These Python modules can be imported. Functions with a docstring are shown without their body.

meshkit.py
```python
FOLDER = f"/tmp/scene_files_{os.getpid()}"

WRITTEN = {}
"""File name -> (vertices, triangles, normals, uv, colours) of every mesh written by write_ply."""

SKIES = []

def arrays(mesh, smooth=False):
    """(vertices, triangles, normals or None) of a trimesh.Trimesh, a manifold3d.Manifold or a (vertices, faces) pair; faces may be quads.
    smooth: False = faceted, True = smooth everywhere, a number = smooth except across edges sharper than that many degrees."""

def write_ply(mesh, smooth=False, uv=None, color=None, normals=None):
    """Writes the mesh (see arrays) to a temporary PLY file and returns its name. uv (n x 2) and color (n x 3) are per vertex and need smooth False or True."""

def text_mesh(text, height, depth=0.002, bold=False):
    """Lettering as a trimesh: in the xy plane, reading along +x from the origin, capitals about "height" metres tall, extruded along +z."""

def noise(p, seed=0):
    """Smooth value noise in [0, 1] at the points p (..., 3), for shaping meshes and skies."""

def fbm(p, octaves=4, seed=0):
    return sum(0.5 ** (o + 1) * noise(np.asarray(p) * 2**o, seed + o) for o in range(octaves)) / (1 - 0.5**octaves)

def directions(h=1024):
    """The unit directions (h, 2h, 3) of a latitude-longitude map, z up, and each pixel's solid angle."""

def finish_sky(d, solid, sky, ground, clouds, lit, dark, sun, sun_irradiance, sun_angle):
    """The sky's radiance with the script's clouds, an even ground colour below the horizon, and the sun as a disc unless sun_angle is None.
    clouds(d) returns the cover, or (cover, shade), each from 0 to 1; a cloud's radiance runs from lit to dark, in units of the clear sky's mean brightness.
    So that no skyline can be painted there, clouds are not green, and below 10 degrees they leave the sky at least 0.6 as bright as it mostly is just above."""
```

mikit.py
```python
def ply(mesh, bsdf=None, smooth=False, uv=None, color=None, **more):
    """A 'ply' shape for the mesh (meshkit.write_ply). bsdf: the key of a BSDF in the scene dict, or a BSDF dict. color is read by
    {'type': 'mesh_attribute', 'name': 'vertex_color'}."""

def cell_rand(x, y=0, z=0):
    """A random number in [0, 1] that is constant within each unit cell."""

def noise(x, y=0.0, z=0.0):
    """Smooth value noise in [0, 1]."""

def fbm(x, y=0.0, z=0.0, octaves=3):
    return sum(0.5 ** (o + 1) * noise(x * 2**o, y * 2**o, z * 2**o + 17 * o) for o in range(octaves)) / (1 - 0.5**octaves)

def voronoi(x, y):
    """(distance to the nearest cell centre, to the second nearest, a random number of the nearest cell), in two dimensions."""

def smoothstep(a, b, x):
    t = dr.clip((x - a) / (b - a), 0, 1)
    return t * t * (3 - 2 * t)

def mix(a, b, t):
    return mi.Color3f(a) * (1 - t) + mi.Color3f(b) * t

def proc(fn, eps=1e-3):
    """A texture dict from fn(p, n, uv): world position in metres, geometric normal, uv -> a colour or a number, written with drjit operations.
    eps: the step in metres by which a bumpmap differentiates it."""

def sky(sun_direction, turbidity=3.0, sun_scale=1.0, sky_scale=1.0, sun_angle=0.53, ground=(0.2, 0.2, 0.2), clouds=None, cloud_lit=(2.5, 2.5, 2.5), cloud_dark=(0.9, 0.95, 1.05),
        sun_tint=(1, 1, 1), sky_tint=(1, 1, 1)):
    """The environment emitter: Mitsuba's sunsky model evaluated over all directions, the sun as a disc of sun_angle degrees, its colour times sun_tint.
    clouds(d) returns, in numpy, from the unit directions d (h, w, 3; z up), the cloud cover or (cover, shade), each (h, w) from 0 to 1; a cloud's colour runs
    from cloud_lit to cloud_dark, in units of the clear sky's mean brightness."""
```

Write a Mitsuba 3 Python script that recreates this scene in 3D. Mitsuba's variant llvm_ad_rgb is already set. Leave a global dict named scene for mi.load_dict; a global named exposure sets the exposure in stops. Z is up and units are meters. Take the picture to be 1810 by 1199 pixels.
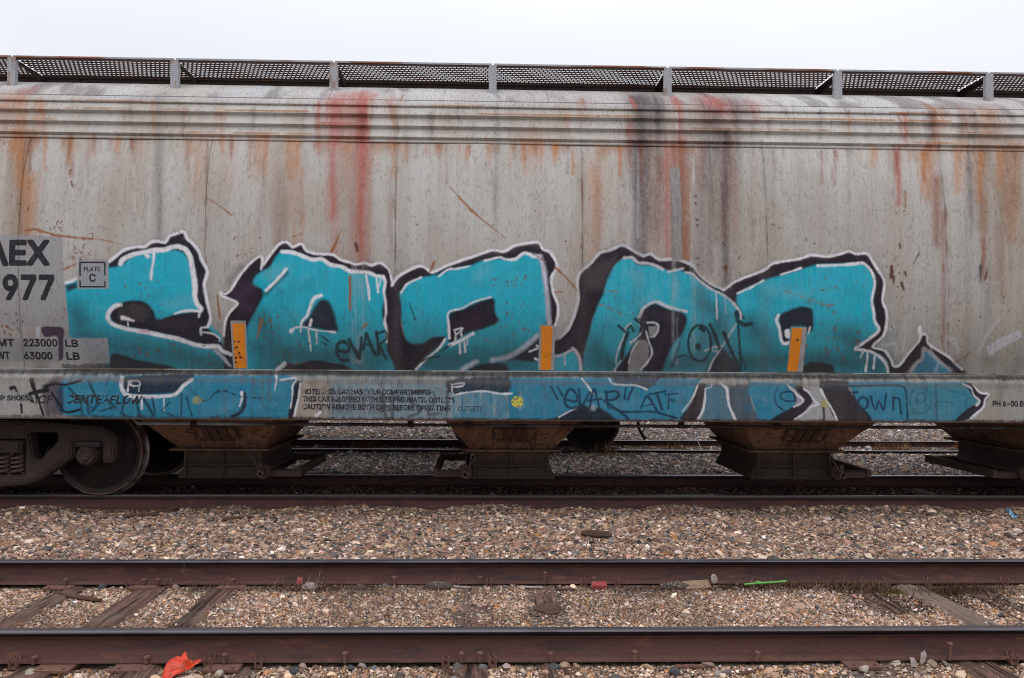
import math, numpy as np, trimesh, mitsuba as mi, drjit as dr, mikit, meshkit
import shapely
import shapely.affinity
from shapely.geometry import Polygon, LineString, box as sbox
from shapely.ops import unary_union
from scipy.interpolate import PchipInterpolator
from mikit import noise, fbm, voronoi, smoothstep, mix, cell_rand

T = mi.ScalarTransform4f
scene, labels = {}, {}

# ------------------------------------------------------------------ camera, sky, exposure
YAW, PITCH, ROLL, CAM_Z = -0.0290, 0.0206, 0.0066, 1.511
fwd = np.array([-math.sin(YAW) * math.cos(PITCH), math.cos(YAW) * math.cos(PITCH), math.sin(PITCH)])
right = np.array([math.cos(YAW), math.sin(YAW), 0.0])
up0 = np.cross(right, fwd)
up = up0 * math.cos(ROLL) - right * math.sin(ROLL)
scene['camera'] = {'type': 'perspective', 'fov': 2 * math.degrees(math.atan(905 / 1430)), 'fov_axis': 'x', 'near_clip': 0.05, 'far_clip': 3000.0,
                   'to_world': T().look_at(origin=[0, 0, CAM_Z], target=[float(v) for v in np.array([0, 0, CAM_Z]) + fwd], up=[float(v) for v in up])}


def overcast(d):
    """full cloud cover, brighter overhead than at the horizon, faint mottling"""
    s = np.clip(d[..., 2], 0, 1)
    n = meshkit.fbm(d * np.array([2.2, 2.2, 5.0]) + 3.7, 4, 5)
    return np.ones(s.shape), np.clip((1 - s) * 0.88 + (n - 0.5) * 0.30, 0, 1)


SKY_TOP = 1.9
scene['sky'] = mikit.sky((-0.3, -0.75, 0.8), turbidity=3, sun_scale=0.06, sun_angle=24, sky_scale=1.0, clouds=overcast,
                         cloud_lit=(3 * SKY_TOP * 0.95, 3 * SKY_TOP * 0.975, 3 * SKY_TOP * 1.04), cloud_dark=(SKY_TOP * 0.94, SKY_TOP * 0.97, SKY_TOP * 1.05))
labels['sky'] = {'label': 'pale white overcast sky above the railcar', 'kind': 'structure'}
exposure = 1.6

# ------------------------------------------------------------------ helpers
_count = {}


def ply(mesh, mat, **kw):
    return mikit.ply(mesh, 'mat_' + mat, **kw)


def key_for(name):
    n = _count.get(name, 0)
    _count[name] = n + 1
    return name if n == 0 else f'{name}_{n:03d}'


def put(name, mesh, mat, smooth=False, parent=None, label=None, **kw):
    """one entry of the scene: a thing, or a part of parent"""
    k = key_for(name if parent is None else f'{parent}__{name}')
    scene[k] = ply(mesh, mat, smooth=smooth, **kw)
    if label:
        labels[k] = {'label': label}
    return k


def thing(name, label, cat, group=None):
    k = key_for(name)
    labels[k] = {'label': label, 'category': cat}
    if group:
        labels[k]['group'] = group
    return k


def single(name, mesh, mat, label, cat, group=None, smooth=False, **kw):
    k = thing(name, label, cat, group)
    scene[k] = ply(mesh, mat, smooth=smooth, **kw)
    return k


def cat(*ms):
    ms = [m for m in ms if m is not None]
    return trimesh.util.concatenate(ms)


def bx(x0, x1, y0, y1, z0, z1, ch=0.0):
    """box, with chamfered edges if ch"""
    if not ch:
        m = trimesh.creation.box((x1 - x0, y1 - y0, z1 - z0))
    else:
        P = []
        h = np.array([x1 - x0, y1 - y0, z1 - z0]) / 2
        c = min(ch, 0.45 * h.min())
        for s in np.ndindex(2, 2, 2):
            s = np.array(s) * 2 - 1
            for a in range(3):
                q = s * h
                o = [i for i in range(3) if i != a]
                q = q.astype(float)
                q[o[0]] -= s[o[0]] * c
                q[o[1]] -= 0
                P.append(q.copy())
                q2 = (s * h).astype(float); q2[o[1]] -= s[o[1]] * c; q2[o[0]] -= 0
                P.append(q2)
        P = np.array(P)
        keep = (np.abs(np.abs(P) - h) < 1e-9).sum(1) == 2
        m = trimesh.Trimesh(P[keep]).convex_hull
    m.apply_translation(((x0 + x1) / 2, (y0 + y1) / 2, (z0 + z1) / 2))
    return m


def cyl(p0, p1, r, n=16, r1=None):
    p0, p1 = np.array(p0, float), np.array(p1, float)
    L = np.linalg.norm(p1 - p0)
    r1 = r if r1 is None else r1
    m = trimesh.creation.revolve(np.array([[0, 0], [r, 0], [r1, L], [0, L]]), sections=n)
    z = (p1 - p0) / L
    x = np.cross(z, [0, 0, 1] if abs(z[2]) < 0.9 else [1, 0, 0]); x /= np.linalg.norm(x)
    M = np.eye(4); M[:3, 0], M[:3, 1], M[:3, 2], M[:3, 3] = x, np.cross(z, x), z, p0
    m.apply_transform(M)
    return m


def tube(pts, r, n=6):
    """round tube along a polyline; r a number or one per point"""
    pts = np.array(pts, float)
    r = np.broadcast_to(r, len(pts))
    t = np.gradient(pts, axis=0); t /= np.linalg.norm(t, axis=1, keepdims=True) + 1e-12
    ref = np.array([0, 0, 1.0]) if abs(t[:, 2]).mean() < 0.8 else np.array([1.0, 0, 0])
    a = np.cross(t, ref); a /= np.linalg.norm(a, axis=1, keepdims=True) + 1e-12
    b = np.cross(t, a)
    th = np.arange(n) * 2 * math.pi / n
    V = pts[:, None] + r[:, None, None] * (np.cos(th)[None, :, None] * a[:, None] + np.sin(th)[None, :, None] * b[:, None])
    V = V.reshape(-1, 3)
    F = []
    for i in range(len(pts) - 1):
        for j in range(n):
            p, q = i * n + j, i * n + (j + 1) % n
            F += [[p, q, q + n], [p, q + n, p + n]]
    V = np.vstack([V, pts[[0, -1]]])
    for j in range(n):
        F += [[len(V) - 2, (j + 1) % n, j], [len(V) - 1, (len(pts) - 1) * n + j, (len(pts) - 1) * n + (j + 1) % n]]
    return trimesh.Trimesh(V, np.array(F), process=False)


def grid_mesh(V):
    """(n, m, 3) array of points -> mesh"""
    n, m = V.shape[:2]
    i = np.arange(n * m).reshape(n, m)
    a, b, c, d = i[:-1, :-1].ravel(), i[1:, :-1].ravel(), i[1:, 1:].ravel(), i[:-1, 1:].ravel()
    return trimesh.Trimesh(V.reshape(-1, 3), np.vstack([np.stack([a, b, c], 1), np.stack([a, c, d], 1)]), process=False)


def extrude_x(poly, x0, x1):
    """polygon of (y, z) extruded along x"""
    m = trimesh.creation.extrude_polygon(poly, x1 - x0, engine='earcut')
    v = np.array(m.vertices)
    m.vertices = np.stack([v[:, 2] + x0, v[:, 0], v[:, 1]], 1)
    return m


def extrude_y(poly, y0, y1):
    """polygon of (x, z) extruded along y"""
    m = trimesh.creation.extrude_polygon(poly, y1 - y0, engine='earcut')
    v = np.array(m.vertices)
    m.vertices = np.stack([v[:, 0], y1 - v[:, 2], v[:, 1]], 1)
    return m


def poly_tris(poly, size):
    """flat triangulation of a shapely polygon with edges no longer than size: (vertices (n,2), faces)"""
    V, F, o = [], [], 0
    if size >= 0.05:  # cut along a lattice, so that the pieces can follow a curved surface
        x0, z0, x1, z1 = poly.bounds
        cells = [sbox(i * size * 2.2, j * size * 1.6, (i + 1) * size * 2.2, (j + 1) * size * 1.6) for i in range(math.floor(x0 / size / 2.2), math.ceil(x1 / size / 2.2)) for j in range(math.floor(z0 / size / 1.6), math.ceil(z1 / size / 1.6))]
        got = shapely.intersection(np.array(cells), poly)
        poly = shapely.GeometryCollection([q for g in got for q in getattr(g, 'geoms', [g]) if q.geom_type == 'Polygon' and q.area > 1e-8])
        size = 9
    for g in getattr(poly, 'geoms', [poly]):
        if g.is_empty or g.area < 1e-9 or g.geom_type != 'Polygon':
            continue
        v, f = trimesh.creation.triangulate_polygon(g, engine='earcut')
        v = np.column_stack([v, np.zeros(len(v))])
        v, f = trimesh.remesh.subdivide_to_size(v, f, size, max_iter=12)
        V.append(v[:, :2]); F.append(f + o); o += len(v)
    return np.vstack(V), np.vstack(F)


rng = np.random.default_rng(20)

# ------------------------------------------------------------------ the shape of the car's side: height z -> Y
YC = 9.58
_side = PchipInterpolator([0.5, 1.30, 1.345, 1.60, 1.95, 2.25, 2.50, 2.75, 3.00, 3.20, 3.40, 3.55, 3.655],
                          9.595 - np.array([1.44, 1.44, 1.445, 1.498, 1.557, 1.585, 1.592, 1.590, 1.575, 1.548, 1.507, 1.462, 1.420]))
_sill = PchipInterpolator([0.875, 0.90, 1.215, 1.26, 1.30, 1.335, 1.351], [8.052, 8.043, 8.043, 8.052, 8.075, 8.115, 8.142])
SEAMS = [-6.45, -4.585, -2.790, -0.925, 0.930, 2.788, 4.605, 6.46]


def buckle(x, z):
    """slight waviness of the old sheet"""
    p = np.stack([np.asarray(x) * 1.1, np.asarray(z) * 0.8, np.zeros(np.shape(x))], -1)
    q = np.stack([np.asarray(x) * 3.1, np.asarray(z) * 2.2, np.ones(np.shape(x))], -1)
    return (meshkit.noise(p, 3) - 0.5) * 0.016 + (meshkit.noise(q, 4) - 0.5) * 0.005


def side_y(x, z):
    return _side(np.clip(z, 1.2, 3.655)) + buckle(x, z)


def sill_y(x, z):
    return _sill(np.clip(z, 0.875, 1.351)) + (meshkit.noise(np.stack([np.asarray(x) * 1.3, np.asarray(z) * 2, np.zeros(np.shape(x))], -1), 9) - 0.5) * 0.006


def on_car(poly, proud, size=0.06, z_split=1.353):
    """a sheet with the outline poly, in (x, z), lying on the car's side (and sill), standing proud by so many metres"""
    out = []
    for lo, hi, fn in ((0.876, z_split - 0.006, sill_y), (z_split + 0.012, 3.65, side_y)):
        p = poly.intersection(sbox(-20, lo, 20, hi))
        if p.is_empty or p.area < 1e-6:
            continue
        v, f = poly_tris(p, size)
        e = 0.01
        n = np.stack([(fn(v[:, 0] + e, v[:, 1]) - fn(v[:, 0] - e, v[:, 1])) / (2 * e), -np.ones(len(v)), (fn(v[:, 0], v[:, 1] + e) - fn(v[:, 0], v[:, 1] - e)) / (2 * e)], 1)
        n /= np.linalg.norm(n, axis=1, keepdims=True)
        P = np.stack([v[:, 0], fn(v[:, 0], v[:, 1]), v[:, 1]], 1) + n * proud
        m = trimesh.Trimesh(P, f, process=False)
        if m.face_normals[:, 1].mean() > 0:
            m.invert()
        out.append(m)
    return cat(*out)


def car_text(text, x0, z0, x1, z1, h, proud=0.0022, slant=0.0, parent='hopper_car', label=None, bold=False, grow=0.02, wear=0.0, mat='stencil_black'):
    """lettering on the car's side: from (x0, z0) to (x1, z1) along the baseline, h tall"""
    m = meshkit.text_mesh(text, h, 0.001, bold)
    v = np.array(m.vertices)[:, :2]
    polys = unary_union([Polygon(v[f]).buffer(1e-5) for f in m.faces[m.face_normals[:, 2] > 0.5]])
    polys = polys.buffer(h * grow)
    w = polys.bounds[2] - polys.bounds[0]
    L = x1 - x0
    if wear:  # flaked and painted over in spots
        q = rng.uniform(polys.bounds[:2], polys.bounds[2:], (int(w / h * 14), 2))
        q = q[meshkit.fbm(np.column_stack([q / h * 0.45, np.zeros(len(q))]), 3, 6) < 0.36 + 0.3 * wear]
        polys = polys.difference(unary_union([shapely.affinity.scale(shapely.Point(*a).buffer(h * rng.uniform(0.06, 0.22), 3), 0.6, 1.5) for a in q]))
    P = shapely.transform(polys, lambda c: np.stack([x0 + (c[:, 0] - polys.bounds[0]) * L / w + slant * c[:, 1], z0 + c[:, 1] + (c[:, 0] - polys.bounds[0]) / w * (z1 - z0)], 1))
    put('stencil_lettering', on_car(P, proud, 0.07), mat, smooth=False, parent=parent, label=label)

PAINT = """
S|0.52,0.19,0.045|0.1419|0.59|0.48||93,30 -4846,4033 -4792,3612
S|0.52,0.19,0.045|0.0709|0.531|0.48||46,15 -4536,4008 -4497,3649
S|0.52,0.19,0.045|0.1655|0.472|0.48||108,35 -2925,3610 -2896,3380 -2877,3160
S|0.52,0.19,0.045|0.0946|0.531|0.48||62,20 -2368,3652 -2328,3225
S|0.52,0.19,0.045|0.1182|0.59|0.44||77,25 4882,3690 4800,3261
S|0.52,0.19,0.045|0.104|0.708|0.4||68,42 5420,3698 5366,3492 5332,3297 5310,3108 5296,2922 5289,2739
S|0.52,0.19,0.045|0.1182|0.59|0.48||77,25 4672,4066 4644,3687
S|0.52,0.19,0.045|0.0946|0.531|0.48||62,20 5152,4074 5121,3694
S|0.52,0.19,0.045|0.1419|0.472|0.48||93,30 426,3697 422,3382
S|0.52,0.19,0.045|0.0946|0.472|0.48||62,20 1117,3630 1108,3413 1103,3206 1100,3005 1099,2807
S|0.52,0.19,0.045|0.0567|0.59|0.44||37,23 1998,3404 1988,3200 1981,3001 1978,2806 1978,2612 1979,2420
S|0.36,0.22,0.19|0.5438|0.3304|0.36||356,220 2003,4023 1998,3858 1994,3693 1976,3516 1966,3349 1958,3186 1953,3026 1951,2869 1950,2713 1950,2559 1950,2404 1952,2251
S|0.36,0.22,0.19|0.2601|0.354|0.36||170,105 -1448,4028 -1443,3860 -1438,3693 -1423,3514 -1413,3344 -1406,3179 -1401,3017 -1397,2858 -1394,2700 -1392,2543 -1391,2387
S|0.33,0.24,0.18|0.331|0.413|0.4||217,134 5252,3830 5227,3650 5183,3465 5155,3288 5135,3116 5122,2947 5115,2780 5113,2615 5112,2451
S|0.35,0.25,0.18|0.2128|0.4012|0.4||139,86 -4762,4034 -4747,3870 -4733,3706 -4690,3530 -4660,3363 -4639,3201 -4622,3041 -4612,2885 -4605,2730 -4602,2576
S|0.34,0.27,0.2|0.2837|0.295|0.4||186,115 -2079,3592 -2062,3416 -2051,3246 -2042,3080 -2036,2917 -2032,2755 -2030,2596 -2028,2436
S|0.34,0.28,0.22|0.3783|0.236|0.4||248,81 81,3662 81,3423 82,3199
S|0.15,0.13,0.13|0.4019|0.236|0.48||263,163 2095,4177 2090,4002 2085,3828 2076,3650 2059,3467 2049,3292 2042,3121 2037,2954 2035,2789 2035,2626 2035,2463 2037,2301 2039,2139
S|0.3,0.095,0.05|0.1324|0.59|0.44||87,54 -1332,4181 -1327,4014 -1323,3848 -1318,3682 -1304,3504 -1295,3336 -1289,3173 -1284,3012 -1280,2854 -1278,2698 -1276,2543 -1274,2388
S|0.46,0.1,0.072|0.0946|0.944|0.36||62,38 -1322,4212 -1317,4039 -1312,3867 -1307,3696 -1293,3513 -1284,3339 -1277,3170 -1272,3005 -1269,2842 -1266,2681 -1264,2520 -1263,2360
S|0.46,0.1,0.072|0.052|0.885|0.32||34,21 -1278,4104 -1273,3921 -1268,3739 -1256,3547 -1246,3361 -1239,3181
S|0.46,0.1,0.072|0.0757|0.767|0.48||50,31 -1604,4074 -1598,3876 -1591,3679 -1572,3469 -1561,3271 -1553,3078 -1548,2890
S|0.46,0.1,0.072|0.0378|1|0.4||25,8 -1747,4054 -1737,3784 -1716,3504
S|0.46,0.1,0.072|0.0709|0.531|0.56||46,29 -1548,3236 -1540,3025 -1535,2819 -1532,2616 -1530,2413
S|0.46,0.1,0.072|0.1655|0.767|0.4||108,35 -1536,4099 -1522,3668
S|0.46,0.1,0.072|0.0946|0.59|0.56||62,20 -1019,4096 -1016,3945
S|0.3,0.095,0.05|0.0189|0.59|0.64||12,4 -1721,3665 -1688,3234
S|0.06,0.05,0.06|0.0709|0.59|0.48||46,15 -1302,3941 -1295,3701
S|0.06,0.05,0.06|0.0378|0.472|0.56||25,8 -960,4036 -953,3707
S|0.27,0.13,0.065|0.0709|0.944|0.32||46,29 -4674,3646 -4631,3455 -4604,3272 -4584,3094 -4571,2920 -4563,2748 -4558,2577
S|0.52,0.19,0.045|0.1088|0.826|0.4||71,23 -4518,3196 -4499,2996 -4488,2799 -4483,2605
S|0.52,0.19,0.045|0.0709|0.708|0.4||46,15 -4710,3614 -4661,3370 -4632,3137
S|0.52,0.19,0.045|0.052|0.708|0.56||34,21 -4706,4035 -4691,3857 -4675,3680 -4627,3490 -4598,3311 -4577,3137
S|0.52,0.19,0.045|0.0284|0.885|0.48||19,6 -4483,3979 -4465,3762 -4420,3535 -4384,3314
S|0.52,0.19,0.045|0.0378|0.826|0.48||25,8 -4193,3635 -4147,3389
S|0.52,0.19,0.045|0.0473|0.59|0.48||31,10 -3982,3638 -3950,3470
S|0.52,0.19,0.045|0.052|0.59|0.48||34,11 -3743,3642 -3719,3517
S|0.52,0.19,0.045|0.0473|0.413|0.48||31,10 -3492,3646 -3463,3477
S|0.52,0.19,0.045|0.0426|0.531|0.48||28,9 -3025,3641 -3001,3478
S|0.27,0.13,0.065|0.0473|0.354|0.56||31,19 -4765,3613 -4721,3404 -4694,3205 -4674,3011 -4663,2820 -4657,2631
S|0.17,0.16,0.16|0.052|0.59|0.4||34,21 -3363,4147 -3352,3978 -3341,3809 -3322,3636 -3294,3460 -3275,3291 -3261,3126 -3251,2964 -3244,2804 -3241,2646
S|0.17,0.16,0.16|0.0284|0.472|0.48||19,6 -3262,3330 -3242,3097 -3230,2870 -3224,2647
S|0.52,0.19,0.045|0.104|0.354|0.56||68,22 -2621,3647 -2591,3399 -2573,3164
S|0.52,0.19,0.045|0.0804|0.826|0.4||53,17 -2272,3669 -2234,3315
S|0.52,0.19,0.045|0.0898|0.767|0.4||59,19 -2000,3645 -1970,3289
S|0.27,0.13,0.065|0.104|0.472|0.48||68,42 -2135,3591 -2116,3382 -2103,3182 -2094,2986 -2088,2793 -2085,2603
S|0.52,0.19,0.045|0.0709|0.413|0.56||46,29 -1950,3409 -1938,3219 -1929,3033 -1924,2852 -1920,2672 -1918,2493
S|0.27,0.13,0.065|0.0378|0.413|0.64||25,15 -2262,3465 -2247,3262 -2236,3064 -2228,2871 -2224,2680 -2222,2490
S|0.27,0.13,0.065|0.0567|0.354|0.64||37,23 -2057,3347 -2046,3159 -2038,2975 -2033,2794 -2030,2615 -2028,2436
S|0.52,0.19,0.045|0.0236|0.531|0.64||15,10 -1862,3350 -1851,3144 -1843,2943 -1838,2746 -1836,2550
S|0.52,0.19,0.045|0.0426|0.413|0.56||28,9 -1447,3602 -1423,3179
S|0.52,0.19,0.045|0.0331|0.531|0.64||22,7 -1129,3607 -1116,3360
S|0.27,0.13,0.065|0.0378|0.531|0.64||25,15 -993,3362 -987,3185 -982,3011 -979,2840 -977,2671 -975,2503
S|0.52,0.19,0.045|0.0615|0.59|0.48||40,13 -863,3624 -856,3486
S|0.52,0.19,0.045|0.0284|0.59|0.48||19,6 -549,3629 -546,3540
S|0.52,0.19,0.045|0.0189|0.826|0.4||12,4 -309,3633 -306,3494
S|0.52,0.19,0.045|0.0284|0.708|0.48||19,6 -229,3608 -226,3433
S|0.52,0.19,0.045|0.0426|0.472|0.48||28,9 -6,3661 -4,3376
S|0.17,0.16,0.16|0.0284|0.413|0.56||19,11 55,4053 56,3885 57,3718 58,3541 59,3370 59,3205 60,3043 61,2884 62,2726 64,2570
S|0.27,0.13,0.065|0.0426|0.236|0.64||28,9 24,3376 26,3183 27,2995 28,2809 29,2626
S|0.52,0.19,0.045|0.0709|0.531|0.48||46,15 340,3660 337,3472
S|0.52,0.19,0.045|0.052|0.59|0.48||34,11 512,3646 509,3475
S|0.52,0.19,0.045|0.0473|0.354|0.48||31,10 684,3623 682,3540
S|0.3,0.095,0.05|0.1182|0.59|0.56||77,25 951,4128 949,3916
S|0.27,0.13,0.065|0.0284|0.59|0.56||19,11 941,3575 936,3408 933,3246 931,3088 930,2933 929,2779 930,2627 930,2475 932,2323 933,2172 936,2021 939,1870 942,1719 947,1567
S|0.52,0.19,0.045|0.0851|0.531|0.56||56,34 1050,3391 1046,3211 1043,3036 1042,2863 1042,2693 1043,2523 1044,2355
S|0.27,0.13,0.065|0.0567|0.413|0.64||37,23 1114,3578 1107,3392 1103,3212 1100,3036 1099,2864 1099,2694 1100,2524 1101,2355
S|0.46,0.1,0.072|0.0615|0.649|0.56||40,13 1426,3863 1418,3631 1405,3396
S|0.46,0.1,0.072|0.0426|0.708|0.48||28,9 1480,4259 1476,4076
S|0.06,0.05,0.06|0.0804|1|0.2||53,17 1549,4230 1545,4016 1541,3804 1530,3584
S|0.06,0.05,0.06|0.0757|0.885|0.36||50,31 1516,3683 1502,3504 1494,3334 1489,3169 1486,3007 1484,2848 1484,2690 1484,2533 1485,2377 1487,2221 1490,2065 1494,1909
S|0.3,0.095,0.05|0.104|0.59|0.4||68,42 1644,3685 1629,3503 1620,3331 1615,3164 1611,2999 1609,2838 1609,2678 1609,2519 1610,2360
S|0.3,0.095,0.05|0.1419|0.59|0.4||93,57 1906,3689 1889,3507 1879,3334 1872,3167 1867,3003 1865,2841 1864,2681 1864,2521 1865,2362
S|0.3,0.095,0.05|0.104|0.531|0.4||68,42 2405,3757 2387,3571 2371,3389 2361,3214 2354,3042 2350,2874 2348,2707
S|0.17,0.16,0.16|0.0426|0.59|0.48||28,17 1597,3667 1582,3489 1574,3322 1569,3160 1565,3001 1564,2844 1563,2689 1564,2534 1565,2381 1566,2227 1569,2074 1573,1920 1578,1767 1585,1612 1592,1457
S|0.3,0.095,0.05|0.052|0.472|0.64||34,21 1339,3456 1332,3265 1328,3078 1326,2895 1325,2715 1326,2536 1327,2357
S|0.17,0.16,0.16|0.0709|0.649|0.48||46,29 1743,4233 1739,4053 1735,3875 1731,3698 1716,3508 1706,3328 1700,3154 1696,2982 1694,2814
S|0.06,0.05,0.06|0.1182|0.531|0.4||77,25 1653,4140 1644,3715
S|0.46,0.1,0.072|0.0567|0.767|0.48||37,12 1950,4267 1945,4059 1939,3853 1930,3642
S|0.3,0.095,0.05|0.0615|0.944|0.36||40,25 1964,3690 1946,3492 1935,3304 1928,3122 1923,2943 1921,2767 1921,2593 1922,2419
S|0.46,0.1,0.072|0.052|0.767|0.48||34,21 1814,3654 1799,3463 1790,3281 1784,3103 1781,2929 1779,2758 1779,2588 1780,2418
S|0.3,0.095,0.05|0.0709|0.531|0.56||46,29 1717,3524 1706,3329 1700,3141 1696,2957 1694,2776 1694,2596 1695,2417
S|0.3,0.095,0.05|0.0473|0.826|0.4||31,10 1978,2817 1978,2590 1979,2364
S|0.46,0.1,0.072|0.1419|0.826|0.48||93,30 2271,4150 2264,3936
S|0.46,0.1,0.072|0.1182|0.708|0.48||77,25 2361,4213 2357,4090
S|0.46,0.1,0.072|0.0709|0.59|0.56||46,15 2163,3646 2132,3226
S|0.17,0.16,0.16|0.0946|0.59|0.48||62,20 2208,4027 2202,3829 2190,3627 2172,3422 2161,3226
S|0.06,0.05,0.06|0.0804|0.472|0.48||53,17 2308,4028 2291,3648
S|0.17,0.16,0.16|0.0709|0.413|0.56||46,29 2113,3406 2103,3225 2097,3049 2093,2876 2092,2704 2092,2534 2093,2365
S|0.46,0.1,0.072|0.1655|0.708|0.56||108,35 2475,4092 2470,3940
S|0.3,0.095,0.05|0.0567|0.826|0.4||37,12 2474,3728 2438,3350
S|0.06,0.05,0.06|0.0662|0.885|0.32||43,27 2424,3787 2409,3604 2391,3422 2380,3247 2372,3076 2368,2908 2366,2742 2365,2577 2366,2412 2368,2249 2372,2085
S|0.06,0.05,0.06|0.0615|0.472|0.4||40,25 2257,3694 2237,3512 2224,3339 2216,3171 2210,3007 2207,2845 2206,2684 2206,2525 2207,2366
S|0.3,0.095,0.05|0.0426|0.59|0.56||28,17 2488,3411 2477,3230 2469,3053 2464,2880 2463,2708 2462,2538 2463,2368
S|0.06,0.05,0.06|0.0946|0.354|0.48||62,20 2714,4157 2705,3928 2696,3701
S|0.27,0.13,0.065|0.0473|0.413|0.64||31,19 2687,3635 2664,3438 2651,3250 2641,3067 2636,2888 2634,2710
S|0.17,0.16,0.16|0.1182|0.295|0.56||77,48 2580,3729 2558,3537 2542,3351 2531,3172 2524,2996 2520,2823 2519,2652 2519,2482 2521,2312 2524,2143
S|0.46,0.1,0.072|0.1182|0.59|0.56||77,25 2742,4127 2737,4005
S|0.27,0.13,0.065|0.0331|0.472|0.64||22,7 2907,3619 2869,3235
S|0.27,0.13,0.065|0.0236|0.413|0.64||15,5 2989,3620 2946,3177
S|0.17,0.16,0.16|0.0946|0.2596|0.56||62,38 2858,3605 2836,3416 2822,3235 2813,3058 2808,2884 2806,2712 2805,2542 2806,2372
S|0.17,0.16,0.16|0.0331|0.354|0.56||22,13 3681,3618 3648,3403 3629,3198 3617,2998 3610,2801 3608,2607
S|0.27,0.13,0.065|0.0473|0.236|0.64||31,19 3388,3549 3364,3350 3349,3159 3339,2971 3334,2786 3332,2604
S|0.46,0.1,0.072|0.0473|0.826|0.48||31,10 4293,4029 4270,3681
S|0.46,0.1,0.072|0.0449|0.944|0.36||29,10 4216,3681 4158,3367 4130,3074
S|0.3,0.095,0.05|0.0189|0.826|0.32||12,4 4209,3193 4198,3045
S|0.52,0.19,0.045|0.0898|1|0.32||59,19 4525,3685 4466,3402 4437,3137
S|0.3,0.095,0.05|0.0709|0.944|0.32||46,15 4543,3318 4521,3098 4509,2884 4504,2673
S|0.3,0.095,0.05|0.052|0.708|0.48||34,11 4588,2963 4579,2703 4578,2445
S|0.3,0.095,0.05|0.0213|0.59|0.48||14,9 4578,2445 4581,2252 4589,2059 4602,1866 4620,1672 4642,1476
S|0.3,0.095,0.05|0.0709|0.708|0.48||46,15 4612,4065 4588,3729
S|0.52,0.19,0.045|0.0473|0.708|0.48||31,10 4810,3649 4734,3200
S|0.06,0.05,0.06|0.0284|0.708|0.4||19,6 4964,3826 4896,3445
S|0.06,0.05,0.06|0.0331|0.472|0.48||22,13 4962,3638 4920,3446 4893,3262 4875,3083 4864,2908 4858,2735
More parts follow.
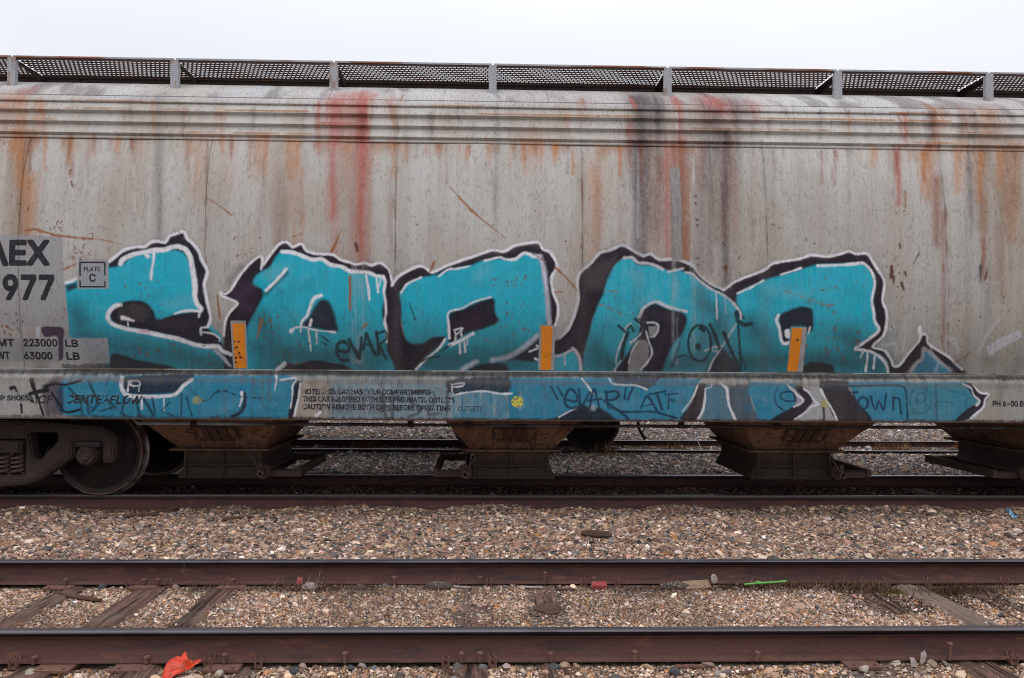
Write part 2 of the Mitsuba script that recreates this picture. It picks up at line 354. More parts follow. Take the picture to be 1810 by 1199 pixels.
S|0.27,0.13,0.065|0.104|0.944|0.32||68,22 5079,3653 5031,3441 5002,3240 4983,3043 4972,2851
S|0.52,0.19,0.045|0.052|0.885|0.4||34,11 5048,3606 4997,3339 4968,3084
S|0.27,0.13,0.065|0.1419|0.885|0.36||93,30 5327,3660 5266,3438 5235,3231 5215,3029
S|0.52,0.19,0.045|0.052|0.708|0.4||34,11 5268,3659 5181,3266
S|0.27,0.13,0.065|0.0946|0.708|0.4||62,20 5477,3663 5401,3366 5366,3089
S|0.3,0.095,0.05|0.0426|0.531|0.56||28,17 5021,3144 5007,2968 4999,2794 4996,2621 4995,2450 4998,2279
S|0.06,0.05,0.06|0.0378|0.59|0.4||25,8 5031,4072 5002,3692
S|0.3,0.095,0.05|0.1419|0.59|0.56||93,30 5274,4106 5252,3830
S|0.3,0.095,0.05|0.0946|0.59|0.56||62,20 4944,4101 4927,3886
S|0.27,0.13,0.065|0.0709|0.413|0.56||46,15 5176,2853 5171,2623 5170,2394 5176,2166
S|0.27,0.13,0.065|0.052|0.472|0.56||34,21 5328,3268 5305,3059 5292,2855 5288,2653 5286,2452
S|0.17,0.16,0.16|0.0946|0.354|0.56||62,38 5025,2393 5029,2199 5040,2006 5055,1812 5076,1618 5102,1421
S|0.3,0.095,0.05|0.0236|0.767|0.4||15,5 4986,2736 4984,2521 4986,2307
S|0.06,0.05,0.06|0.0189|0.944|0.32||12,4 4955,2449 4957,2278
S|0.17,0.16,0.16|0.0426|0.354|0.56||28,17 4884,3445 4859,3272 4842,3103 4831,2936 4824,2772 4822,2610 4821,2448 4823,2286 4829,2125 4839,1964 4852,1803 4869,1641 4889,1478
S|0.62,0.62,0.63|0.0331|0.59|0.48||22,7 -3368,3388 -3347,3173 -3333,2963 -3325,2757
S|0.62,0.62,0.63|0.0189|0.59|0.48||12,4 -3516,3327 -3495,3094 -3482,2867
S|0.62,0.62,0.63|0.0473|0.472|0.48||31,19 -3182,3451 -3160,3243 -3145,3041 -3136,2843 -3131,2648
S|0.62,0.62,0.63|0.0236|0.59|0.48||15,5 -2959,3454 -2933,3159
S|0.62,0.62,0.63|0.0071|0.826|0.48||5,2 1915,4022 1909,3820 1898,3612 1882,3403
S|0.62,0.62,0.63|0.0095|0.826|0.48||6,4 2086,3662 2064,3454 2053,3260 2046,3071 2042,2886 2041,2704
S|0.62,0.62,0.63|0.0071|0.708|0.48||5,3 2026,3165 2021,2978 2018,2795 2018,2613 2018,2432 2020,2251
S|0.62,0.62,0.63|0.0095|0.59|0.48||6,4 1507,3584 1497,3397 1491,3217 1486,3041 1484,2869 1484,2698
S|0.62,0.62,0.63|0.1182|0.354|0.48||77,48 -711,3366 -706,3177 -702,2991 -700,2809 -698,2629 -696,2450
S|0.62,0.62,0.63|0.1419|0.295|0.48||93,57 537,3444 535,3252 534,3064 534,2880 535,2699 536,2518
S|0.62,0.62,0.63|0.0709|0.295|0.48||46,29 796,3510 791,3297 789,3091 788,2889 788,2690
S|0.62,0.62,0.63|0.1655|0.295|0.48||108,67 3418,3424 3401,3242 3389,3065 3382,2891 3379,2718 3378,2547
S|0.62,0.62,0.63|0.0946|0.295|0.48||62,38 3982,3495 3956,3280 3938,3072 3929,2868 3926,2667
S|0.62,0.62,0.63|0.1419|0.295|0.48||93,30 -3995,3320 -3971,3088 -3958,2862 -3951,2639
S|0.3,0.095,0.05|0.0191|0.90588|0.48||12,4 -3589,3647 -3570,3549
S|0.3,0.095,0.05|0.0348|0.608935|0.48||23,7 -4186,3666 -4111,3255
S|0.27,0.13,0.065|0.0403|0.768961|0.48||26,9 342,3635 341,3497
S|0.52,0.19,0.045|0.0467|0.521595|0.48||31,10 353,3629 351,3351
S|0.27,0.13,0.065|0.022|0.83897|0.48||14,5 784,3641 776,3347
S|0.3,0.095,0.05|0.0234|0.457135|0.48||15,5 4099,3650 4055,3395
S|0.52,0.19,0.045|0.0209|0.89166|0.48||14,4 4402,3637 4348,3313
S|0.52,0.19,0.045|0.0256|0.66199|0.48||17,5 -2695,3667 -2669,3504
S|0.27,0.13,0.065|0.0195|0.942107|0.48||13,4 4509,3627 4488,3530
S|0.3,0.095,0.05|0.0153|0.862168|0.48||10,3 -194,3634 -193,3526
S|0.27,0.13,0.065|0.0199|0.426055|0.48||13,4 1141,3647 1135,3526
S|0.52,0.19,0.045|0.0387|0.516892|0.48||25,8 3795,3637 3771,3501
S|0.27,0.13,0.065|0.0408|0.51398|0.48||27,9 -4261,3644 -4240,3547
S|0.27,0.13,0.065|0.0383|0.674878|0.48||25,8 -3959,3669 -3917,3476
S|0.52,0.19,0.045|0.0466|0.912674|0.48||30,10 3944,3647 3912,3464
S|0.52,0.19,0.045|0.0389|0.434247|0.48||25,8 -1424,3646 -1410,3448
S|0.27,0.13,0.065|0.0387|0.702817|0.48||25,8 -4208,3652 -4144,3279
S|0.52,0.19,0.045|0.0449|0.492509|0.48||29,10 1913,3631 1889,3273
S|0.3,0.095,0.05|0.0438|0.81615|0.48||29,9 1543,3653 1523,3292
S|0.3,0.095,0.05|0.0472|0.489472|0.48||31,10 -4531,3654 -4498,3509
S|0.27,0.13,0.065|0.0353|0.497826|0.48||23,8 -2412,3651 -2374,3267
S|0.52,0.19,0.045|0.0219|0.433517|0.48||14,5 206,3661 205,3357
S|0.52,0.19,0.045|0.0355|0.599947|0.48||23,8 -3723,3645 -3688,3445
S|0.3,0.095,0.05|0.0444|0.474416|0.48||29,10 -3569,3654 -3531,3430
S|0.27,0.13,0.065|0.0374|0.448445|0.48||24,8 -4017,3645 -3954,3252
S|0.27,0.13,0.065|0.0296|0.43919|0.48||19,6 3445,3629 3423,3488
S|0.3,0.095,0.05|0.023|0.832352|0.48||15,5 3397,3628 3354,3275
S|0.27,0.13,0.065|0.0307|0.564772|0.48||20,7 -2368,3663 -2338,3435
S|0.52,0.19,0.045|0.026|0.80312|0.48||17,6 1328,3635 1314,3331
S|0.52,0.19,0.045|0.0325|0.770547|0.48||21,7 -1938,3633 -1918,3402
S|0.52,0.19,0.045|0.0249|0.704579|0.48||16,5 415,3650 414,3527
S|0.27,0.13,0.065|0.0401|0.751229|0.48||26,9 -4607,3665 -4531,3304
S|0.52,0.19,0.045|0.0254|0.811167|0.48||17,5 4462,3625 4409,3310
S|0.52,0.19,0.045|0.037|0.808424|0.48||24,8 -972,3660 -953,3269
S|0.52,0.19,0.045|0.0163|0.707741|0.48||11,3 845,3629 837,3345
S|0.3,0.095,0.05|0.0306|0.880989|0.48||20,7 3532,3628 3486,3261
S|0.27,0.13,0.065|0.0347|0.654548|0.48||23,7 -3791,3633 -3768,3513
S|0.3,0.095,0.05|0.0346|0.632701|0.48||23,7 -519,3629 -514,3492
S|0.52,0.19,0.045|0.0427|0.503925|0.48||28,9 518,3641 514,3374
S|0.52,0.19,0.045|0.0464|0.43649|0.48||30,10 -4781,3669 -4720,3420
S|0.27,0.13,0.065|0.021|0.792214|0.48||14,5 5421,3632 5368,3394
S|0.52,0.19,0.045|0.0429|0.819875|0.48||28,9 657,3649 652,3469
S|0.3,0.095,0.05|0.0168|0.497473|0.48||11,4 -438,3646 -429,3227
S|0.27,0.13,0.065|0.016|0.529534|0.48||10,3 -1201,3643 -1193,3529
S|0.27,0.13,0.065|0.0157|0.653028|0.48||10,3 -957,3634 -951,3534
S|0.3,0.095,0.05|0.0436|0.906365|0.48||29,9 4173,3619 4135,3401
S|0.27,0.13,0.065|0.0332|0.45889|0.48||22,7 -744,3633 -738,3491
S|0.3,0.095,0.05|0.029|0.475331|0.48||19,6 1932,3626 1906,3224
S|0.27,0.13,0.065|0.0365|0.611211|0.48||24,8 4468,3620 4418,3323
S|0.27,0.13,0.065|0.0249|0.780232|0.48||16,5 -3036,3654 -2993,3321
S|0.27,0.13,0.065|0.0303|0.497808|0.48||20,6 246,3643 246,3495
S|0.27,0.13,0.065|0.0198|0.728467|0.48||13,4 4847,3634 4804,3427
S|0.27,0.13,0.065|0.0335|0.688496|0.48||22,7 -825,3661 -814,3432
S|0.52,0.19,0.045|0.0407|0.666614|0.48||27,9 4442,3618 4380,3207
S|0.3,0.095,0.05|0.0406|0.543637|0.48||27,9 472,3645 470,3540
S|0.3,0.095,0.05|0.0286|0.606355|0.48||19,6 -4591,3650 -4527,3319
S|0.3,0.095,0.05|0.0317|0.872751|0.48||21,7 1884,3652 1862,3356
S|0.52,0.19,0.045|0.0151|0.730838|0.48||10,3 -648,3631 -644,3536
S|0.3,0.095,0.05|0.0253|0.712374|0.48||17,5 -2602,3666 -2571,3443
S|0.52,0.19,0.045|0.0333|0.414146|0.48||22,7 4314,3640 4283,3484
S|0.3,0.095,0.05|0.0404|0.515955|0.48||26,9 -980,4015 -977,3868
S|0.3,0.095,0.05|0.0452|0.451483|0.48||30,10 2862,3951 2856,3794
S|0.52,0.19,0.045|0.053|0.619784|0.48||35,11 -2733,3970 -2709,3639
S|0.17,0.16,0.16|0.0337|0.538426|0.48||22,7 -3629,4056 -3614,3829
S|0.06,0.05,0.06|0.0463|0.31225|0.48||30,10 -420,3971 -419,3864
S|0.06,0.05,0.06|0.0334|0.399273|0.48||22,7 -2388,3973 -2375,3709
S|0.52,0.19,0.045|0.0152|0.581985|0.48||10,3 3711,4065 3697,3822
S|0.3,0.095,0.05|0.0287|0.502158|0.48||19,6 -3680,3941 -3672,3826
S|0.17,0.16,0.16|0.0154|0.374284|0.48||10,3 -1776,4048 -1766,3783
S|0.3,0.095,0.05|0.0463|0.607548|0.48||30,10 4587,4036 4571,3817
S|0.3,0.095,0.05|0.0432|0.358365|0.48||28,9 -1901,3974 -1890,3682
S|0.3,0.095,0.05|0.0566|0.571049|0.48||37,12 -3085,3968 -3069,3703
S|0.17,0.16,0.16|0.0414|0.536382|0.48||27,9 -600,3955 -596,3707
S|0.52,0.19,0.045|0.037|0.545975|0.48||24,8 -977,4020 -970,3737
S|0.17,0.16,0.16|0.058|0.434696|0.48||38,12 4874,4023 4856,3791
S|0.17,0.16,0.16|0.0386|0.581329|0.48||25,8 3411,4057 3396,3770
S|0.3,0.095,0.05|0.0214|0.590084|0.48||14,5 4240,3994 4222,3725
S|0.52,0.19,0.045|0.039|0.409502|0.48||26,8 785,3948 784,3836
S|0.06,0.05,0.06|0.038|0.426779|0.48||25,8 1726,4004 1721,3801
S|0.06,0.05,0.06|0.0264|0.384858|0.48||17,6 4383,4014 4366,3765
S|0.3,0.095,0.05|0.0606|0.353082|0.48||40,13 5062,3964 5044,3734
S|0.3,0.095,0.05|0.0477|0.550742|0.48||31,10 4930,3976 4912,3741
S|0.06,0.05,0.06|0.0462|0.462958|0.48||30,10 -317,4035 -315,3876
S|0.06,0.05,0.06|0.0608|0.612921|0.48||40,13 4544,4038 4519,3677
S|0.3,0.095,0.05|0.0313|0.335852|0.48||20,7 5183,4051 5165,3828
S|0.52,0.19,0.045|0.0313|0.516615|0.48||20,7 -3398,4056 -3363,3642
S|0.06,0.05,0.06|0.1419|0.413|0.56||93,57 1479,4228 1475,4027 1472,3827 1464,3622 1452,3415 1445,3217
S|0.06,0.05,0.06|0.0946|0.413|0.56||62,38 1652,4079 1648,3904 1645,3730 1632,3546 1622,3369 1616,3197 1611,3028 1609,2863 1609,2699
S|0.06,0.05,0.06|0.1419|0.3776|0.56||93,57 2327,4059 2321,3888 2316,3718 2297,3537 2283,3363 2274,3194 2268,3029 2264,2867 2263,2706
S|0.06,0.05,0.06|0.0946|0.472|0.56||62,20 2532,4032 2525,3829 2510,3621 2488,3411
S|0.06,0.05,0.06|0.0426|0.531|0.56||28,17 1586,3714 1574,3541 1565,3375 1559,3214 1555,3056 1553,2900 1552,2747 1552,2594 1553,2442 1554,2290 1556,2139 1560,1988 1564,1836 1570,1684
S|0.46,0.1,0.072|0.1182|0.472|0.4||77,25 -4717,4166 -4763,4046
S|0.46,0.1,0.072|0.0473|0.649|0.4||31,10 -1195,4202 -1215,4105
S|0.46,0.1,0.072|0.0284|0.826|0.4||19,6 1449,4185 1505,4064
S|0.46,0.1,0.072|0.0331|0.59|0.4||22,7 1918,4168 1950,4047
S|0.46,0.1,0.072|0.0567|0.413|0.4||37,12 2313,4163 2392,4066
S|0.06,0.05,0.06|0.1419|0.708|0.4||93,30 1714,4214 1757,4044
S|0.06,0.05,0.06|0.1419|0.649|0.4||93,30 2538,4203 2591,4033
S|0.06,0.05,0.06|0.0567|0.472|0.4||37,12 2184,4210 2227,4051
S|0.17,0.16,0.16|0.0426|0.59|0.4||28,9 3011,4174 3062,4010
S|0.3,0.095,0.05|0.0473|0.708|0.4||31,10 4560,4187 4648,4066
S|0.17,0.16,0.16|0.0567|0.59|0.4||37,12 4680,4189 4765,4037
S|0.06,0.05,0.06|0.0615|0.59|0.4||40,13 5367,4139 5440,4004
S|0.17,0.16,0.16|0.0378|0.531|0.4||25,8 -2114,4229 -2153,4077
S|0.17,0.16,0.16|0.052|0.59|0.4||34,11 -1714,4266 -1742,4084
S|0.3,0.095,0.05|0.0189|0.826|0.4||12,4 -895,4219 -916,4110
S|0.17,0.16,0.16|0.0189|0.472|0.4||12,4 77,4235 78,4053
S|0.3,0.095,0.05|0.0142|0.826|0.4||9,3 951,4189 968,4068
S|0.17,0.16,0.16|0.0284|0.59|0.4||19,6 3664,4173 3703,4020
S|0.1,0.06,0.045|0.0072|0.55|0.5||6,6 -4632,3615 -4586,3195 -4573,2466 -4629,1417
S|0.1,0.06,0.045|0.0072|0.55|0.5||6,6 -2835,3644 -2799,3219 -2783,2484 -2814,1429
S|0.1,0.06,0.045|0.0072|0.55|0.5||6,6 -964,3677 -941,3244 -925,2503 -930,1441
S|0.1,0.06,0.045|0.0072|0.55|0.5||6,6 930,3705 925,3269 930,2522 950,1453
S|0.1,0.06,0.045|0.0072|0.55|0.5||6,6 2791,3732 2774,3294 2782,2541 2825,1465
S|0.1,0.06,0.045|0.0072|0.55|0.5||6,6 4632,3760 4605,3319 4613,2560 4678,1477
P|0.01,0.47,0.63|0.0114|1|0.08|s|-4135,2183 -4031,2212 -3878,2255 -3719,2369 -3657,2433 -3519,2519 -3380,2534 -3256,2574 -3131,2612 -3007,2666 -2907,2558 -2822,2448 -2766,2322 -2787,2195 -2750,1943 -2748,1802 -2641,1690 -2622,1519 -2555,1448 -2552,1334 -3775,1327 -3777,1511 -4114,1665 -4118,1791
P|0.01,0.47,0.63|0.0114|1|0.08|a|-2291,2161 -2291,2164 -2292,2166 -2293,2168 -2293,2170 -2293,2172 -2293,2175 -2292,2177 -2292,2179 -2291,2181 -2290,2183 -2289,2185 -2178,2354 -2095,2509 -2094,2511 -2092,2513 -2091,2515 -2089,2517 -2087,2518 -2031,2554 -2029,2555 -2027,2556 -2025,2557 -2023,2558 -2020,2558 -2018,2558 -2016,2558 -2013,2558 -1844,2525 -1842,2524 -1839,2523 -1700,2461 -1489,2400 -1487,2399 -1350,2345 -1028,2320 -1026,2320 -1024,2319 -1021,2318 -1019,2317 -1017,2316 -1015,2315 -1014,2313 -1012,2312 -1011,2310 -1009,2308 -1008,2306 -1007,2304 -1007,2302 -1006,2299 -1006,2297 -992,1958 -992,1957 -994,1730 -994,1730 -996,1606 -900,1353 -899,1350 -898,1348 -898,1346 -898,1343 -898,1341 -899,1339 -899,1337 -900,1334 -901,1332 -902,1330 -904,1329 -905,1327 -907,1325 -909,1324 -911,1323 -913,1322 -915,1321 -917,1320 -920,1320 -922,1320 -2424,1311 -2426,1311 -2429,1311 -2431,1312 -2433,1313 -2435,1314 -2438,1315 -2439,1317 -2441,1318 -2443,1320 -2444,1322 -2445,1324 -2446,1326 -2447,1329 -2448,1331 -2448,1333 -2448,1336 -2448,1338 -2385,1808 -2384,1811 -2384,1813 -2383,1815 -2255,2088
P|0.01,0.47,0.63|0.0114|1|0.08|o|-926,2094 -927,2096 -927,2099 -927,2101 -927,2103 -926,2106 -925,2108 -924,2110 -923,2112 -866,2198 -865,2200 -863,2202 -861,2203 -860,2205 -858,2206 -702,2292 -699,2293 -696,2294 -484,2353 -484,2353 -200,2427 13,2486 15,2487 17,2487 269,2504 366,2545 368,2546 370,2547 373,2547 375,2547 378,2547 380,2546 495,2519 498,2519 500,2518 502,2517 504,2515 506,2514 508,2512 509,2510 511,2508 512,2506 513,2504 556,2376 557,2373 595,2174 595,2170 605,1971 605,1968 593,1797 593,1795 592,1793 591,1790 590,1788 589,1786 588,1784 586,1782 522,1717 529,1352 529,1350 529,1348 528,1345 527,1343 526,1341 525,1339 524,1337 522,1335 520,1334 519,1332 517,1331 514,1330 512,1329 510,1328 508,1328 505,1328 -765,1320 -767,1320 -769,1320 -772,1321 -774,1322 -776,1323 -778,1324 -780,1325 -782,1327 -783,1328 -785,1330 -786,1332 -787,1334 -788,1337 -788,1339 -789,1341 -830,1670 -884,1895 -884,1896
P|0.01,0.47,0.63|0.0114|0.95|0.2|o|215,1326 213,1326 210,1326 208,1327 206,1328 204,1329 202,1330 200,1332 198,1333 196,1335 195,1337 194,1339 193,1341 192,1344 191,1346 191,1348 191,1351 191,1353 192,1355 192,1358 193,1360 194,1362 237,1435 239,1437 240,1439 242,1441 244,1442 246,1444 248,1445 250,1446 252,1446 254,1447 456,1477 655,1521 825,1593 827,1594 829,1594 831,1595 834,1595 836,1595 838,1595 840,1594 842,1593 845,1593 847,1591 848,1590 850,1589 852,1587 942,1487 943,1485 945,1483 946,1481 947,1479 947,1477 948,1474 965,1358 965,1356 965,1354 965,1351 964,1349 963,1347 963,1344 961,1342 960,1340 958,1338 957,1337 955,1335 953,1334 951,1333 948,1332 946,1332 944,1331 941,1331
P|0.01,0.47,0.63|0.0114|1|0.12|n|940,1316 938,1316 935,1316 933,1317 931,1318 929,1319 927,1320 925,1321 923,1323 922,1325 920,1326 919,1328 918,1331 917,1333 917,1335 916,1337 916,1340 916,1342 916,1344 981,1691 982,1693 1061,1980 1115,2180 1115,2182 1171,2339 1172,2341 1174,2344 1175,2346 1177,2348 1262,2435 1263,2436 1335,2501 1337,2502 1339,2504 1341,2505 1343,2506 1345,2506 1347,2507 1350,2507 1352,2507 1354,2507 1357,2506 1359,2506 1460,2471 1460,2471 1574,2430 1743,2389 1972,2377 1975,2377 1977,2376 1979,2376 1981,2375 1983,2374 2100,2304 2100,2304 2217,2233 2377,2149 2379,2148 2382,2146 2383,2144 2504,2016 2506,2015 2507,2013 2508,2011 2509,2009 2549,1909 2550,1907 2551,1904 2648,1354 2648,1352 2648,1350 2648,1347 2647,1345 2647,1343 2646,1341 2645,1338 2644,1336 2642,1335 2641,1333 2639,1331 2637,1330 2635,1329 2633,1328 2631,1327 2629,1326 2626,1326 2624,1326
P|0.01,0.47,0.63|0.0114|1|0.1|r|2458,2124 2457,2126 2457,2128 2457,2131 2457,2133 2458,2136 2459,2138 2460,2140 2461,2142 2462,2144 2464,2146 2466,2147 2468,2149 2470,2150 2768,2310 2769,2311 2771,2312 3031,2401 3033,2401 3281,2468 3283,2469 3286,2469 3694,2488 3696,2488 3699,2488 3701,2487 3703,2487 3705,2486 3779,2450 3782,2448 3783,2447 3785,2446 3787,2444 3788,2442 3862,2342 3864,2340 3865,2338 3866,2336 3866,2333 3867,2331 3885,2172 3885,2170 3893,2002 3946,1847 3946,1844 3947,1842 3947,1840 3947,1837 3947,1835 3946,1833 3945,1830 3944,1828 3943,1826 3878,1724 3877,1722 3875,1720 3874,1719 3769,1630 3910,1586 3912,1585 3914,1584 3916,1583 4044,1496 4047,1494 4048,1493 4050,1491 4051,1489 4053,1486 4109,1369 4110,1367 4110,1365 4111,1362 4111,1360 4111,1358 4111,1355 4110,1353 4109,1351 4109,1348 4107,1346 4106,1344 4104,1342 4103,1341 4101,1339 4099,1338 4097,1337 4094,1336 4092,1336 4090,1335 4087,1335 2604,1326 2602,1326 2600,1326 2597,1327 2595,1328 2593,1329 2591,1330 2589,1331 2587,1333 2586,1335 2584,1336 2583,1338 2582,1340 2581,1343 2581,1345 2580,1347 2522,1839
P|0.01,0.26,0.43|0.0114|1|0.2|r|4295,1360 4415,1493 4418,1596 4481,1567 4594,1494 4758,1363
P|0.01,0.47,0.63|0.0114|1|0.08|a|-2276,2353 -2274,2355 -2273,2357 -2271,2359 -2269,2360 -2267,2362 -2265,2363 -2263,2364 -2260,2364 -2258,2365 -2255,2365 -2157,2366 -2155,2366 -2153,2366 -2150,2365 -2148,2364 -2146,2363 -2144,2362 -2142,2361 -2140,2359 -2139,2358 -2137,2356 -2136,2354 -2135,2352 -2134,2350 -2134,2348 -2133,2345 -2133,2343 -2133,2341 -2133,2338 -2134,2336 -2134,2334 -2204,2136 -2205,2134 -2206,2132 -2208,2130 -2209,2128 -2211,2126 -2213,2125 -2215,2123 -2217,2122 -2219,2121 -2221,2121 -2224,2120 -2226,2120 -2228,2120 -2231,2120 -2233,2121 -2235,2122 -2238,2122 -2350,2177 -2352,2179 -2354,2180 -2355,2181 -2357,2183 -2358,2185 -2360,2187 -2361,2189 -2362,2191 -2362,2193 -2363,2196 -2363,2198 -2363,2200 -2363,2202 -2362,2205 -2362,2207 -2361,2209 -2360,2211
S|0.045,0.17,0.2|0.186|0.42|0.3||157,157 -4017,1651 -3316,1685 -2615,1647;157,157 -2282,1664 -1658,1697 -1034,1659;157,157 -791,1675 -140,1708 514,1670;157,157 1005,1687 1801,1722 2604,1685;157,157 2540,1698 3241,1732 3950,1694
S|0.025,0.12,0.15|0.1145|0.75|0.3||107,107 -3760,1383 -3194,1408 -2629,1383;107,107 -2252,1393 -1646,1418 -1038,1393;107,107 -737,1402 -132,1428 476,1402;107,107 1013,1413 1814,1440 2623,1416;107,107 2617,1423 3338,1450 4066,1425
S|0.025,0.12,0.15|0.1288|0.88|0.25||86,86 -4013,1708 -3688,1569 -3269,1543 -2713,1404;86,86 -4054,1932 -4007,1792;86,86 -2286,1579 -1863,1510 -1294,1499 -1078,1558;86,86 -2247,1862 -2118,1523;86,86 -721,1561 -262,1477 314,1539;86,86 1081,1573 1231,1429 1743,1403 2179,1464 2768,1439;86,86 2150,2069 2301,1898 2253,1696;86,86 2788,1497 3378,1486 3978,1417;86,86 2648,1843 2840,1585;86,86 3593,1735 3850,1504
S|0.025,0.12,0.15|0.1001|0.35|0.5||43,43 -1904,2147 -1651,2234;43,43 -2103,2032 -1909,1865;43,43 -804,1874 -748,1789;43,43 1312,2090 1148,1746;43,43 2061,2182 2153,1983;43,43 2664,2188 2842,2074;43,43 -118,1565 168,1681
S|0.03,0.47,0.64|0.1145|0.5|0.3||64,64 -3379,2190 -3032,2137;64,64 -548,2046 -178,2162 306,2167;64,64 -1960,2344 -1566,2206;64,64 3191,2106 3631,2081;64,64 2097,1925 2157,1868
S|0.3,0.55,0.6|0.0858|0.35|0.5||36,36 -122,2276 -37,2362;36,36 -2129,2342 -2030,2329;36,36 1395,2348 1511,2292;36,36 2839,2189 3190,2135;36,36 -3133,1996 -2923,2026
S|0.018,0.2,0.27|0.0344|0.295842|0.5||26,26 -3261,1594 -3171,1593
S|0.16,0.48,0.54|0.0551|0.443547|0.5||40,40 -2200,2300 -2075,2215
S|0.03,0.56,0.72|0.0348|0.338899|0.5||22,22 224,2030 383,2032
S|0.012,0.27,0.37|0.0802|0.418049|0.5||15,15 1975,2154 2166,2115
S|0.03,0.56,0.72|0.0425|0.281236|0.5||37,37 3403,2280 3523,2280
S|0.03,0.56,0.72|0.0443|0.279946|0.5||37,37 -3683,2160 -3570,2133
S|0.16,0.48,0.54|0.0822|0.221456|0.5||38,38 -1683,1861 -1640,1875
S|0.018,0.2,0.27|0.0617|0.260034|0.5||36,36 -423,1535 -220,1561
S|0.018,0.2,0.27|0.0663|0.226772|0.5||34,34 1814,1669 1896,1673
S|0.03,0.56,0.72|0.0749|0.295119|0.5||35,35 3361,1980 3435,1953
S|0.018,0.2,0.27|0.0754|0.238216|0.5||35,35 -3462,1525 -3333,1433
S|0.012,0.27,0.37|0.0836|0.279319|0.5||26,26 -1365,1965 -1242,1958
S|0.012,0.27,0.37|0.0493|0.447215|0.5||20,20 -902,2013 -703,1983
S|0.16,0.48,0.54|0.0781|0.4072|0.5||18,18 1981,2061 2037,2068
S|0.16,0.48,0.54|0.0785|0.269674|0.5||27,27 3209,2063 3350,2066
S|0.03,0.56,0.72|0.0819|0.422432|0.5||28,28 -3901,2249 -3809,2285
S|0.018,0.2,0.27|0.0746|0.299747|0.5||31,31 -1764,1750 -1674,1709
S|0.012,0.27,0.37|0.0336|0.23726|0.5||20,20 84,1955 243,1919
S|0.03,0.56,0.72|0.0796|0.287376|0.5||25,25 1240,2114 1378,2164
S|0.018,0.2,0.27|0.0519|0.376694|0.5||24,24 3082,1745 3285,1677
S|0.012,0.27,0.37|0.0606|0.27903|0.5||28,28 -3233,2109 -3120,2055
S|0.16,0.48,0.54|0.0768|0.205031|0.5||30,30 -2193,2264 -2071,2261
S|0.16,0.48,0.54|0.0582|0.353802|0.5||21,21 -225,1869 -97,1834
S|0.018,0.2,0.27|0.0721|0.438833|0.5||23,23 1618,1639 1816,1718
S|0.012,0.27,0.37|0.0449|0.415316|0.5||19,19 3172,2049 3211,2073
S|0.012,0.27,0.37|0.0587|0.337258|0.5||27,27 -3329,2046 -3264,2084
S|0.16,0.48,0.54|0.0713|0.262782|0.5||20,20 -1937,1900 -1871,1864
S|0.012,0.27,0.37|0.0315|0.215107|0.5||20,20 -427,2306 -336,2254
S|0.018,0.2,0.27|0.0446|0.352886|0.5||41,41 1477,1783 1647,1677
S|0.018,0.2,0.27|0.049|0.356431|0.5||29,29 2772,1551 2950,1574
S|0.018,0.2,0.27|0.0526|0.436873|0.5||25,25 -3897,1653 -3786,1607
S|0.03,0.56,0.72|0.0347|0.26933|0.5||21,21 -1321,1939 -1219,1955
S|0.16,0.48,0.54|0.0814|0.233401|0.5||25,25 -746,1894 -699,1897
S|0.03,0.56,0.72|0.0325|0.216956|0.5||41,41 2061,2088 2242,2109
S|0.16,0.48,0.54|0.0831|0.217757|0.5||29,29 3401,2062 3489,2065
S|0.16,0.48,0.54|0.0418|0.283069|0.5||26,26 -3828,1953 -3676,1908
S|0.018,0.2,0.27|0.0555|0.216826|0.5||25,25 -1838,1732 -1745,1699
S|0.012,0.27,0.37|0.0752|0.264894|0.5||23,23 366,1943 513,1934
S|0.018,0.2,0.27|0.0741|0.318254|0.5||28,28 2060,1828 2120,1793
S|0.012,0.27,0.37|0.0501|0.404331|0.5||26,26 3604,2174 3692,2173
S|0.03,0.56,0.72|0.0422|0.364208|0.5||20,20 -3292,2321 -3126,2208
S|0.16,0.48,0.54|0.0414|0.409612|0.5||21,21 -1827,2256 -1767,2290
S|0.012,0.27,0.37|0.0759|0.203895|0.5||41,41 253,2347 298,2374
S|0.16,0.48,0.54|0.0845|0.291564|0.5||31,31 1299,1983 1378,1976
S|0.012,0.27,0.37|0.036|0.402014|0.5||33,33 3222,2074 3434,2016
S|0.018,0.2,0.27|0.0595|0.217104|0.5||31,31 -3536,1709 -3445,1736
S|0.012,0.27,0.37|0.0447|0.374756|0.5||43,43 -2059,2115 -1934,2051
S|0.018,0.2,0.27|0.0633|0.222119|0.5||34,34 308,1669 448,1699
S|0.018,0.2,0.27|0.043|0.446944|0.5||23,23 1649,1799 1704,1783
S|0.012,0.27,0.37|0.0472|0.264091|0.5||19,19 2920,2201 3058,2233
S|0.018,0.2,0.27|0.0351|0.287246|0.5||29,29 -3286,1490 -3188,1434
S|0.018,0.2,0.27|0.057|0.259612|0.5||40,40 -1891,1700 -1706,1646
S|0.03,0.56,0.72|0.0761|0.440045|0.5||15,15 280,2231 427,2285
S|0.16,0.48,0.54|0.0597|0.259816|0.5||33,33 1211,1866 1389,1857
S|0.018,0.2,0.27|0.0507|0.281405|0.5||27,27 3347,1476 3407,1501
S|0.018,0.2,0.27|0.081|0.222643|0.5||23,23 -3798,1684 -3759,1668
S|0.012,0.27,0.37|0.0771|0.256885|0.5||19,19 -1760,1911 -1603,1968
S|0.012,0.27,0.37|0.0539|0.396706|0.5||26,26 -207,2281 -44,2188
S|0.16,0.48,0.54|0.042|0.439106|0.5||30,30 1529,2057 1663,2141
S|0.018,0.2,0.27|0.0434|0.314454|0.5||19,19 3345,1526 3389,1537
S|0.018,0.2,0.27|0.0442|0.332889|0.5||43,43 -3732,1642 -3633,1658
S|0.018,0.2,0.27|0.061|0.330004|0.5||17,17 -2091,1597 -1956,1551
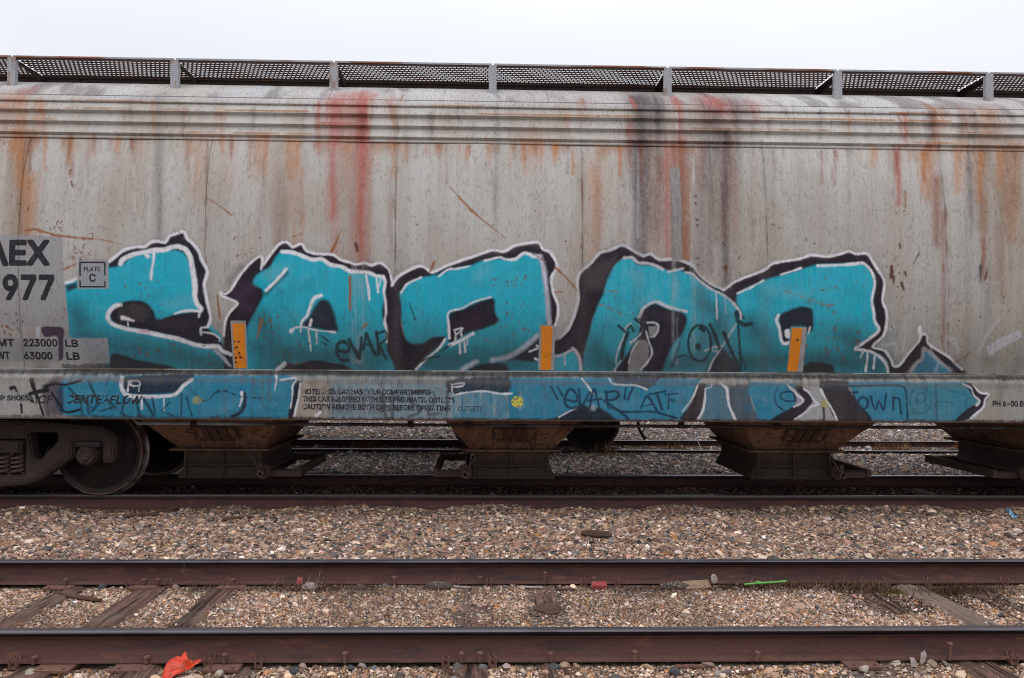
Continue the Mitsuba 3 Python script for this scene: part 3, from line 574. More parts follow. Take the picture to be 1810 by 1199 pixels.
S|0.018,0.2,0.27|0.0555|0.417446|0.5||14,14 -115,1533 4,1501
S|0.018,0.2,0.27|0.0605|0.210302|0.5||30,30 1233,1478 1419,1445
S|0.16,0.48,0.54|0.034|0.225775|0.5||34,34 3278,2203 3487,2210
S|0.03,0.56,0.72|0.0607|0.390945|0.5||18,18 -3149,2160 -3078,2129
S|0.018,0.2,0.27|0.0562|0.43582|0.5||26,26 -1789,1540 -1612,1572
S|0.16,0.48,0.54|0.0535|0.260133|0.5||26,26 239,2294 305,2308
S|0.018,0.2,0.27|0.07|0.305456|0.5||27,27 1781,1725 1939,1776
S|0.018,0.2,0.27|0.082|0.276359|0.5||20,20 2889,1571 2982,1588
P|0.02,0.013,0.024|0.02|1|0.03|s|-3719,2376 -3657,2433 -3588,2497 -3519,2526 -3436,2544 -3367,2549 -3319,2584 -3256,2602 -3173,2593 -3139,2643 -3091,2672 -3000,2694 -2964,2638 -2908,2582 -2851,2512 -2822,2427 -2770,2329 -2782,2251 -2794,2195 -2780,2055 -2754,1943 -2743,1858 -2764,1766 -2657,1661 -2569,1448 -2705,1540 -2871,1603 -3050,1665 -3327,1727 -3535,1761 -3672,1795 -3717,1872 -3685,1949 -3579,2013 -3453,2032 -3356,2008 -3289,1924 -3258,1843 -3109,1891 -2926,1920 -2827,1942 -2881,2040 -2892,2194 -2926,2363 -2962,2447 -3004,2503 -3102,2523 -3269,2507 -3380,2482 -3490,2449 -3587,2377 -3698,2341
P|0.1,0.09,0.085|0.0286|0.6|0.6||-3637,1949 -3524,1992 -3385,1987 -3318,1896 -3334,1854 -3532,1810 -3642,1837
P|0.02,0.013,0.024|0.02|0.9|0|s|-4135,2169 -4031,2198 -4018,2149 -4116,2106
P|0.02,0.013,0.024|0.02|0.95|0|s|-3736,1498 -3624,1491 -3487,1449 -3279,1408 -3139,1380 -3087,1331 -3733,1327
P|0.025,0.03,0.04|0.0114|0.8|0.3|s|-4222,1398 -3744,1406 -3733,1327 -4207,1324
P|0.05,0.025,0.06|0.0114|0.95|0|s|-4384,1761 -4190,1763 -4176,1664 -4203,1452 -4249,1437 -4239,1664 -4358,1663
P|0.02,0.013,0.024|0.02|1|0.03|a|-2256,2468 -2238,2369 -2185,2441 -2102,2555 -2061,2598 -1991,2610 -1920,2564 -1850,2593 -1793,2522 -1694,2495 -1539,2490 -1468,2441 -1370,2413 -1299,2393 -1200,2401 -1144,2387 -1073,2409 -1016,2381 -966,2311 -945,2198 -1016,2183 -1030,2282 -1143,2302 -1355,2336 -1496,2384 -1638,2446 -1736,2445 -1849,2501 -2018,2534 -2074,2498 -2157,2370 -2269,2299 -2325,2199 -2241,2158 -2221,2074 -2361,1819 -2416,1663 -2559,1334 -2632,1333 -2608,1803 -2554,1916 -2475,2008 -2627,2101 -2536,2141 -2409,2340
P|0.05,0.022,0.055|0.0572|0.6|0.3||-2493,2198 -2367,2255 -2270,2087 -2414,1917 -2496,2029
S|0.05,0.03,0.06|0.0515|0.5|0||21,21 -2549,2225 -2437,2367;14,14 -3243,2621 -3102,2558 -2978,2588
P|0.02,0.013,0.024|0.02|1|0.03|o|-1030,2282 -966,2311 -938,2198 -888,2113 -860,1986 -861,1816 -820,1674 -749,1625 -648,1633 -577,1683 -491,1698 -427,1691 -491,1605 -606,1518 -693,1417 -728,1345 -915,1344 -952,1430 -1014,1559 -1004,1744 -1059,1900 -1030,2098
P|0.02,0.013,0.024|0.0229|0.97|0.05|a|-1847,1795 -1767,1894 -1709,2008 -1638,2058 -1567,2023 -1526,1924 -1500,1811 -1499,1738 -1629,1747 -1741,1774
P|0.02,0.013,0.024|0.0172|0.96|0|a|-2053,1394 -2009,1430 -1924,1409 -1809,1446 -1695,1454 -1539,1426 -1439,1412 -1366,1341 -2091,1337
S|0.02,0.013,0.024|0.0286|0.75|0||14,14 -1988,2308 -2072,2230 -2200,2102
P|0.02,0.013,0.024|0.02|1|0.03|o|-945,2205 -889,2283 -762,2355 -705,2384 -648,2378 -577,2329 -521,2344 -407,2394 -266,2446 -95,2504 18,2548 147,2535 246,2587 389,2617 489,2625 532,2561 604,2533 662,2441 669,2369 620,2269 636,2141 680,2056 689,1928 662,1814 569,1799 581,1970 557,2169 533,2368 490,2482 447,2524 332,2523 261,2472 104,2464 -38,2455 -152,2411 -208,2396 -379,2359 -506,2308 -676,2271 -804,2213 -867,2135 -903,2099 -931,2156
P|0.02,0.013,0.024|0.02|1|0.03|o|-384,1934 -263,1970 -121,2035 22,2079 57,2065 66,1937 102,1866 67,1823 -62,1773 -234,1721 -348,1642 -398,1649 -398,1820
P|0.06,0.02,0.055|0.0572|0.55|0.3||-334,1849 -120,1936 -6,1908 -62,1808 -262,1750
P|0.02,0.013,0.024|0.02|0.95|0|o|-233,1348 -175,1406 -46,1433 113,1444 193,1415 215,1350
P|0.02,0.013,0.024|0.02|0.95|0|o|185,1459 286,1517 385,1597 499,1698 674,1599 676,1527 518,1461 373,1453 257,1474
P|0.02,0.013,0.024|0.02|1|0.05|n|716,1693 800,1786 869,1944 895,2086 886,2257 921,2343 1020,2444 1106,2538 1207,2561 1321,2619 1393,2584 1509,2514 1595,2536 1711,2473 1855,2474 1956,2446 2043,2411 2102,2326 2233,2227 2358,2178 2469,2071 2539,1957 2578,1900 2520,1900 2501,2000 2366,2121 2205,2201 2059,2311 1957,2353 1885,2381 1784,2366 1711,2408 1480,2427 1423,2484 1336,2483 1250,2418 1194,2303 1152,2174 1139,2117 1084,2003 1043,1888 1004,1716 958,1543 947,1340 910,1471 849,1564 720,1527 633,1541 630,1642
P|0.11,0.1,0.105|0.0572|0.6|0.4||950,2329 1078,2445 1264,2504 1180,2289 1124,2174 951,2172
P|0.02,0.013,0.024|0.02|1|0.04|n|1504,1906 1545,1992 1645,2043 1718,2022 1820,1980 1951,1953 1990,1881 1945,1737 1876,1665 1797,1491 1742,1345 1596,1344 1539,1380 1423,1372 1406,1343 1275,1342 1347,1459 1470,1648 1523,1763 1521,1835 1490,1892
P|0.27,0.26,0.25|0.0086|0.95|0.1||1498,1662 1585,1670 1614,1605 1610,1490 1540,1376 1417,1366 1433,1488
P|0.3,0.31,0.32|0.0086|0.9|0||1597,1814 1684,1819 1676,1728 1615,1718
P|0.02,0.013,0.024|0.02|0.92|0.1|n|2333,1574 2359,1625 2439,1524 2551,1393 2587,1350 2212,1348 2267,1465
P|0.02,0.013,0.024|0.02|1|0.04|r|2352,2185 2474,2272 2749,2375 2850,2448 3112,2494 3243,2531 3403,2518 3608,2571 3798,2544 3886,2400 3961,2315 3965,2142 4001,1998 4003,1854 3992,1723 3911,1636 4034,1586 4103,1491 4132,1433 4183,1440 4273,1565 4365,1683 4395,1755 4448,1741 4472,1654 4631,1553 4759,1481 4893,1364 4758,1363 4610,1480 4494,1581 4415,1625 4399,1508 4331,1449 4293,1389 4280,1360 4087,1359 4061,1476 3932,1563 3722,1605 3859,1722 3941,1795 3889,1911 3858,2083 3874,2256 3828,2371 3739,2457 3476,2447 3287,2438 3127,2393 2938,2334 2779,2289 2606,2216 2491,2150 2479,2071 2421,2071
P|0.02,0.013,0.024|0.02|0.96|0|r|2921,1932 3021,1990 3136,2027 3239,2006 3264,1934 3266,1790 3209,1761 3191,1819 3044,1818 3035,1731 3026,1659 2967,1658 2935,1817
P|0.02,0.013,0.024|0.0143|0.95|0|r|3195,1354 3199,1427 3262,1464 3380,1464 3501,1436 3530,1355
S|0.075,0.04,0.085|0.0515|0.55|0.5||43,43 -2495,2085 -2339,2171
S|0.075,0.04,0.085|0.0515|0.55|0.5||36,36 -2440,2030 -2357,1946
S|0.075,0.04,0.085|0.0515|0.55|0.5||21,21 561,2540 604,2483
S|0.075,0.04,0.085|0.0515|0.55|0.5||36,36 804,1629 915,1801
S|0.075,0.04,0.085|0.0515|0.55|0.5||36,36 1633,1936 1808,1894
S|0.075,0.04,0.085|0.0515|0.55|0.5||36,36 1756,1750 1654,1432
S|0.075,0.04,0.085|0.0515|0.55|0.5||26,26 -917,1958 -907,1531
S|0.075,0.04,0.085|0.0515|0.55|0.5||29,29 -1710,1923 -1627,1839
S|0.075,0.04,0.085|0.0515|0.55|0.5||29,29 -3225,1798 -2902,1815
S|0.075,0.04,0.085|0.0515|0.55|0.5||24,24 3082,1933 3200,1905
S|0.075,0.04,0.085|0.0515|0.55|0.5||11,11 -2822,2251 -2796,2055
S|0.2,0.185,0.205|0.0429|0.5|0.25||9,9 -3657,2496 -3436,2562 -3257,2620;9,9 -2605,2169 -2437,2367 -2284,2482;9,9 3857,2530 3990,2315 4031,1998 4032,1767;9,9 -974,2240 -889,2326 -705,2413;9,9 2388,2242 2604,2338 2777,2433;7,7 -407,2394 -95,2507 147,2538 389,2624 518,2575;7,7 3112,2523 3403,2533 3608,2586 3813,2559;7,7 921,2357 1106,2545 1321,2627 1566,2521;7,7 -2061,2605 -1850,2600 -1539,2497 -1200,2408 -1016,2381;7,7 -3326,2591 -3139,2664 -2994,2701 -2837,2505
S|0.9,0.9,0.95|0.0129|0.97|0.06|s|14,14 -3719,2400 -3657,2447 -3588,2508 -3519,2537 -3436,2552 -3367,2553 -3319,2596 -3257,2610 -3173,2600 -3139,2657 -3091,2679 -3001,2708 -2965,2645 -2908,2589 -2851,2519 -2822,2434 -2766,2329 -2780,2251 -2794,2195 -2775,2055 -2750,1943 -2739,1858 -2771,1773;13,13 -4135,2194 -4072,2211 -4031,2237;10,10 -2771,1771 -2827,1766 -2843,1731 -2838,1700;9,9 -2836,1724 -2725,1710 -2657,1661 -2660,1640;21,24 -3601,2384 -3580,2427 -3491,2472 -3380,2499 -3269,2521 -3172,2527 -3102,2556 -3033,2556 -2970,2524 -2927,2447 -2905,2321;26,21 -2905,2321 -2885,2194 -2887,2082 -2868,2005 -2827,1956;16,7 -2827,1956 -2835,1931 -2925,1934 -3010,1926 -3087,1902;7,7 -2842,1921 -2853,1874;19,19 -3359,2478 -3338,2460;16,11 -3280,2500 -3288,2401;11,12 -3288,2401 -3302,2317 -3307,2240;20,20 -3614,1985 -3664,1970 -3718,1921 -3741,1864 -3707,1802 -3605,1760 -3467,1733 -3328,1710 -3190,1679 -3051,1651 -2941,1610 -2801,1582 -2674,1583 -2642,1540 -2552,1505;24,19 -3592,1859 -3544,1845;16,9 -3544,1845 -3492,1830;6,6 -3548,1824 -3546,1779
S|0.55,0.6,0.7|0.0114|0.9|0.1|s|17,17 -2705,1540 -2625,1462 -2572,1398;16,16 -4418,1761 -4431,1663;6,6 -4287,1593 -4254,1501
S|0.75,0.3,0.45|0.0172|0.7|0||13,13 -3439,1726 -3355,1727
S|0.9,0.9,0.95|0.0114|0.97|0.06|a|11,11 -2241,2348 -2227,2440 -2256,2471 -2339,2411 -2437,2297 -2536,2141 -2592,2099 -2637,2112 -2628,2084 -2537,2043 -2475,2008 -2554,1916 -2597,1831 -2617,1690;11,11 -2234,2369 -2185,2441 -2102,2555 -2061,2598 -1991,2616 -1934,2568 -1850,2600 -1800,2530 -1694,2502 -1539,2497 -1469,2448 -1370,2420 -1313,2400 -1228,2415 -1158,2394 -1087,2420 -1031,2395 -981,2339 -949,2205;17,17 -2039,2520 -1948,2514 -1849,2484 -1736,2442 -1652,2453 -1567,2397 -1454,2377 -1369,2333 -1284,2329 -1171,2316 -1115,2288 -1044,2282;16,9 -1044,2282 -1023,2225 -1037,2140 -1023,2042 -1016,1929 -1031,1843 -1011,1758 -1013,1637;10,10 -1214,2302 -1192,2181 -1179,2054;8,8 -1108,2274 -1100,2182 -1091,2126;6,6 -1065,2268 -1086,2175;13,13 -1995,2351 -2086,2244 -2192,2137;19,10 -1658,2093 -1722,2064 -1758,1993 -1795,1894 -1846,1837 -1861,1780;11,11 -1754,1852 -1769,1798;9,6 -1954,1744 -1911,1773 -1826,1781 -1742,1756 -1629,1742 -1519,1732;19,14 -1955,1740 -1940,1751;7,7 -1787,1760 -1774,1639 -1765,1546;6,6 -1707,1739 -1703,1614;6,6 -1859,1759 -1860,1735;20,20 -2104,1358 -2031,1416
S|0.9,0.9,0.95|0.0114|0.97|0.06|o|13,13 -959,2198 -889,2290 -762,2363 -698,2387 -634,2378 -570,2329 -506,2351 -407,2402 -266,2453 -95,2511 32,2556 147,2543 246,2601 389,2631 489,2636 532,2575 604,2540 661,2455 673,2384 620,2283 643,2127 687,2028 689,1914 662,1807;9,9 -867,2128 -804,2213 -669,2278;7,7 -499,2287 -407,2359 -322,2367 -194,2392;11,19 -45,2448 104,2485 161,2464 261,2468 346,2530 432,2503 504,2496;12,6 -391,1685 -398,1820 -405,1919 -363,1955 -263,1977 -149,2042 22,2093;10,10 -723,1366 -636,1461 -520,1555 -463,1620 -434,1670;6,6 -341,1763 -262,1778 -319,1721 -341,1763;6,6 -327,1721 -331,1649;6,6 -277,1750 -269,1707;16,16 -384,1613 -262,1664 -155,1729;7,7 -288,1635 -284,1532;8,8 -241,1679 -232,1547;6,6 -205,1693 -212,1619;10,10 415,1554 501,1591 486,1612;10,10 474,1482 525,1461
S|0.52,0.54,0.64|0.0229|0.95|0.1|o|23,23 504,2496 540,2397 563,2226 587,2041 596,1899 605,1828;23,23 492,1712 385,1618 271,1539 170,1487 41,1465;20,20 -262,1365 -175,1420 -118,1449
S|0.78,0.78,0.86|0.0114|0.7|0||9,9 511,2482 548,2325 571,2169
S|0.7,0.6,0.68|0.0114|0.95|0.1|o|10,10 669,1512 719,1513 819,1564 845,1586;16,16 845,1586 892,1543 924,1456 934,1369;6,6 767,1513 772,1426
S|0.66,0.66,0.7|0.0114|0.95|0.1|n|13,13 716,1693 800,1786 862,1944 892,2086 879,2243 906,2343 1020,2444 1099,2538 1207,2568 1321,2619 1393,2591 1538,2514 1610,2536 1696,2480 1841,2488 1971,2454 2043,2418;10,10 2043,2418 2102,2333 2233,2234 2350,2185;14,14 1343,2490 1422,2498 1480,2449 1567,2442 1653,2422 1733,2380;11,11 1784,2359 1885,2381 1935,2393;11,11 1964,2353 2029,2339 2117,2261 2220,2191 2366,2121 2471,2028 2525,1957 2531,1900;8,8 2271,2155 2283,2012 2290,1891;7,7 2367,2113 2375,1953;9,9 2486,1842 2426,1741 2373,1640 2333,1574 2267,1465 2229,1362;9,9 2187,1573 2258,1603 2359,1625;8,8 2260,1574 2334,1560;14,14 1504,1906 1545,1992 1630,2050 1688,2058 1776,2015 1878,1988 1980,1964;9,9 1498,1870 1531,1763 1483,1691 1426,1647;8,8 1419,1841 1370,1791 1352,1690 1299,1560 1288,1458 1304,1422 1359,1502;10,10 1304,1422 1277,1364;10,10 1593,1850 1665,1850 1703,1807 1670,1721 1627,1709;9,9 1581,1763 1615,1649 1648,1548 1609,1460 1540,1376;6,6 1505,1669 1444,1561 1420,1445
S|0.9,0.9,0.95|0.0114|0.95|0.1|r|12,12 2352,2185 2474,2272 2749,2382 2850,2455 3112,2501 3228,2541 3389,2526 3535,2556 3608,2583 3681,2557 3798,2559 3856,2472 3931,2358 3976,2271 3964,2170 3960,2084 4001,1998 4016,1883 3991,1738 3889,1628 4019,1586 4096,1491 4125,1433 4184,1436 4273,1565 4358,1682 4388,1755 4441,1741 4455,1669 4551,1604 4694,1524 4778,1451 4844,1400;9,9 2491,2150 2635,2216 2750,2282;11,11 2923,2341 3039,2378 3127,2407;14,14 3294,2434 3476,2440 3681,2456 3754,2464 3813,2414 3858,2342 3874,2227 3850,2097 3878,1968 3891,1882 3941,1795 3860,1715 3721,1613;13,13 3715,1598 3872,1577 3998,1505 4058,1432 4074,1373;11,11 3843,1570 3846,1475 3840,1375;9,9 3921,1534 3922,1409;6,6 3798,1577 3774,1518;14,14 2914,1939 2894,1888 2928,1802 2949,1701 2982,1651 3026,1659;24,24 3008,1774 3018,1731;8,8 3235,1819 3224,1758;16,16 4359,1825 4368,1762
S|0.5,0.52,0.58|0.0172|0.9|0.2|r|17,17 4417,1610 4421,1508 4359,1463 4323,1382;19,19 4486,1581 4595,1480 4725,1392;9,9 4586,1494 4571,1369
S|0.66,0.66,0.68|0.0129|0.5|0.5||9,9 3969,1643 4101,1659 4147,1645 4139,1506;9,9 4206,1899 4220,1580;7,7 4029,1803 4130,1833;10,10 4430,1777 4534,1771;17,17 4657,1728 4736,1685 4785,1569;13,13 5159,1906 5069,1760 4999,1585 4949,1393;7,7 4633,1670 4666,1568;7,7 5020,2295 5154,2275
P|0.66,0.66,0.74|0.0086|0.85|0.45||5069,1629 5193,1718 5392,1799 5429,1734 5205,1615 5104,1527
P|0.36,0.36,0.385|0.0043|0.9|0.15||-4821,2664 -4166,2646 -4120,1770 -4841,1765
P|0.36,0.36,0.385|0.0043|0.95|0.1||-4010,2429 -3716,2432 -3718,2140 -4019,2134
S|0.2,0.18,0.19|0.0858|0.35|0.85||56,56 1484,2528 1514,1399;45,45 1864,2532 1899,1402;73,73 2120,2535 2159,1403;68,68 2377,2537 2419,1405;45,45 -1253,2500 -1263,1382;28,28 -919,2503 -925,1384;28,28 930,2522 952,1396;56,56 2748,2541 2795,1407
S|0.45,0.5,0.5|0.0143|0.4|0.75||6,6 1836,2588 1867,1459;6,6 1870,2589 1902,1459;6,6 2018,2590 2052,1460;6,6 2041,2590 2075,1460;6,6 -1343,2555 -1352,1438;6,6 -1309,2555 -1319,1438;6,6 -1276,2556 -1285,1439;6,6 -1243,2556 -1251,1439
S|0.33,0.12,0.035|0.01|0.95|0.15||6,14 -4526,2698 -4437,2716;16,11 -4437,2716 -4242,2659;11,6 -4242,2659 -4006,2633 -3798,2622;6,1 -3798,2622 -3589,2574;9,6 -4155,2320 -4037,2380;7,7 -4724,1766 -4671,1731;6,6 -2782,3042 -2652,2964 -2544,2879;4,4 -393,3183 -335,3124;10,9 -321,3102 -234,3008 -119,2908;9,6 -206,2963 -41,2834;6,1 -41,2834 160,2676;6,14 -1462,2739 -1506,2632 -1554,2525;6,6 -1929,2670 -1852,2700;9,9 -2670,2084 -2648,1859;11,6 -2240,1848 -2296,1664;7,7 432,2524 569,2443;9,5 655,2391 763,2292 901,2143;6,6 657,2144 736,2149;5,5 1153,2163 1282,2158;4,4 1097,2031 1213,1989 1330,1926;13,9 -542,2429 -584,2336;6,6 4761,1466 4912,1570;10,10 -1369,2279 -1368,1954;7,7 -1260,1771 -1202,1821;3,3 2970,2176 3191,2106 3369,2043 3457,2044;2,2 -61,1680 111,1624
S|0.12,0.04,0.025|0.0114|0.95|0.1||19,16 -1315,2606 -1300,2535;19,24 4047,2431 4048,2330;21,7 4063,2330 4072,2258;16,9 4152,2266 4176,2201;14,7 4187,2374 4195,2331;4,4 4267,2462 4334,2579 4311,2535;7,7 4129,2664 4133,2623;13,13 2362,2414 2369,2386;10,4 2339,2652 2361,2623;6,6 2492,2495 2521,2531;6,6 3181,2707 3178,2683;10,10 5016,2382 5001,2310;11,11 2068,3125 2070,3124;11,11 2066,3054 2067,3052;11,11 2077,2884 2079,2882;11,11 2079,2830 2081,2828;11,11 2086,2498 2088,2496;11,11 2086,2432 2088,2430
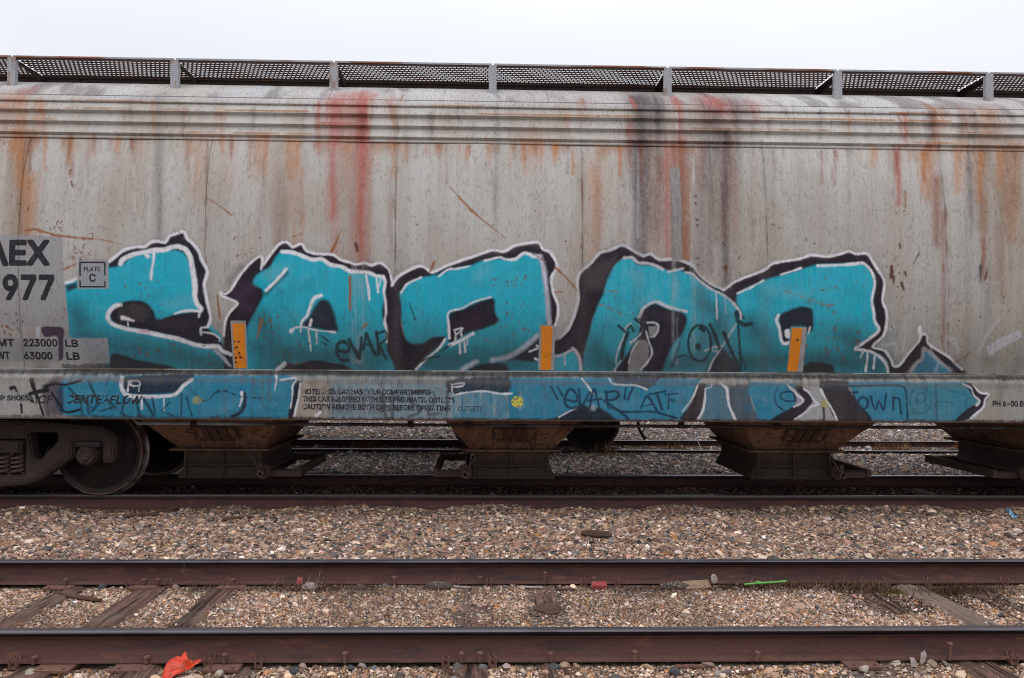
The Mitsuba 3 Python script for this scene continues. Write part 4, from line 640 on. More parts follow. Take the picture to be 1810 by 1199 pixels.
S|0.2,0.075,0.035|0.0043|0.85|0.2||3,2 -3979,2451 -3976,2437;3,2 -3933,2577 -3960,2556;4,2 -4043,2537 -4044,2515;5,2 -3993,2437 -3984,2410;4,2 -4060,2554 -4054,2549;4,2 -4001,2511 -3990,2485;4,2 -4005,2542 -4006,2529;3,1 -4062,2524 -4061,2488;4,2 -4048,2453 -4049,2416;5,2 -3958,2565 -3971,2544;3,2 -4031,2493 -4016,2479;4,2 -4071,2461 -4069,2420;3,2 -3983,2487 -3979,2476;3,1 -4055,2520 -4078,2486;3,1 -3971,2535 -3942,2530;3,1 -3936,2445 -3930,2419;5,2 -4063,2446 -4060,2433;3,1 -3976,2497 -3976,2476;3,2 -4093,2453 -4104,2430;4,2 -3957,2574 -3951,2569;5,2 -3913,2485 -3898,2465;4,2 -4034,2494 -4036,2475;2,1 -3952,2450 -3965,2412;4,2 -3954,2463 -3958,2442;4,2 -4098,2488 -4088,2465;3,2 -4058,2549 -4045,2548;5,2 -4170,2744 -4179,2729;5,2 -4252,2703 -4250,2675;3,2 -4204,2743 -4187,2704;5,2 -4176,2794 -4196,2776;4,2 -4285,2720 -4276,2685;2,1 -4167,2768 -4163,2753;4,2 -4291,2709 -4283,2701;5,2 -4248,2741 -4244,2722;2,1 -4250,2738 -4250,2723;2,1 -4258,2725 -4232,2698;5,2 -4175,2722 -4174,2693;3,1 -4321,2796 -4319,2779;3,1 -4296,2744 -4284,2715;4,2 -4216,2799 -4232,2756;4,2 -4192,2736 -4205,2728;2,1 -4320,2720 -4359,2709;4,2 -4272,2768 -4250,2744;4,2 -4274,2715 -4276,2702;4,2 -3762,2738 -3728,2719;4,2 -3869,2678 -3866,2630;3,1 -3837,2671 -3807,2629;5,2 -3879,2679 -3913,2673;2,1 -3831,2730 -3798,2710;3,2 -3832,2746 -3821,2698;3,2 -3832,2694 -3812,2690;3,2 -3821,2752 -3821,2716;3,1 -3872,2665 -3872,2650;5,2 -3871,2647 -3874,2624;3,2 -3798,2739 -3759,2707;5,2 -3786,2751 -3824,2726;4,2 -3030,2710 -3033,2689;5,2 -3084,2723 -3080,2694;4,2 -3092,2733 -3082,2710;3,2 -2993,2638 -3010,2614;4,2 -3034,2734 -3030,2705;6,3 -3056,2709 -3053,2703;3,2 -3045,2708 -3038,2681;6,3 -3011,2640 -3010,2631;5,2 -2995,2739 -2977,2713;4,2 -3092,2745 -3100,2740;5,2 -3041,2700 -3041,2689;2,1 -3080,2659 -3077,2639;2,1 -4072,2790 -4089,2775;3,2 -4023,2742 -4028,2727;2,1 -4078,2806 -4067,2784;4,2 -4080,2743 -4072,2733;4,2 -4074,2772 -4079,2747;3,1 -4056,2783 -4068,2747;3,1 -4134,3319 -4141,3265;5,2 -4038,3302 -4031,3268;3,1 -4140,3280 -4151,3280;4,2 -4081,3172 -4070,3122;3,2 -4054,3178 -4080,3145;4,2 -4116,3195 -4097,3143;2,1 -4095,3161 -4087,3127;4,2 -4510,2916 -4512,2894;3,2 -4582,2906 -4559,2886;3,1 -4583,2878 -4614,2854;2,1 -4623,2887 -4591,2857;4,2 -4513,2931 -4515,2888;5,2 -4579,2986 -4601,2959;2,1 -4767,2931 -4763,2895;3,1 -4616,2965 -4575,2934;4,2 -4650,2890 -4633,2858;4,2 -4648,2908 -4625,2873;3,2 -4665,2917 -4657,2872;5,2 -4646,2889 -4646,2864;4,2 -4669,2876 -4681,2849;4,2 -4769,2940 -4792,2913;3,1 -4592,2901 -4598,2873;3,2 -4698,2954 -4711,2900;5,2 -2401,2613 -2430,2605;4,2 -2416,2639 -2416,2622;3,1 -2473,2486 -2459,2475;4,2 -2405,2496 -2394,2483;4,2 -2399,2612 -2403,2603;4,2 -2349,2511 -2328,2500;5,3 -2403,2692 -2397,2683;4,2 -2414,2545 -2413,2528;3,2 -2366,2656 -2378,2653;4,2 -2487,2664 -2476,2644;4,2 -2509,2649 -2513,2626;4,2 -2243,2541 -2234,2520;3,1 -2455,2624 -2442,2615;4,2 -2418,2543 -2419,2535;4,2 -2475,2474 -2473,2466;6,3 -2408,2676 -2409,2665;4,2 -2512,2547 -2516,2533;2,1 -2519,2482 -2515,2462;6,3 -2337,2552 -2341,2543;6,3 -2258,2656 -2261,2652;4,2 -2245,2470 -2229,2458;4,2 2356,2306 2343,2302;5,2 2292,2338 2300,2324;4,2 2377,2395 2381,2388;5,2 2325,2378 2321,2367;6,3 2369,2321 2367,2316;3,1 2318,2422 2327,2401;3,1 2321,2308 2315,2285;5,3 2383,2426 2384,2421;4,2 2387,2431 2382,2406;3,1 2326,2352 2310,2330;4,2 2378,2352 2366,2343;4,2 2370,2388 2375,2357;5,2 2314,2338 2310,2321;4,2 2341,2402 2339,2395;3,1 4052,2562 4063,2549;4,2 4168,2130 4166,2111;4,2 4006,2590 4004,2572;2,1 4005,2318 3977,2318;4,2 4111,2449 4111,2443;3,2 4180,2392 4208,2380;5,3 3998,2435 3997,2428;4,2 4214,2329 4217,2316;3,1 4166,2323 4172,2304;4,2 4126,2379 4132,2358;3,1 4021,2347 4005,2345;2,1 4077,2349 4068,2331;4,2 4187,2130 4182,2120;3,1 4194,2138 4190,2125;5,2 4105,2130 4110,2122;5,2 4114,2232 4108,2226;3,2 -3224,1995 -3206,1989;5,2 -3291,2242 -3285,2241;4,2 -3337,2075 -3336,2070;3,2 -3555,2171 -3555,2159;6,3 -3362,2151 -3358,2143;6,3 -3483,2109 -3484,2098;4,2 -3243,2143 -3251,2143;6,3 -3419,2043 -3415,2039;3,1 -3402,2201 -3417,2193;6,3 -3246,2212 -3237,2210;5,3 -3569,1935 -3573,1933;5,2 -3411,2056 -3418,2041;5,2 -3523,1971 -3516,1955;5,2 -3216,2158 -3197,2148;6,3 -3447,1929 -3442,1920;3,1 -3406,2095 -3405,2083;4,2 -3824,1525 -3844,1509;4,2 -3717,1614 -3717,1600;4,2 -3633,1599 -3635,1589;2,1 -3449,1527 -3439,1506;4,2 -3619,1556 -3620,1541;6,3 -3505,1629 -3501,1623;3,1 -3734,1610 -3714,1584;5,3 -3506,1486 -3505,1480;2,1 -3505,1536 -3513,1523;5,2 -3836,1559 -3832,1549;3,1 -3809,1648 -3822,1635;5,2 -3433,1654 -3465,1659;4,2 -3477,1639 -3481,1636;4,2 -3836,1631 -3837,1623;6,3 -3322,1599 -3327,1593;4,2 -3458,1562 -3466,1560;4,2 -3519,1493 -3513,1470;6,3 -3853,1501 -3847,1495;4,2 -3381,1522 -3386,1513;3,2 -3361,1490 -3390,1491;3,1 -3673,1568 -3675,1550;3,2 -3436,1570 -3463,1553;4,2 -3697,1494 -3698,1486;4,2 -3273,1558 -3284,1541;4,2 -3606,1492 -3603,1485;4,2 -3621,1512 -3601,1498;3,1 -3158,1443 -3158,1428;5,2 -3013,1408 -3012,1404;5,3 -2892,1618 -2892,1615;3,1 -3056,1515 -3051,1502;6,3 -2766,1413 -2774,1406;3,2 -3113,1447 -3110,1432;4,2 -2938,1420 -2946,1405;5,3 -3055,1550 -3058,1544;5,2 -3219,1477 -3207,1462;6,3 -2811,1591 -2808,1586;5,3 -2777,1490 -2777,1484;5,2 -3101,1601 -3101,1585;4,2 -3183,1626 -3183,1621;5,3 -2941,1535 -2943,1529;3,1 -3106,1539 -3124,1536;5,3 -2863,1561 -2861,1552;6,3 -2778,1479 -2774,1477;4,2 -3251,1560 -3250,1557;3,2 -3144,1610 -3136,1600;3,1 -3215,1444 -3221,1433;3,2 -2967,1487 -2975,1471;4,2 -2977,1605 -2984,1590;5,2 -3134,1403 -3124,1402;4,2 -2827,1592 -2825,1577;6,3 -2778,1525 -2773,1520;5,2 -3096,1471 -3088,1455;5,2 -3262,1402 -3259,1400;4,2 -3244,1504 -3247,1495;5,3 -2936,1443 -2943,1438;6,3 -3265,1544 -3270,1541;6,3 -2900,1564 -2901,1556;4,2 -3218,1602 -3219,1591;5,2 -2978,1563 -2972,1549;6,3 -3239,1494 -3250,1494;4,2 -3222,1430 -3210,1418;4,2 -2775,1619 -2773,1613;2,1 -3089,1495 -3090,1476;4,2 -3159,1547 -3165,1535;5,2 -2844,1482 -2847,1478;5,2 -2776,1496 -2773,1486;5,2 224,2247 227,2242;6,3 237,2209 232,2204;6,3 186,2199 185,2195;4,2 111,2213 105,2208;3,2 305,2315 313,2306;5,3 43,2207 40,2207;4,2 90,2269 92,2257;2,1 56,2260 68,2254;5,3 196,2205 197,2200;4,2 120,2203 124,2201;5,2 276,2285 274,2274;4,2 94,2321 94,2309;4,2 16,2230 14,2218;6,3 337,2215 335,2213;5,3 46,2271 42,2265;4,2 370,2287 375,2285;4,2 357,2300 358,2288;5,3 260,2229 261,2226;5,3 12,2256 20,2251;5,3 10,2290 10,2287;5,3 12,2200 15,2194;4,2 279,2203 275,2199;4,2 275,2198 276,2188;4,2 175,2255 183,2245;5,2 149,2230 144,2225;5,2 189,2286 191,2283;5,3 109,2214 104,2213;5,3 352,2277 355,2272;6,3 375,2306 370,2298;4,2 246,2211 250,2203;6,3 195,2235 194,2233;4,2 315,2238 312,2229;4,2 256,2249 251,2245;4,2 282,2263 276,2261;4,2 282,1680 275,1672;4,2 388,1897 390,1892;6,3 256,1735 260,1729;5,2 207,1647 214,1643;5,2 287,2042 291,2043;4,2 60,1658 59,1653;5,2 315,1977 316,1974;6,3 256,1982 252,1979;5,3 490,1838 491,1835;4,2 228,1880 232,1873;6,3 165,1561 171,1556;5,2 493,1611 493,1607;4,2 323,1497 320,1492;5,3 354,1788 357,1785;6,3 343,1776 346,1771;6,3 111,1998 110,1994;4,2 416,1486 424,1486;6,3 416,1618 408,1620;5,2 166,1649 166,1644;6,3 98,1757 92,1760;5,3 348,1646 345,1644;6,3 67,1816 70,1816;5,2 434,1750 435,1744;6,3 261,1936 264,1932;6,3 181,1915 184,1913;4,2 430,1666 432,1664;5,3 72,1843 69,1832;4,2 496,1622 498,1616;4,2 45,1485 46,1481;4,2 333,1777 334,1769;6,3 394,1761 397,1756;4,2 496,1576 498,1570;6,3 71,1935 81,1939;5,2 430,1635 431,1630;4,2 163,1800 162,1798;4,2 252,1648 251,1639;6,3 109,1867 105,1858;6,3 344,2034 347,2025;6,3 305,1845 303,1837;6,3 184,1938 184,1935;6,3 324,1458 327,1454;6,3 334,2013 336,2006;6,3 236,1940 230,1938;4,2 274,2005 272,2005;6,3 118,1804 116,1799;5,2 32,1989 36,1983;6,3 151,1727 160,1722;5,3 174,2037 174,2033;6,3 434,1575 428,1578;6,3 241,1895 237,1892;5,2 -2087,1884 -2084,1874;4,2 -2065,1680 -2076,1666;3,1 -2215,1824 -2216,1805;2,1 -2258,1838 -2246,1826;4,2 -2229,1691 -2221,1678;3,1 -2231,1696 -2232,1683;5,2 -2228,1822 -2232,1821;5,2 -2174,1846 -2174,1837;4,2 -2138,1793 -2148,1777;4,2 -2176,1738 -2177,1718;3,1 -2128,1736 -2134,1720;5,3 -2216,1888 -2216,1885;5,2 -2111,1722 -2111,1707;3,1 -2267,1869 -2265,1857;4,2 -2155,1832 -2151,1819;2,1 -2224,1739 -2215,1725;4,2 -2065,1773 -2067,1762;6,3 -2159,1856 -2160,1846;4,2 3314,2326 3321,2318;2,1 3781,2257 3783,2243;3,2 3721,2072 3731,2058;4,2 3086,2145 3096,2122;3,2 2954,2268 2951,2244;3,1 3330,2096 3332,2084;4,2 3794,2276 3799,2261;3,1 3076,2094 3095,2079;3,1 3698,2283 3709,2258;4,2 3021,2166 3006,2157;3,2 3339,2194 3355,2189;6,3 3078,2250 3077,2239;3,1 3037,2276 3041,2263;5,2 3262,2192 3250,2164;6,3 3310,2207 3307,2197;3,1 2998,2275 2993,2255;6,3 3747,2223 3741,2219;5,2 3028,2221 3027,2191;2,1 3651,2273 3644,2258;4,2 3765,2339 3761,2330;3,2 3367,2316 3378,2295;5,2 3668,2111 3654,2088;3,2 3473,2237 3488,2211;5,3 3018,2085 3024,2076;4,2 3210,2072 3203,2065;5,2 3240,2052 3230,2039;6,3 3261,1897 3255,1887;4,2 3499,1977 3475,1960;3,1 3352,1851 3366,1837;4,2 3547,1590 3523,1565;4,2 3343,1869 3337,1848;4,2 3536,1897 3545,1889;5,2 3516,1616 3549,1596;5,2 3348,1780 3359,1780;3,1 3488,1647 3494,1600;3,2 3364,1618 3362,1580;4,2 3415,1617 3388,1588;4,2 3419,1585 3419,1546;2,1 3364,1775 3382,1750;4,2 3577,1549 3600,1506;5,2 3315,1624 3303,1589;5,2 3410,2025 3404,1990;3,2 3356,1643 3376,1630;2,1 3349,2047 3336,2031;3,2 3488,1830 3476,1815;4,2 3486,1808 3473,1787;2,1 3521,1913 3517,1877;4,2 3548,1793 3585,1775;4,2 3468,1575 3438,1570;4,2 3540,1719 3517,1717;5,2 3445,1580 3430,1546;3,1 3296,1650 3324,1621;4,2 3416,1622 3410,1604;3,2 3508,1912 3497,1898;3,1 3434,1712 3440,1667;5,2 3490,1722 3497,1682;4,2 3423,1574 3425,1560;4,2 3359,1747 3348,1739;5,2 3472,1976 3477,1935;3,1 3521,1791 3495,1789;2,1 3102,1598 3108,1578;5,2 3101,1503 3115,1461;3,1 3162,1462 3182,1430;4,2 3126,1445 3151,1440;3,1 3047,1475 3050,1460;4,2 3030,1451 3027,1434;5,2 3185,1488 3187,1473;5,2 2968,1630 2947,1619;4,2 3190,1530 3204,1500;4,2 3044,1625 3024,1597;5,2 3206,1636 3212,1616;4,2 3142,1534 3165,1512;4,2 2989,1521 2981,1515;4,2 3097,1591 3096,1580;3,1 3280,1582 3280,1568;5,2 3078,1484 3086,1446;3,2 3126,1572 3138,1564;2,1 3224,1645 3211,1617;5,2 2960,1494 2948,1481;2,1 3004,1557 2976,1546;4,2 2999,1488 3002,1457;4,2 3141,1605 3149,1597;4,2 3084,1621 3069,1595;4,2 3060,1565 3075,1543;3,2 3254,1637 3273,1598;4,2 3194,1477 3189,1461;6,3 3744,1786 3748,1782;3,1 3702,1807 3685,1795;5,2 3616,1582 3630,1571;6,3 3656,1648 3660,1641;4,2 3711,1532 3695,1523;4,2 3692,1708 3677,1702;6,3 3470,1812 3462,1811;5,2 3697,1561 3694,1556;3,1 3750,1646 3753,1632;6,3 3652,1654 3642,1649;3,2 3527,1621 3528,1598;3,2 3605,1499 3589,1484;4,2 3737,1689 3753,1666;6,3 3738,1634 3734,1628;4,2 3714,1773 3731,1765;4,2 3470,1486 3458,1460;5,3 3590,1696 3584,1697;3,1 3726,1506 3717,1481;4,2 3795,1503 3793,1478;3,2 3694,1530 3701,1514;3,1 3764,1509 3756,1487;4,2 3462,1752 3456,1743;5,2 3430,1708 3431,1703;5,2 3630,1805 3644,1781;3,1 3735,1764 3739,1749;2,1 3606,1500 3607,1486;5,3 3782,1479 3782,1469;4,2 3681,1655 3690,1649;6,3 3408,1732 3410,1728;5,3 3716,1682 3722,1674;5,2 4545,1599 4556,1592;4,2 4401,1633 4400,1621;5,3 4710,1899 4707,1898;5,2 3897,1958 3897,1955;6,3 4017,1518 4023,1517;5,3 4521,1620 4523,1619;4,2 4584,1591 4586,1588;5,3 4604,1682 4604,1680;4,2 3906,1586 3915,1579;4,2 4288,2021 4287,2013;5,2 4806,1637 4797,1630;6,3 4760,1893 4757,1892;4,2 4094,1804 4094,1801;5,2 3919,1592 3913,1588;6,3 4070,1461 4072,1452;4,2 4632,1915 4635,1908;4,2 3845,1470 3846,1464;5,2 4586,1735 4591,1722;5,3 4780,1539 4782,1534;6,3 3961,1674 3960,1672;5,3 4164,1622 4169,1612;2,1 4684,1651 4691,1641;6,3 4068,1827 4068,1823;4,2 3809,1962 3809,1958;4,2 4817,1582 4818,1579;5,2 4833,1563 4840,1556;4,2 -1878,1583 -1878,1580;4,2 -1804,1412 -1800,1403;6,3 -2093,1408 -2099,1405;5,2 -1763,1382 -1766,1373;6,3 -2024,1534 -2025,1532;5,3 -1897,1426 -1897,1422;6,3 -1756,1533 -1761,1526;6,3 -1800,1410 -1798,1406;4,2 -1845,1424 -1846,1419;3,2 -1799,1404 -1789,1398;4,2 -2035,1504 -2032,1501;4,2 -2141,1518 -2145,1508;5,3 -2039,1483 -2038,1476;6,3 -1981,1411 -1980,1408;6,3 -1979,1473 -1981,1466;5,3 -1839,1437 -1831,1429;5,2 -1913,1423 -1916,1411;6,3 -1829,1559 -1827,1555;4,2 -1779,1622 -1773,1611;5,3 -2130,1656 -2132,1651;5,3 -2180,1492 -2178,1481;5,2 -1876,1595 -1872,1585;5,2 -1928,1403 -1937,1401;5,3 -2087,1526 -2093,1523;4,2 4978,1937 4977,1925;5,2 5271,1691 5278,1691;6,3 5412,1432 5410,1429;6,3 5378,1744 5371,1735;6,3 5079,1891 5082,1886;6,3 5113,1648 5120,1641;6,3 5289,1606 5288,1602;6,3 5419,1725 5421,1722;3,1 5389,1725 5384,1713;4,2 5299,1664 5297,1658;4,2 5096,1534 5094,1531;5,2 5219,1762 5221,1747;3,1 5374,1888 5378,1871;5,2 5241,2056 5247,2054;3,2 5111,1509 5123,1509;5,2 5090,1512 5088,1499;5,3 5208,2134 5201,2135;3,2 5189,1783 5197,1770;6,3 5388,1511 5392,1500;3,2 5174,2200 5179,2189;4,2 5159,1930 5158,1926;4,2 5268,2002 5258,1990;5,2 5372,1602 5375,1598;4,2 5406,1875 5404,1871;3,1 1616,2073 1615,2056;5,3 1646,2077 1640,2074;4,2 1446,1949 1445,1946;4,2 1502,1977 1510,1969;6,3 1262,2112 1257,2106;4,2 1452,2120 1453,2114;4,2 1432,2062 1430,2053;4,2 1366,1929 1362,1916;5,2 -4309,1860 -4294,1851;3,2 -4556,1931 -4552,1904;3,1 -4705,1779 -4720,1764;3,2 -4508,1878 -4512,1848;3,1 -4703,1695 -4686,1676;5,2 -4656,1801 -4635,1786;5,3 -4173,1858 -4168,1853;3,2 -4727,1922 -4733,1910;4,2 -4306,1936 -4326,1941;4,2 -4315,1746 -4320,1727;5,3 -4722,1892 -4731,1887;3,2 -4608,1829 -4628,1818;5,2 -4608,1719 -4615,1704;4,2 -4333,1669 -4325,1642;4,2 -4318,1710 -4303,1703;3,2 -4751,1722 -4748,1694;3,2 -4480,1688 -4495,1665;3,1 -4553,1874 -4543,1863;4,2 -4242,1671 -4238,1668;3,1 -4155,1937 -4152,1925;4,2 -4623,1753 -4622,1726;3,2 -4620,1894 -4631,1876;5,2 -4560,1820 -4565,1801;4,2 -4357,1792 -4379,1787;3,2 -4293,1904 -4274,1886;6,3 -4231,1682 -4237,1677;2,1 -4335,1872 -4319,1867;2,1 -4731,1887 -4708,1878;4,2 -4771,1771 -4766,1756;4,2 -4181,1674 -4183,1670;5,2 527,2641 529,2636;4,2 62,2873 62,2870;6,3 441,2815 444,2810;6,3 -109,2659 -109,2653;5,3 37,2811 37,2809;6,3 -737,2878 -744,2874;5,2 -313,2911 -313,2906;5,3 995,2730 997,2725;6,3 758,2653 764,2647;5,3 -711,2800 -712,2797;5,2 -839,2885 -838,2883;6,3 -389,2663 -387,2660;4,2 455,2953 452,2949;5,3 -344,2746 -341,2743;6,3 3866,2995 3866,2991;6,3 2839,2847 2835,2841;6,3 2848,2623 2850,2620;5,3 3260,2659 3265,2656;5,2 4321,2650 4322,2648;5,2 3404,2571 3408,2568;5,2 4102,2973 4103,2965;4,2 3995,2838 3996,2833;5,3 2901,2808 2898,2806;5,3 4466,2655 4467,2648;4,2 3768,2746 3764,2743;4,2 2864,2838 2864,2831;5,3 4185,2998 4181,2992;5,3 3470,2646 3470,2644
S|0.012,0.026,0.032|0.01|0.95|0.1||16,16 -1489,1548 -1407,1539 -1384,1592 -1440,1641 -1497,1612 -1510,1527 -1466,1458 -1402,1456;19,19 -1383,1656 -1342,1571 -1290,1478;16,16 -1290,1478 -1270,1586 -1261,1678;16,16 -1211,1721 -1246,1564;16,16 -1211,1721 -1177,1615 -1129,1518;11,11 -1248,1614 -1156,1608;17,17 -1115,1736 -1090,1522;13,13 -1115,1715 -1025,1744 -1011,1673 -1089,1618;14,14 -1089,1618 -1023,1470;10,10 -1658,1697 -1589,1640;9,9 -1653,1633 -1611,1605;7,7 -861,1816 -825,1845;6,6 -775,2001 -733,1860;9,9 -679,1446 -593,1482 -492,1498;7,7 -477,1555 -377,1613;6,6 -789,2029 -726,1860;16,16 1469,1884 1528,1828 1523,1763;16,16 1297,1819 1372,1755;11,11 1393,1776 1420,1817 1454,1762;21,21 1394,1748 1355,1604 1345,1488;11,11 2244,1650 2239,1581 2217,1522 2182,1482 2138,1468 2092,1482 2052,1521 2023,1579 2011,1649 2016,1718 2039,1776 2075,1815 2118,1829 2164,1816 2203,1777 2231,1719 2244,1650;24,24 2111,1623 2115,1609;29,14 2139,1803 2162,1768;17,13 2224,1833 2273,1740 2335,1596;19,19 2367,1755 2433,1611;16,16 2433,1611 2501,1481 2558,1386;24,17 2488,1957 2507,1857;14,14 2507,1857 2523,1698 2563,1386;20,20 2514,1871 2566,1838 2639,1850
S|0.012,0.026,0.032|0.0114|0.75|0.3||10,10 1946,1723 1922,1622 1859,1418;11,11 1899,1506 1985,1524 2068,1478;10,10 2437,1553 2539,1554 2609,1394
P|0.01,0.26,0.43|0.0143|1|0.12|s|-4149,897 -4156,1264 -3673,1287 -3397,1296 -2258,1296 -1900,1277 -1973,881
P|0.33,0.34,0.36|0.02|0.7|0.3||-4184,1319 -3618,1322 -3586,1247 -4148,1215
P|0.42,0.36,0.29|0.0086|0.8|0.1||-1850,1242 -1568,1244 -1557,868 -1895,867
P|0.01,0.26,0.43|0.0429|0.55|0.45|a|-1568,1244 -889,1248 -363,1244 -360,866 -1557,861
P|0.06,0.035,0.05|0.0572|0.55|0.5||-1680,1123 -1568,1223 -1426,1181 -1030,1126 -1028,927 -1649,925
P|0.01,0.26,0.43|0.0286|0.9|0.3|o|-364,1265 265,1289 267,862 -360,866
P|0.01,0.26,0.43|0.0143|0.97|0.15|o|209,1289 930,1300 2117,1285 1993,998 1935,876 211,869
P|0.05,0.2,0.3|0.0143|0.9|0.15|n|2166,1236 2369,1238 2478,871 2138,870
P|0.04,0.09,0.14|0.0172|0.92|0.15|n|2405,1231 2601,1232 2638,1073 2725,872 2478,871 2413,1044
P|0.01,0.26,0.43|0.0143|0.97|0.15|n|2610,1253 2850,1254 3082,1241 3140,1105 2863,859 2733,873 2638,1073
P|0.46,0.46,0.48|0.0086|0.9|0.15||3076,1227 3331,1221 3506,876 3076,874
P|0.01,0.26,0.43|0.0143|0.97|0.15|r|3601,1266 4210,1276 4225,879 3836,877
P|0.03,0.26,0.38|0.0143|0.97|0.15|r|4203,1262 4833,1279 4963,1100 4740,881 4217,879
S|0.16,0.42,0.52|0.0429|0.35|0.7||29,29 424,1048 638,1135;29,29 1098,994 1357,1024;29,29 1429,1082 1646,1026;29,29 3756,1209 4079,1196;29,29 3873,921 4137,951;29,29 4298,937 4667,982;29,29 -2745,948 -2313,1077;29,29 -4042,1110 -3793,1126;29,29 -2243,1176 -2018,1121;29,29 2660,1146 2805,1103;29,29 2763,1103 2879,1147
S|0.62,0.6,0.55|0.0143|0.5|0.75||3,3 -1445,1165 -1443,996;5,5 -1377,1167 -1375,921;3,3 -1289,1176 -1288,1010;4,4 -1610,1170 -1607,954;3,3 -998,1130 -996,909;5,5 -1197,1153 -1195,894;5,5 -1574,1199 -1571,959;6,6 -1158,1157 -1156,936;2,2 -1292,1166 -1289,935;4,4 -1192,1201 -1189,964;4,4 -1158,1128 -1156,919;3,3 -994,1209 -991,901;6,6 -1562,1211 -1559,956;4,4 -990,1187 -988,956;4,4 -1328,1177 -1326,922;3,3 -1508,1196 -1505,955;4,4 -1396,1215 -1393,948;3,3 -1401,1146 -1399,960;3,3 -1056,1148 -1053,906;2,2 -1297,1153 -1295,962;4,4 -1594,1146 -1592,924;5,5 -1173,1126 -1171,942;4,4 -1314,1140 -1313,1010;4,4 -1109,1198 -1106,891;3,3 -1608,1162 -1605,883;3,3 -1076,1186 -1073,942;3,3 186,1198 188,927;6,6 -344,1161 -342,998;5,5 -63,1140 -62,985;4,4 -276,1182 -274,976;5,5 -32,1221 -30,996;4,4 -295,1181 -293,901;4,4 183,1177 185,893;5,5 -239,1195 -237,986;5,5 52,1156 53,912;3,3 43,1183 44,937;3,3 -156,1140 -155,1014;5,5 -221,1212 -219,1016;2,2 199,1227 201,904;5,5 -325,1191 -323,926;5,5 -197,1187 -195,958;3,3 -153,1177 -152,1017;3,3 316,1174 317,984;3,3 330,1145 331,1006;4,4 366,1170 367,1012;4,4 387,1199 389,984
S|0.1,0.16,0.19|0.046|0.465098|0.5||23,23 -248,1041 -104,1030
S|0.1,0.36,0.46|0.0433|0.495826|0.5||21,21 -3330,1069 -3292,1050
S|0.006,0.17,0.3|0.0418|0.496935|0.5||24,24 4422,1183 4496,1141
S|0.1,0.16,0.19|0.02|0.342533|0.5||18,18 -2484,934 -2354,1045
S|0.2,0.4,0.46|0.0475|0.283194|0.5||12,12 1659,1183 1720,1182
S|0.006,0.17,0.3|0.0412|0.330241|0.5||12,12 -3030,911 -2893,1014
S|0.2,0.4,0.46|0.0383|0.450062|0.5||12,12 -3092,1138 -2943,1128
S|0.03,0.3,0.42|0.0342|0.404176|0.5||18,18 281,1197 414,1278
S|0.03,0.3,0.42|0.0189|0.281456|0.5||23,23 -2232,969 -2144,1005
S|0.03,0.3,0.42|0.0368|0.377579|0.5||17,17 -2106,1012 -1955,1039
S|0.2,0.4,0.46|0.0324|0.437109|0.5||19,19 -211,1008 -75,1020
S|0.1,0.36,0.46|0.0438|0.374702|0.5||11,11 2707,982 2843,920
S|0.03,0.3,0.42|0.0334|0.253755|0.5||12,12 1726,1201 1826,1086
S|0.006,0.17,0.3|0.0295|0.3751|0.5||18,18 4263,1065 4356,1080
S|0.2,0.4,0.46|0.0479|0.281276|0.5||24,24 1538,856 1553,969
S|0.2,0.4,0.46|0.0288|0.388405|0.5||19,19 -2165,872 -2101,1017
S|0.006,0.17,0.3|0.0427|0.36888|0.5||9,9 1595,1187 1675,1203
S|0.1,0.36,0.46|0.0389|0.286263|0.5||14,14 4260,1217 4324,1267
S|0.2,0.4,0.46|0.0289|0.391921|0.5||11,11 -2044,1082 -1945,1104
S|0.2,0.4,0.46|0.0446|0.333321|0.5||15,15 2701,1109 2797,1122
S|0.03,0.3,0.42|0.0273|0.4113|0.5||21,21 -2154,905 -2075,929
S|0.1,0.36,0.46|0.0423|0.313976|0.5||10,10 4660,1138 4743,1150
S|0.2,0.4,0.46|0.0468|0.465905|0.5||16,16 1866,1137 1964,1150
S|0.1,0.16,0.19|0.0393|0.354488|0.5||23,23 -2298,1090 -2148,1085
S|0.1,0.16,0.19|0.0226|0.268912|0.5||21,21 -2576,1071 -2497,1076
S|0.1,0.16,0.19|0.0224|0.379515|0.5||21,21 -3644,968 -3497,994
S|0.1,0.16,0.19|0.0425|0.270038|0.5||20,20 -2103,999 -2037,997
S|0.006,0.17,0.3|0.0213|0.330752|0.5||21,21 -2325,1171 -2239,1182
S|0.03,0.3,0.42|0.0384|0.459381|0.5||17,17 1051,1068 1100,1173
S|0.03,0.3,0.42|0.0433|0.309447|0.5||14,14 4091,966 4199,989
S|0.03,0.3,0.42|0.0263|0.472828|0.5||13,13 -352,896 -188,956
S|0.03,0.3,0.42|0.0455|0.325895|0.5||12,12 -118,1117 60,1067
S|0.1,0.16,0.19|0.0174|0.411459|0.5||10,10 -2293,1197 -2224,1198
S|0.006,0.17,0.3|0.0189|0.376086|0.5||12,12 1527,946 1629,903
S|0.2,0.4,0.46|0.0425|0.415633|0.5||10,10 3697,1137 3774,1189
S|0.2,0.4,0.46|0.0407|0.396584|0.5||15,15 1139,1099 1220,1069
S|0.2,0.4,0.46|0.0177|0.402784|0.5||10,10 984,1028 1123,1130
S|0.1,0.36,0.46|0.0336|0.468706|0.5||23,23 2734,1018 2887,1065
S|0.1,0.16,0.19|0.0368|0.338294|0.5||11,11 2555,1123 2701,1122
S|0.2,0.4,0.46|0.0411|0.313468|0.5||17,17 -2273,951 -2245,998
S|0.03,0.3,0.42|0.0443|0.298963|0.5||15,15 845,1187 992,1163
S|0.03,0.3,0.42|0.0439|0.456437|0.5||19,19 -3982,1202 -3891,1212
S|0.1,0.16,0.19|0.0259|0.334851|0.5||12,12 586,1057 619,1117
S|0.2,0.4,0.46|0.041|0.332684|0.5||10,10 -2498,1044 -2441,1068
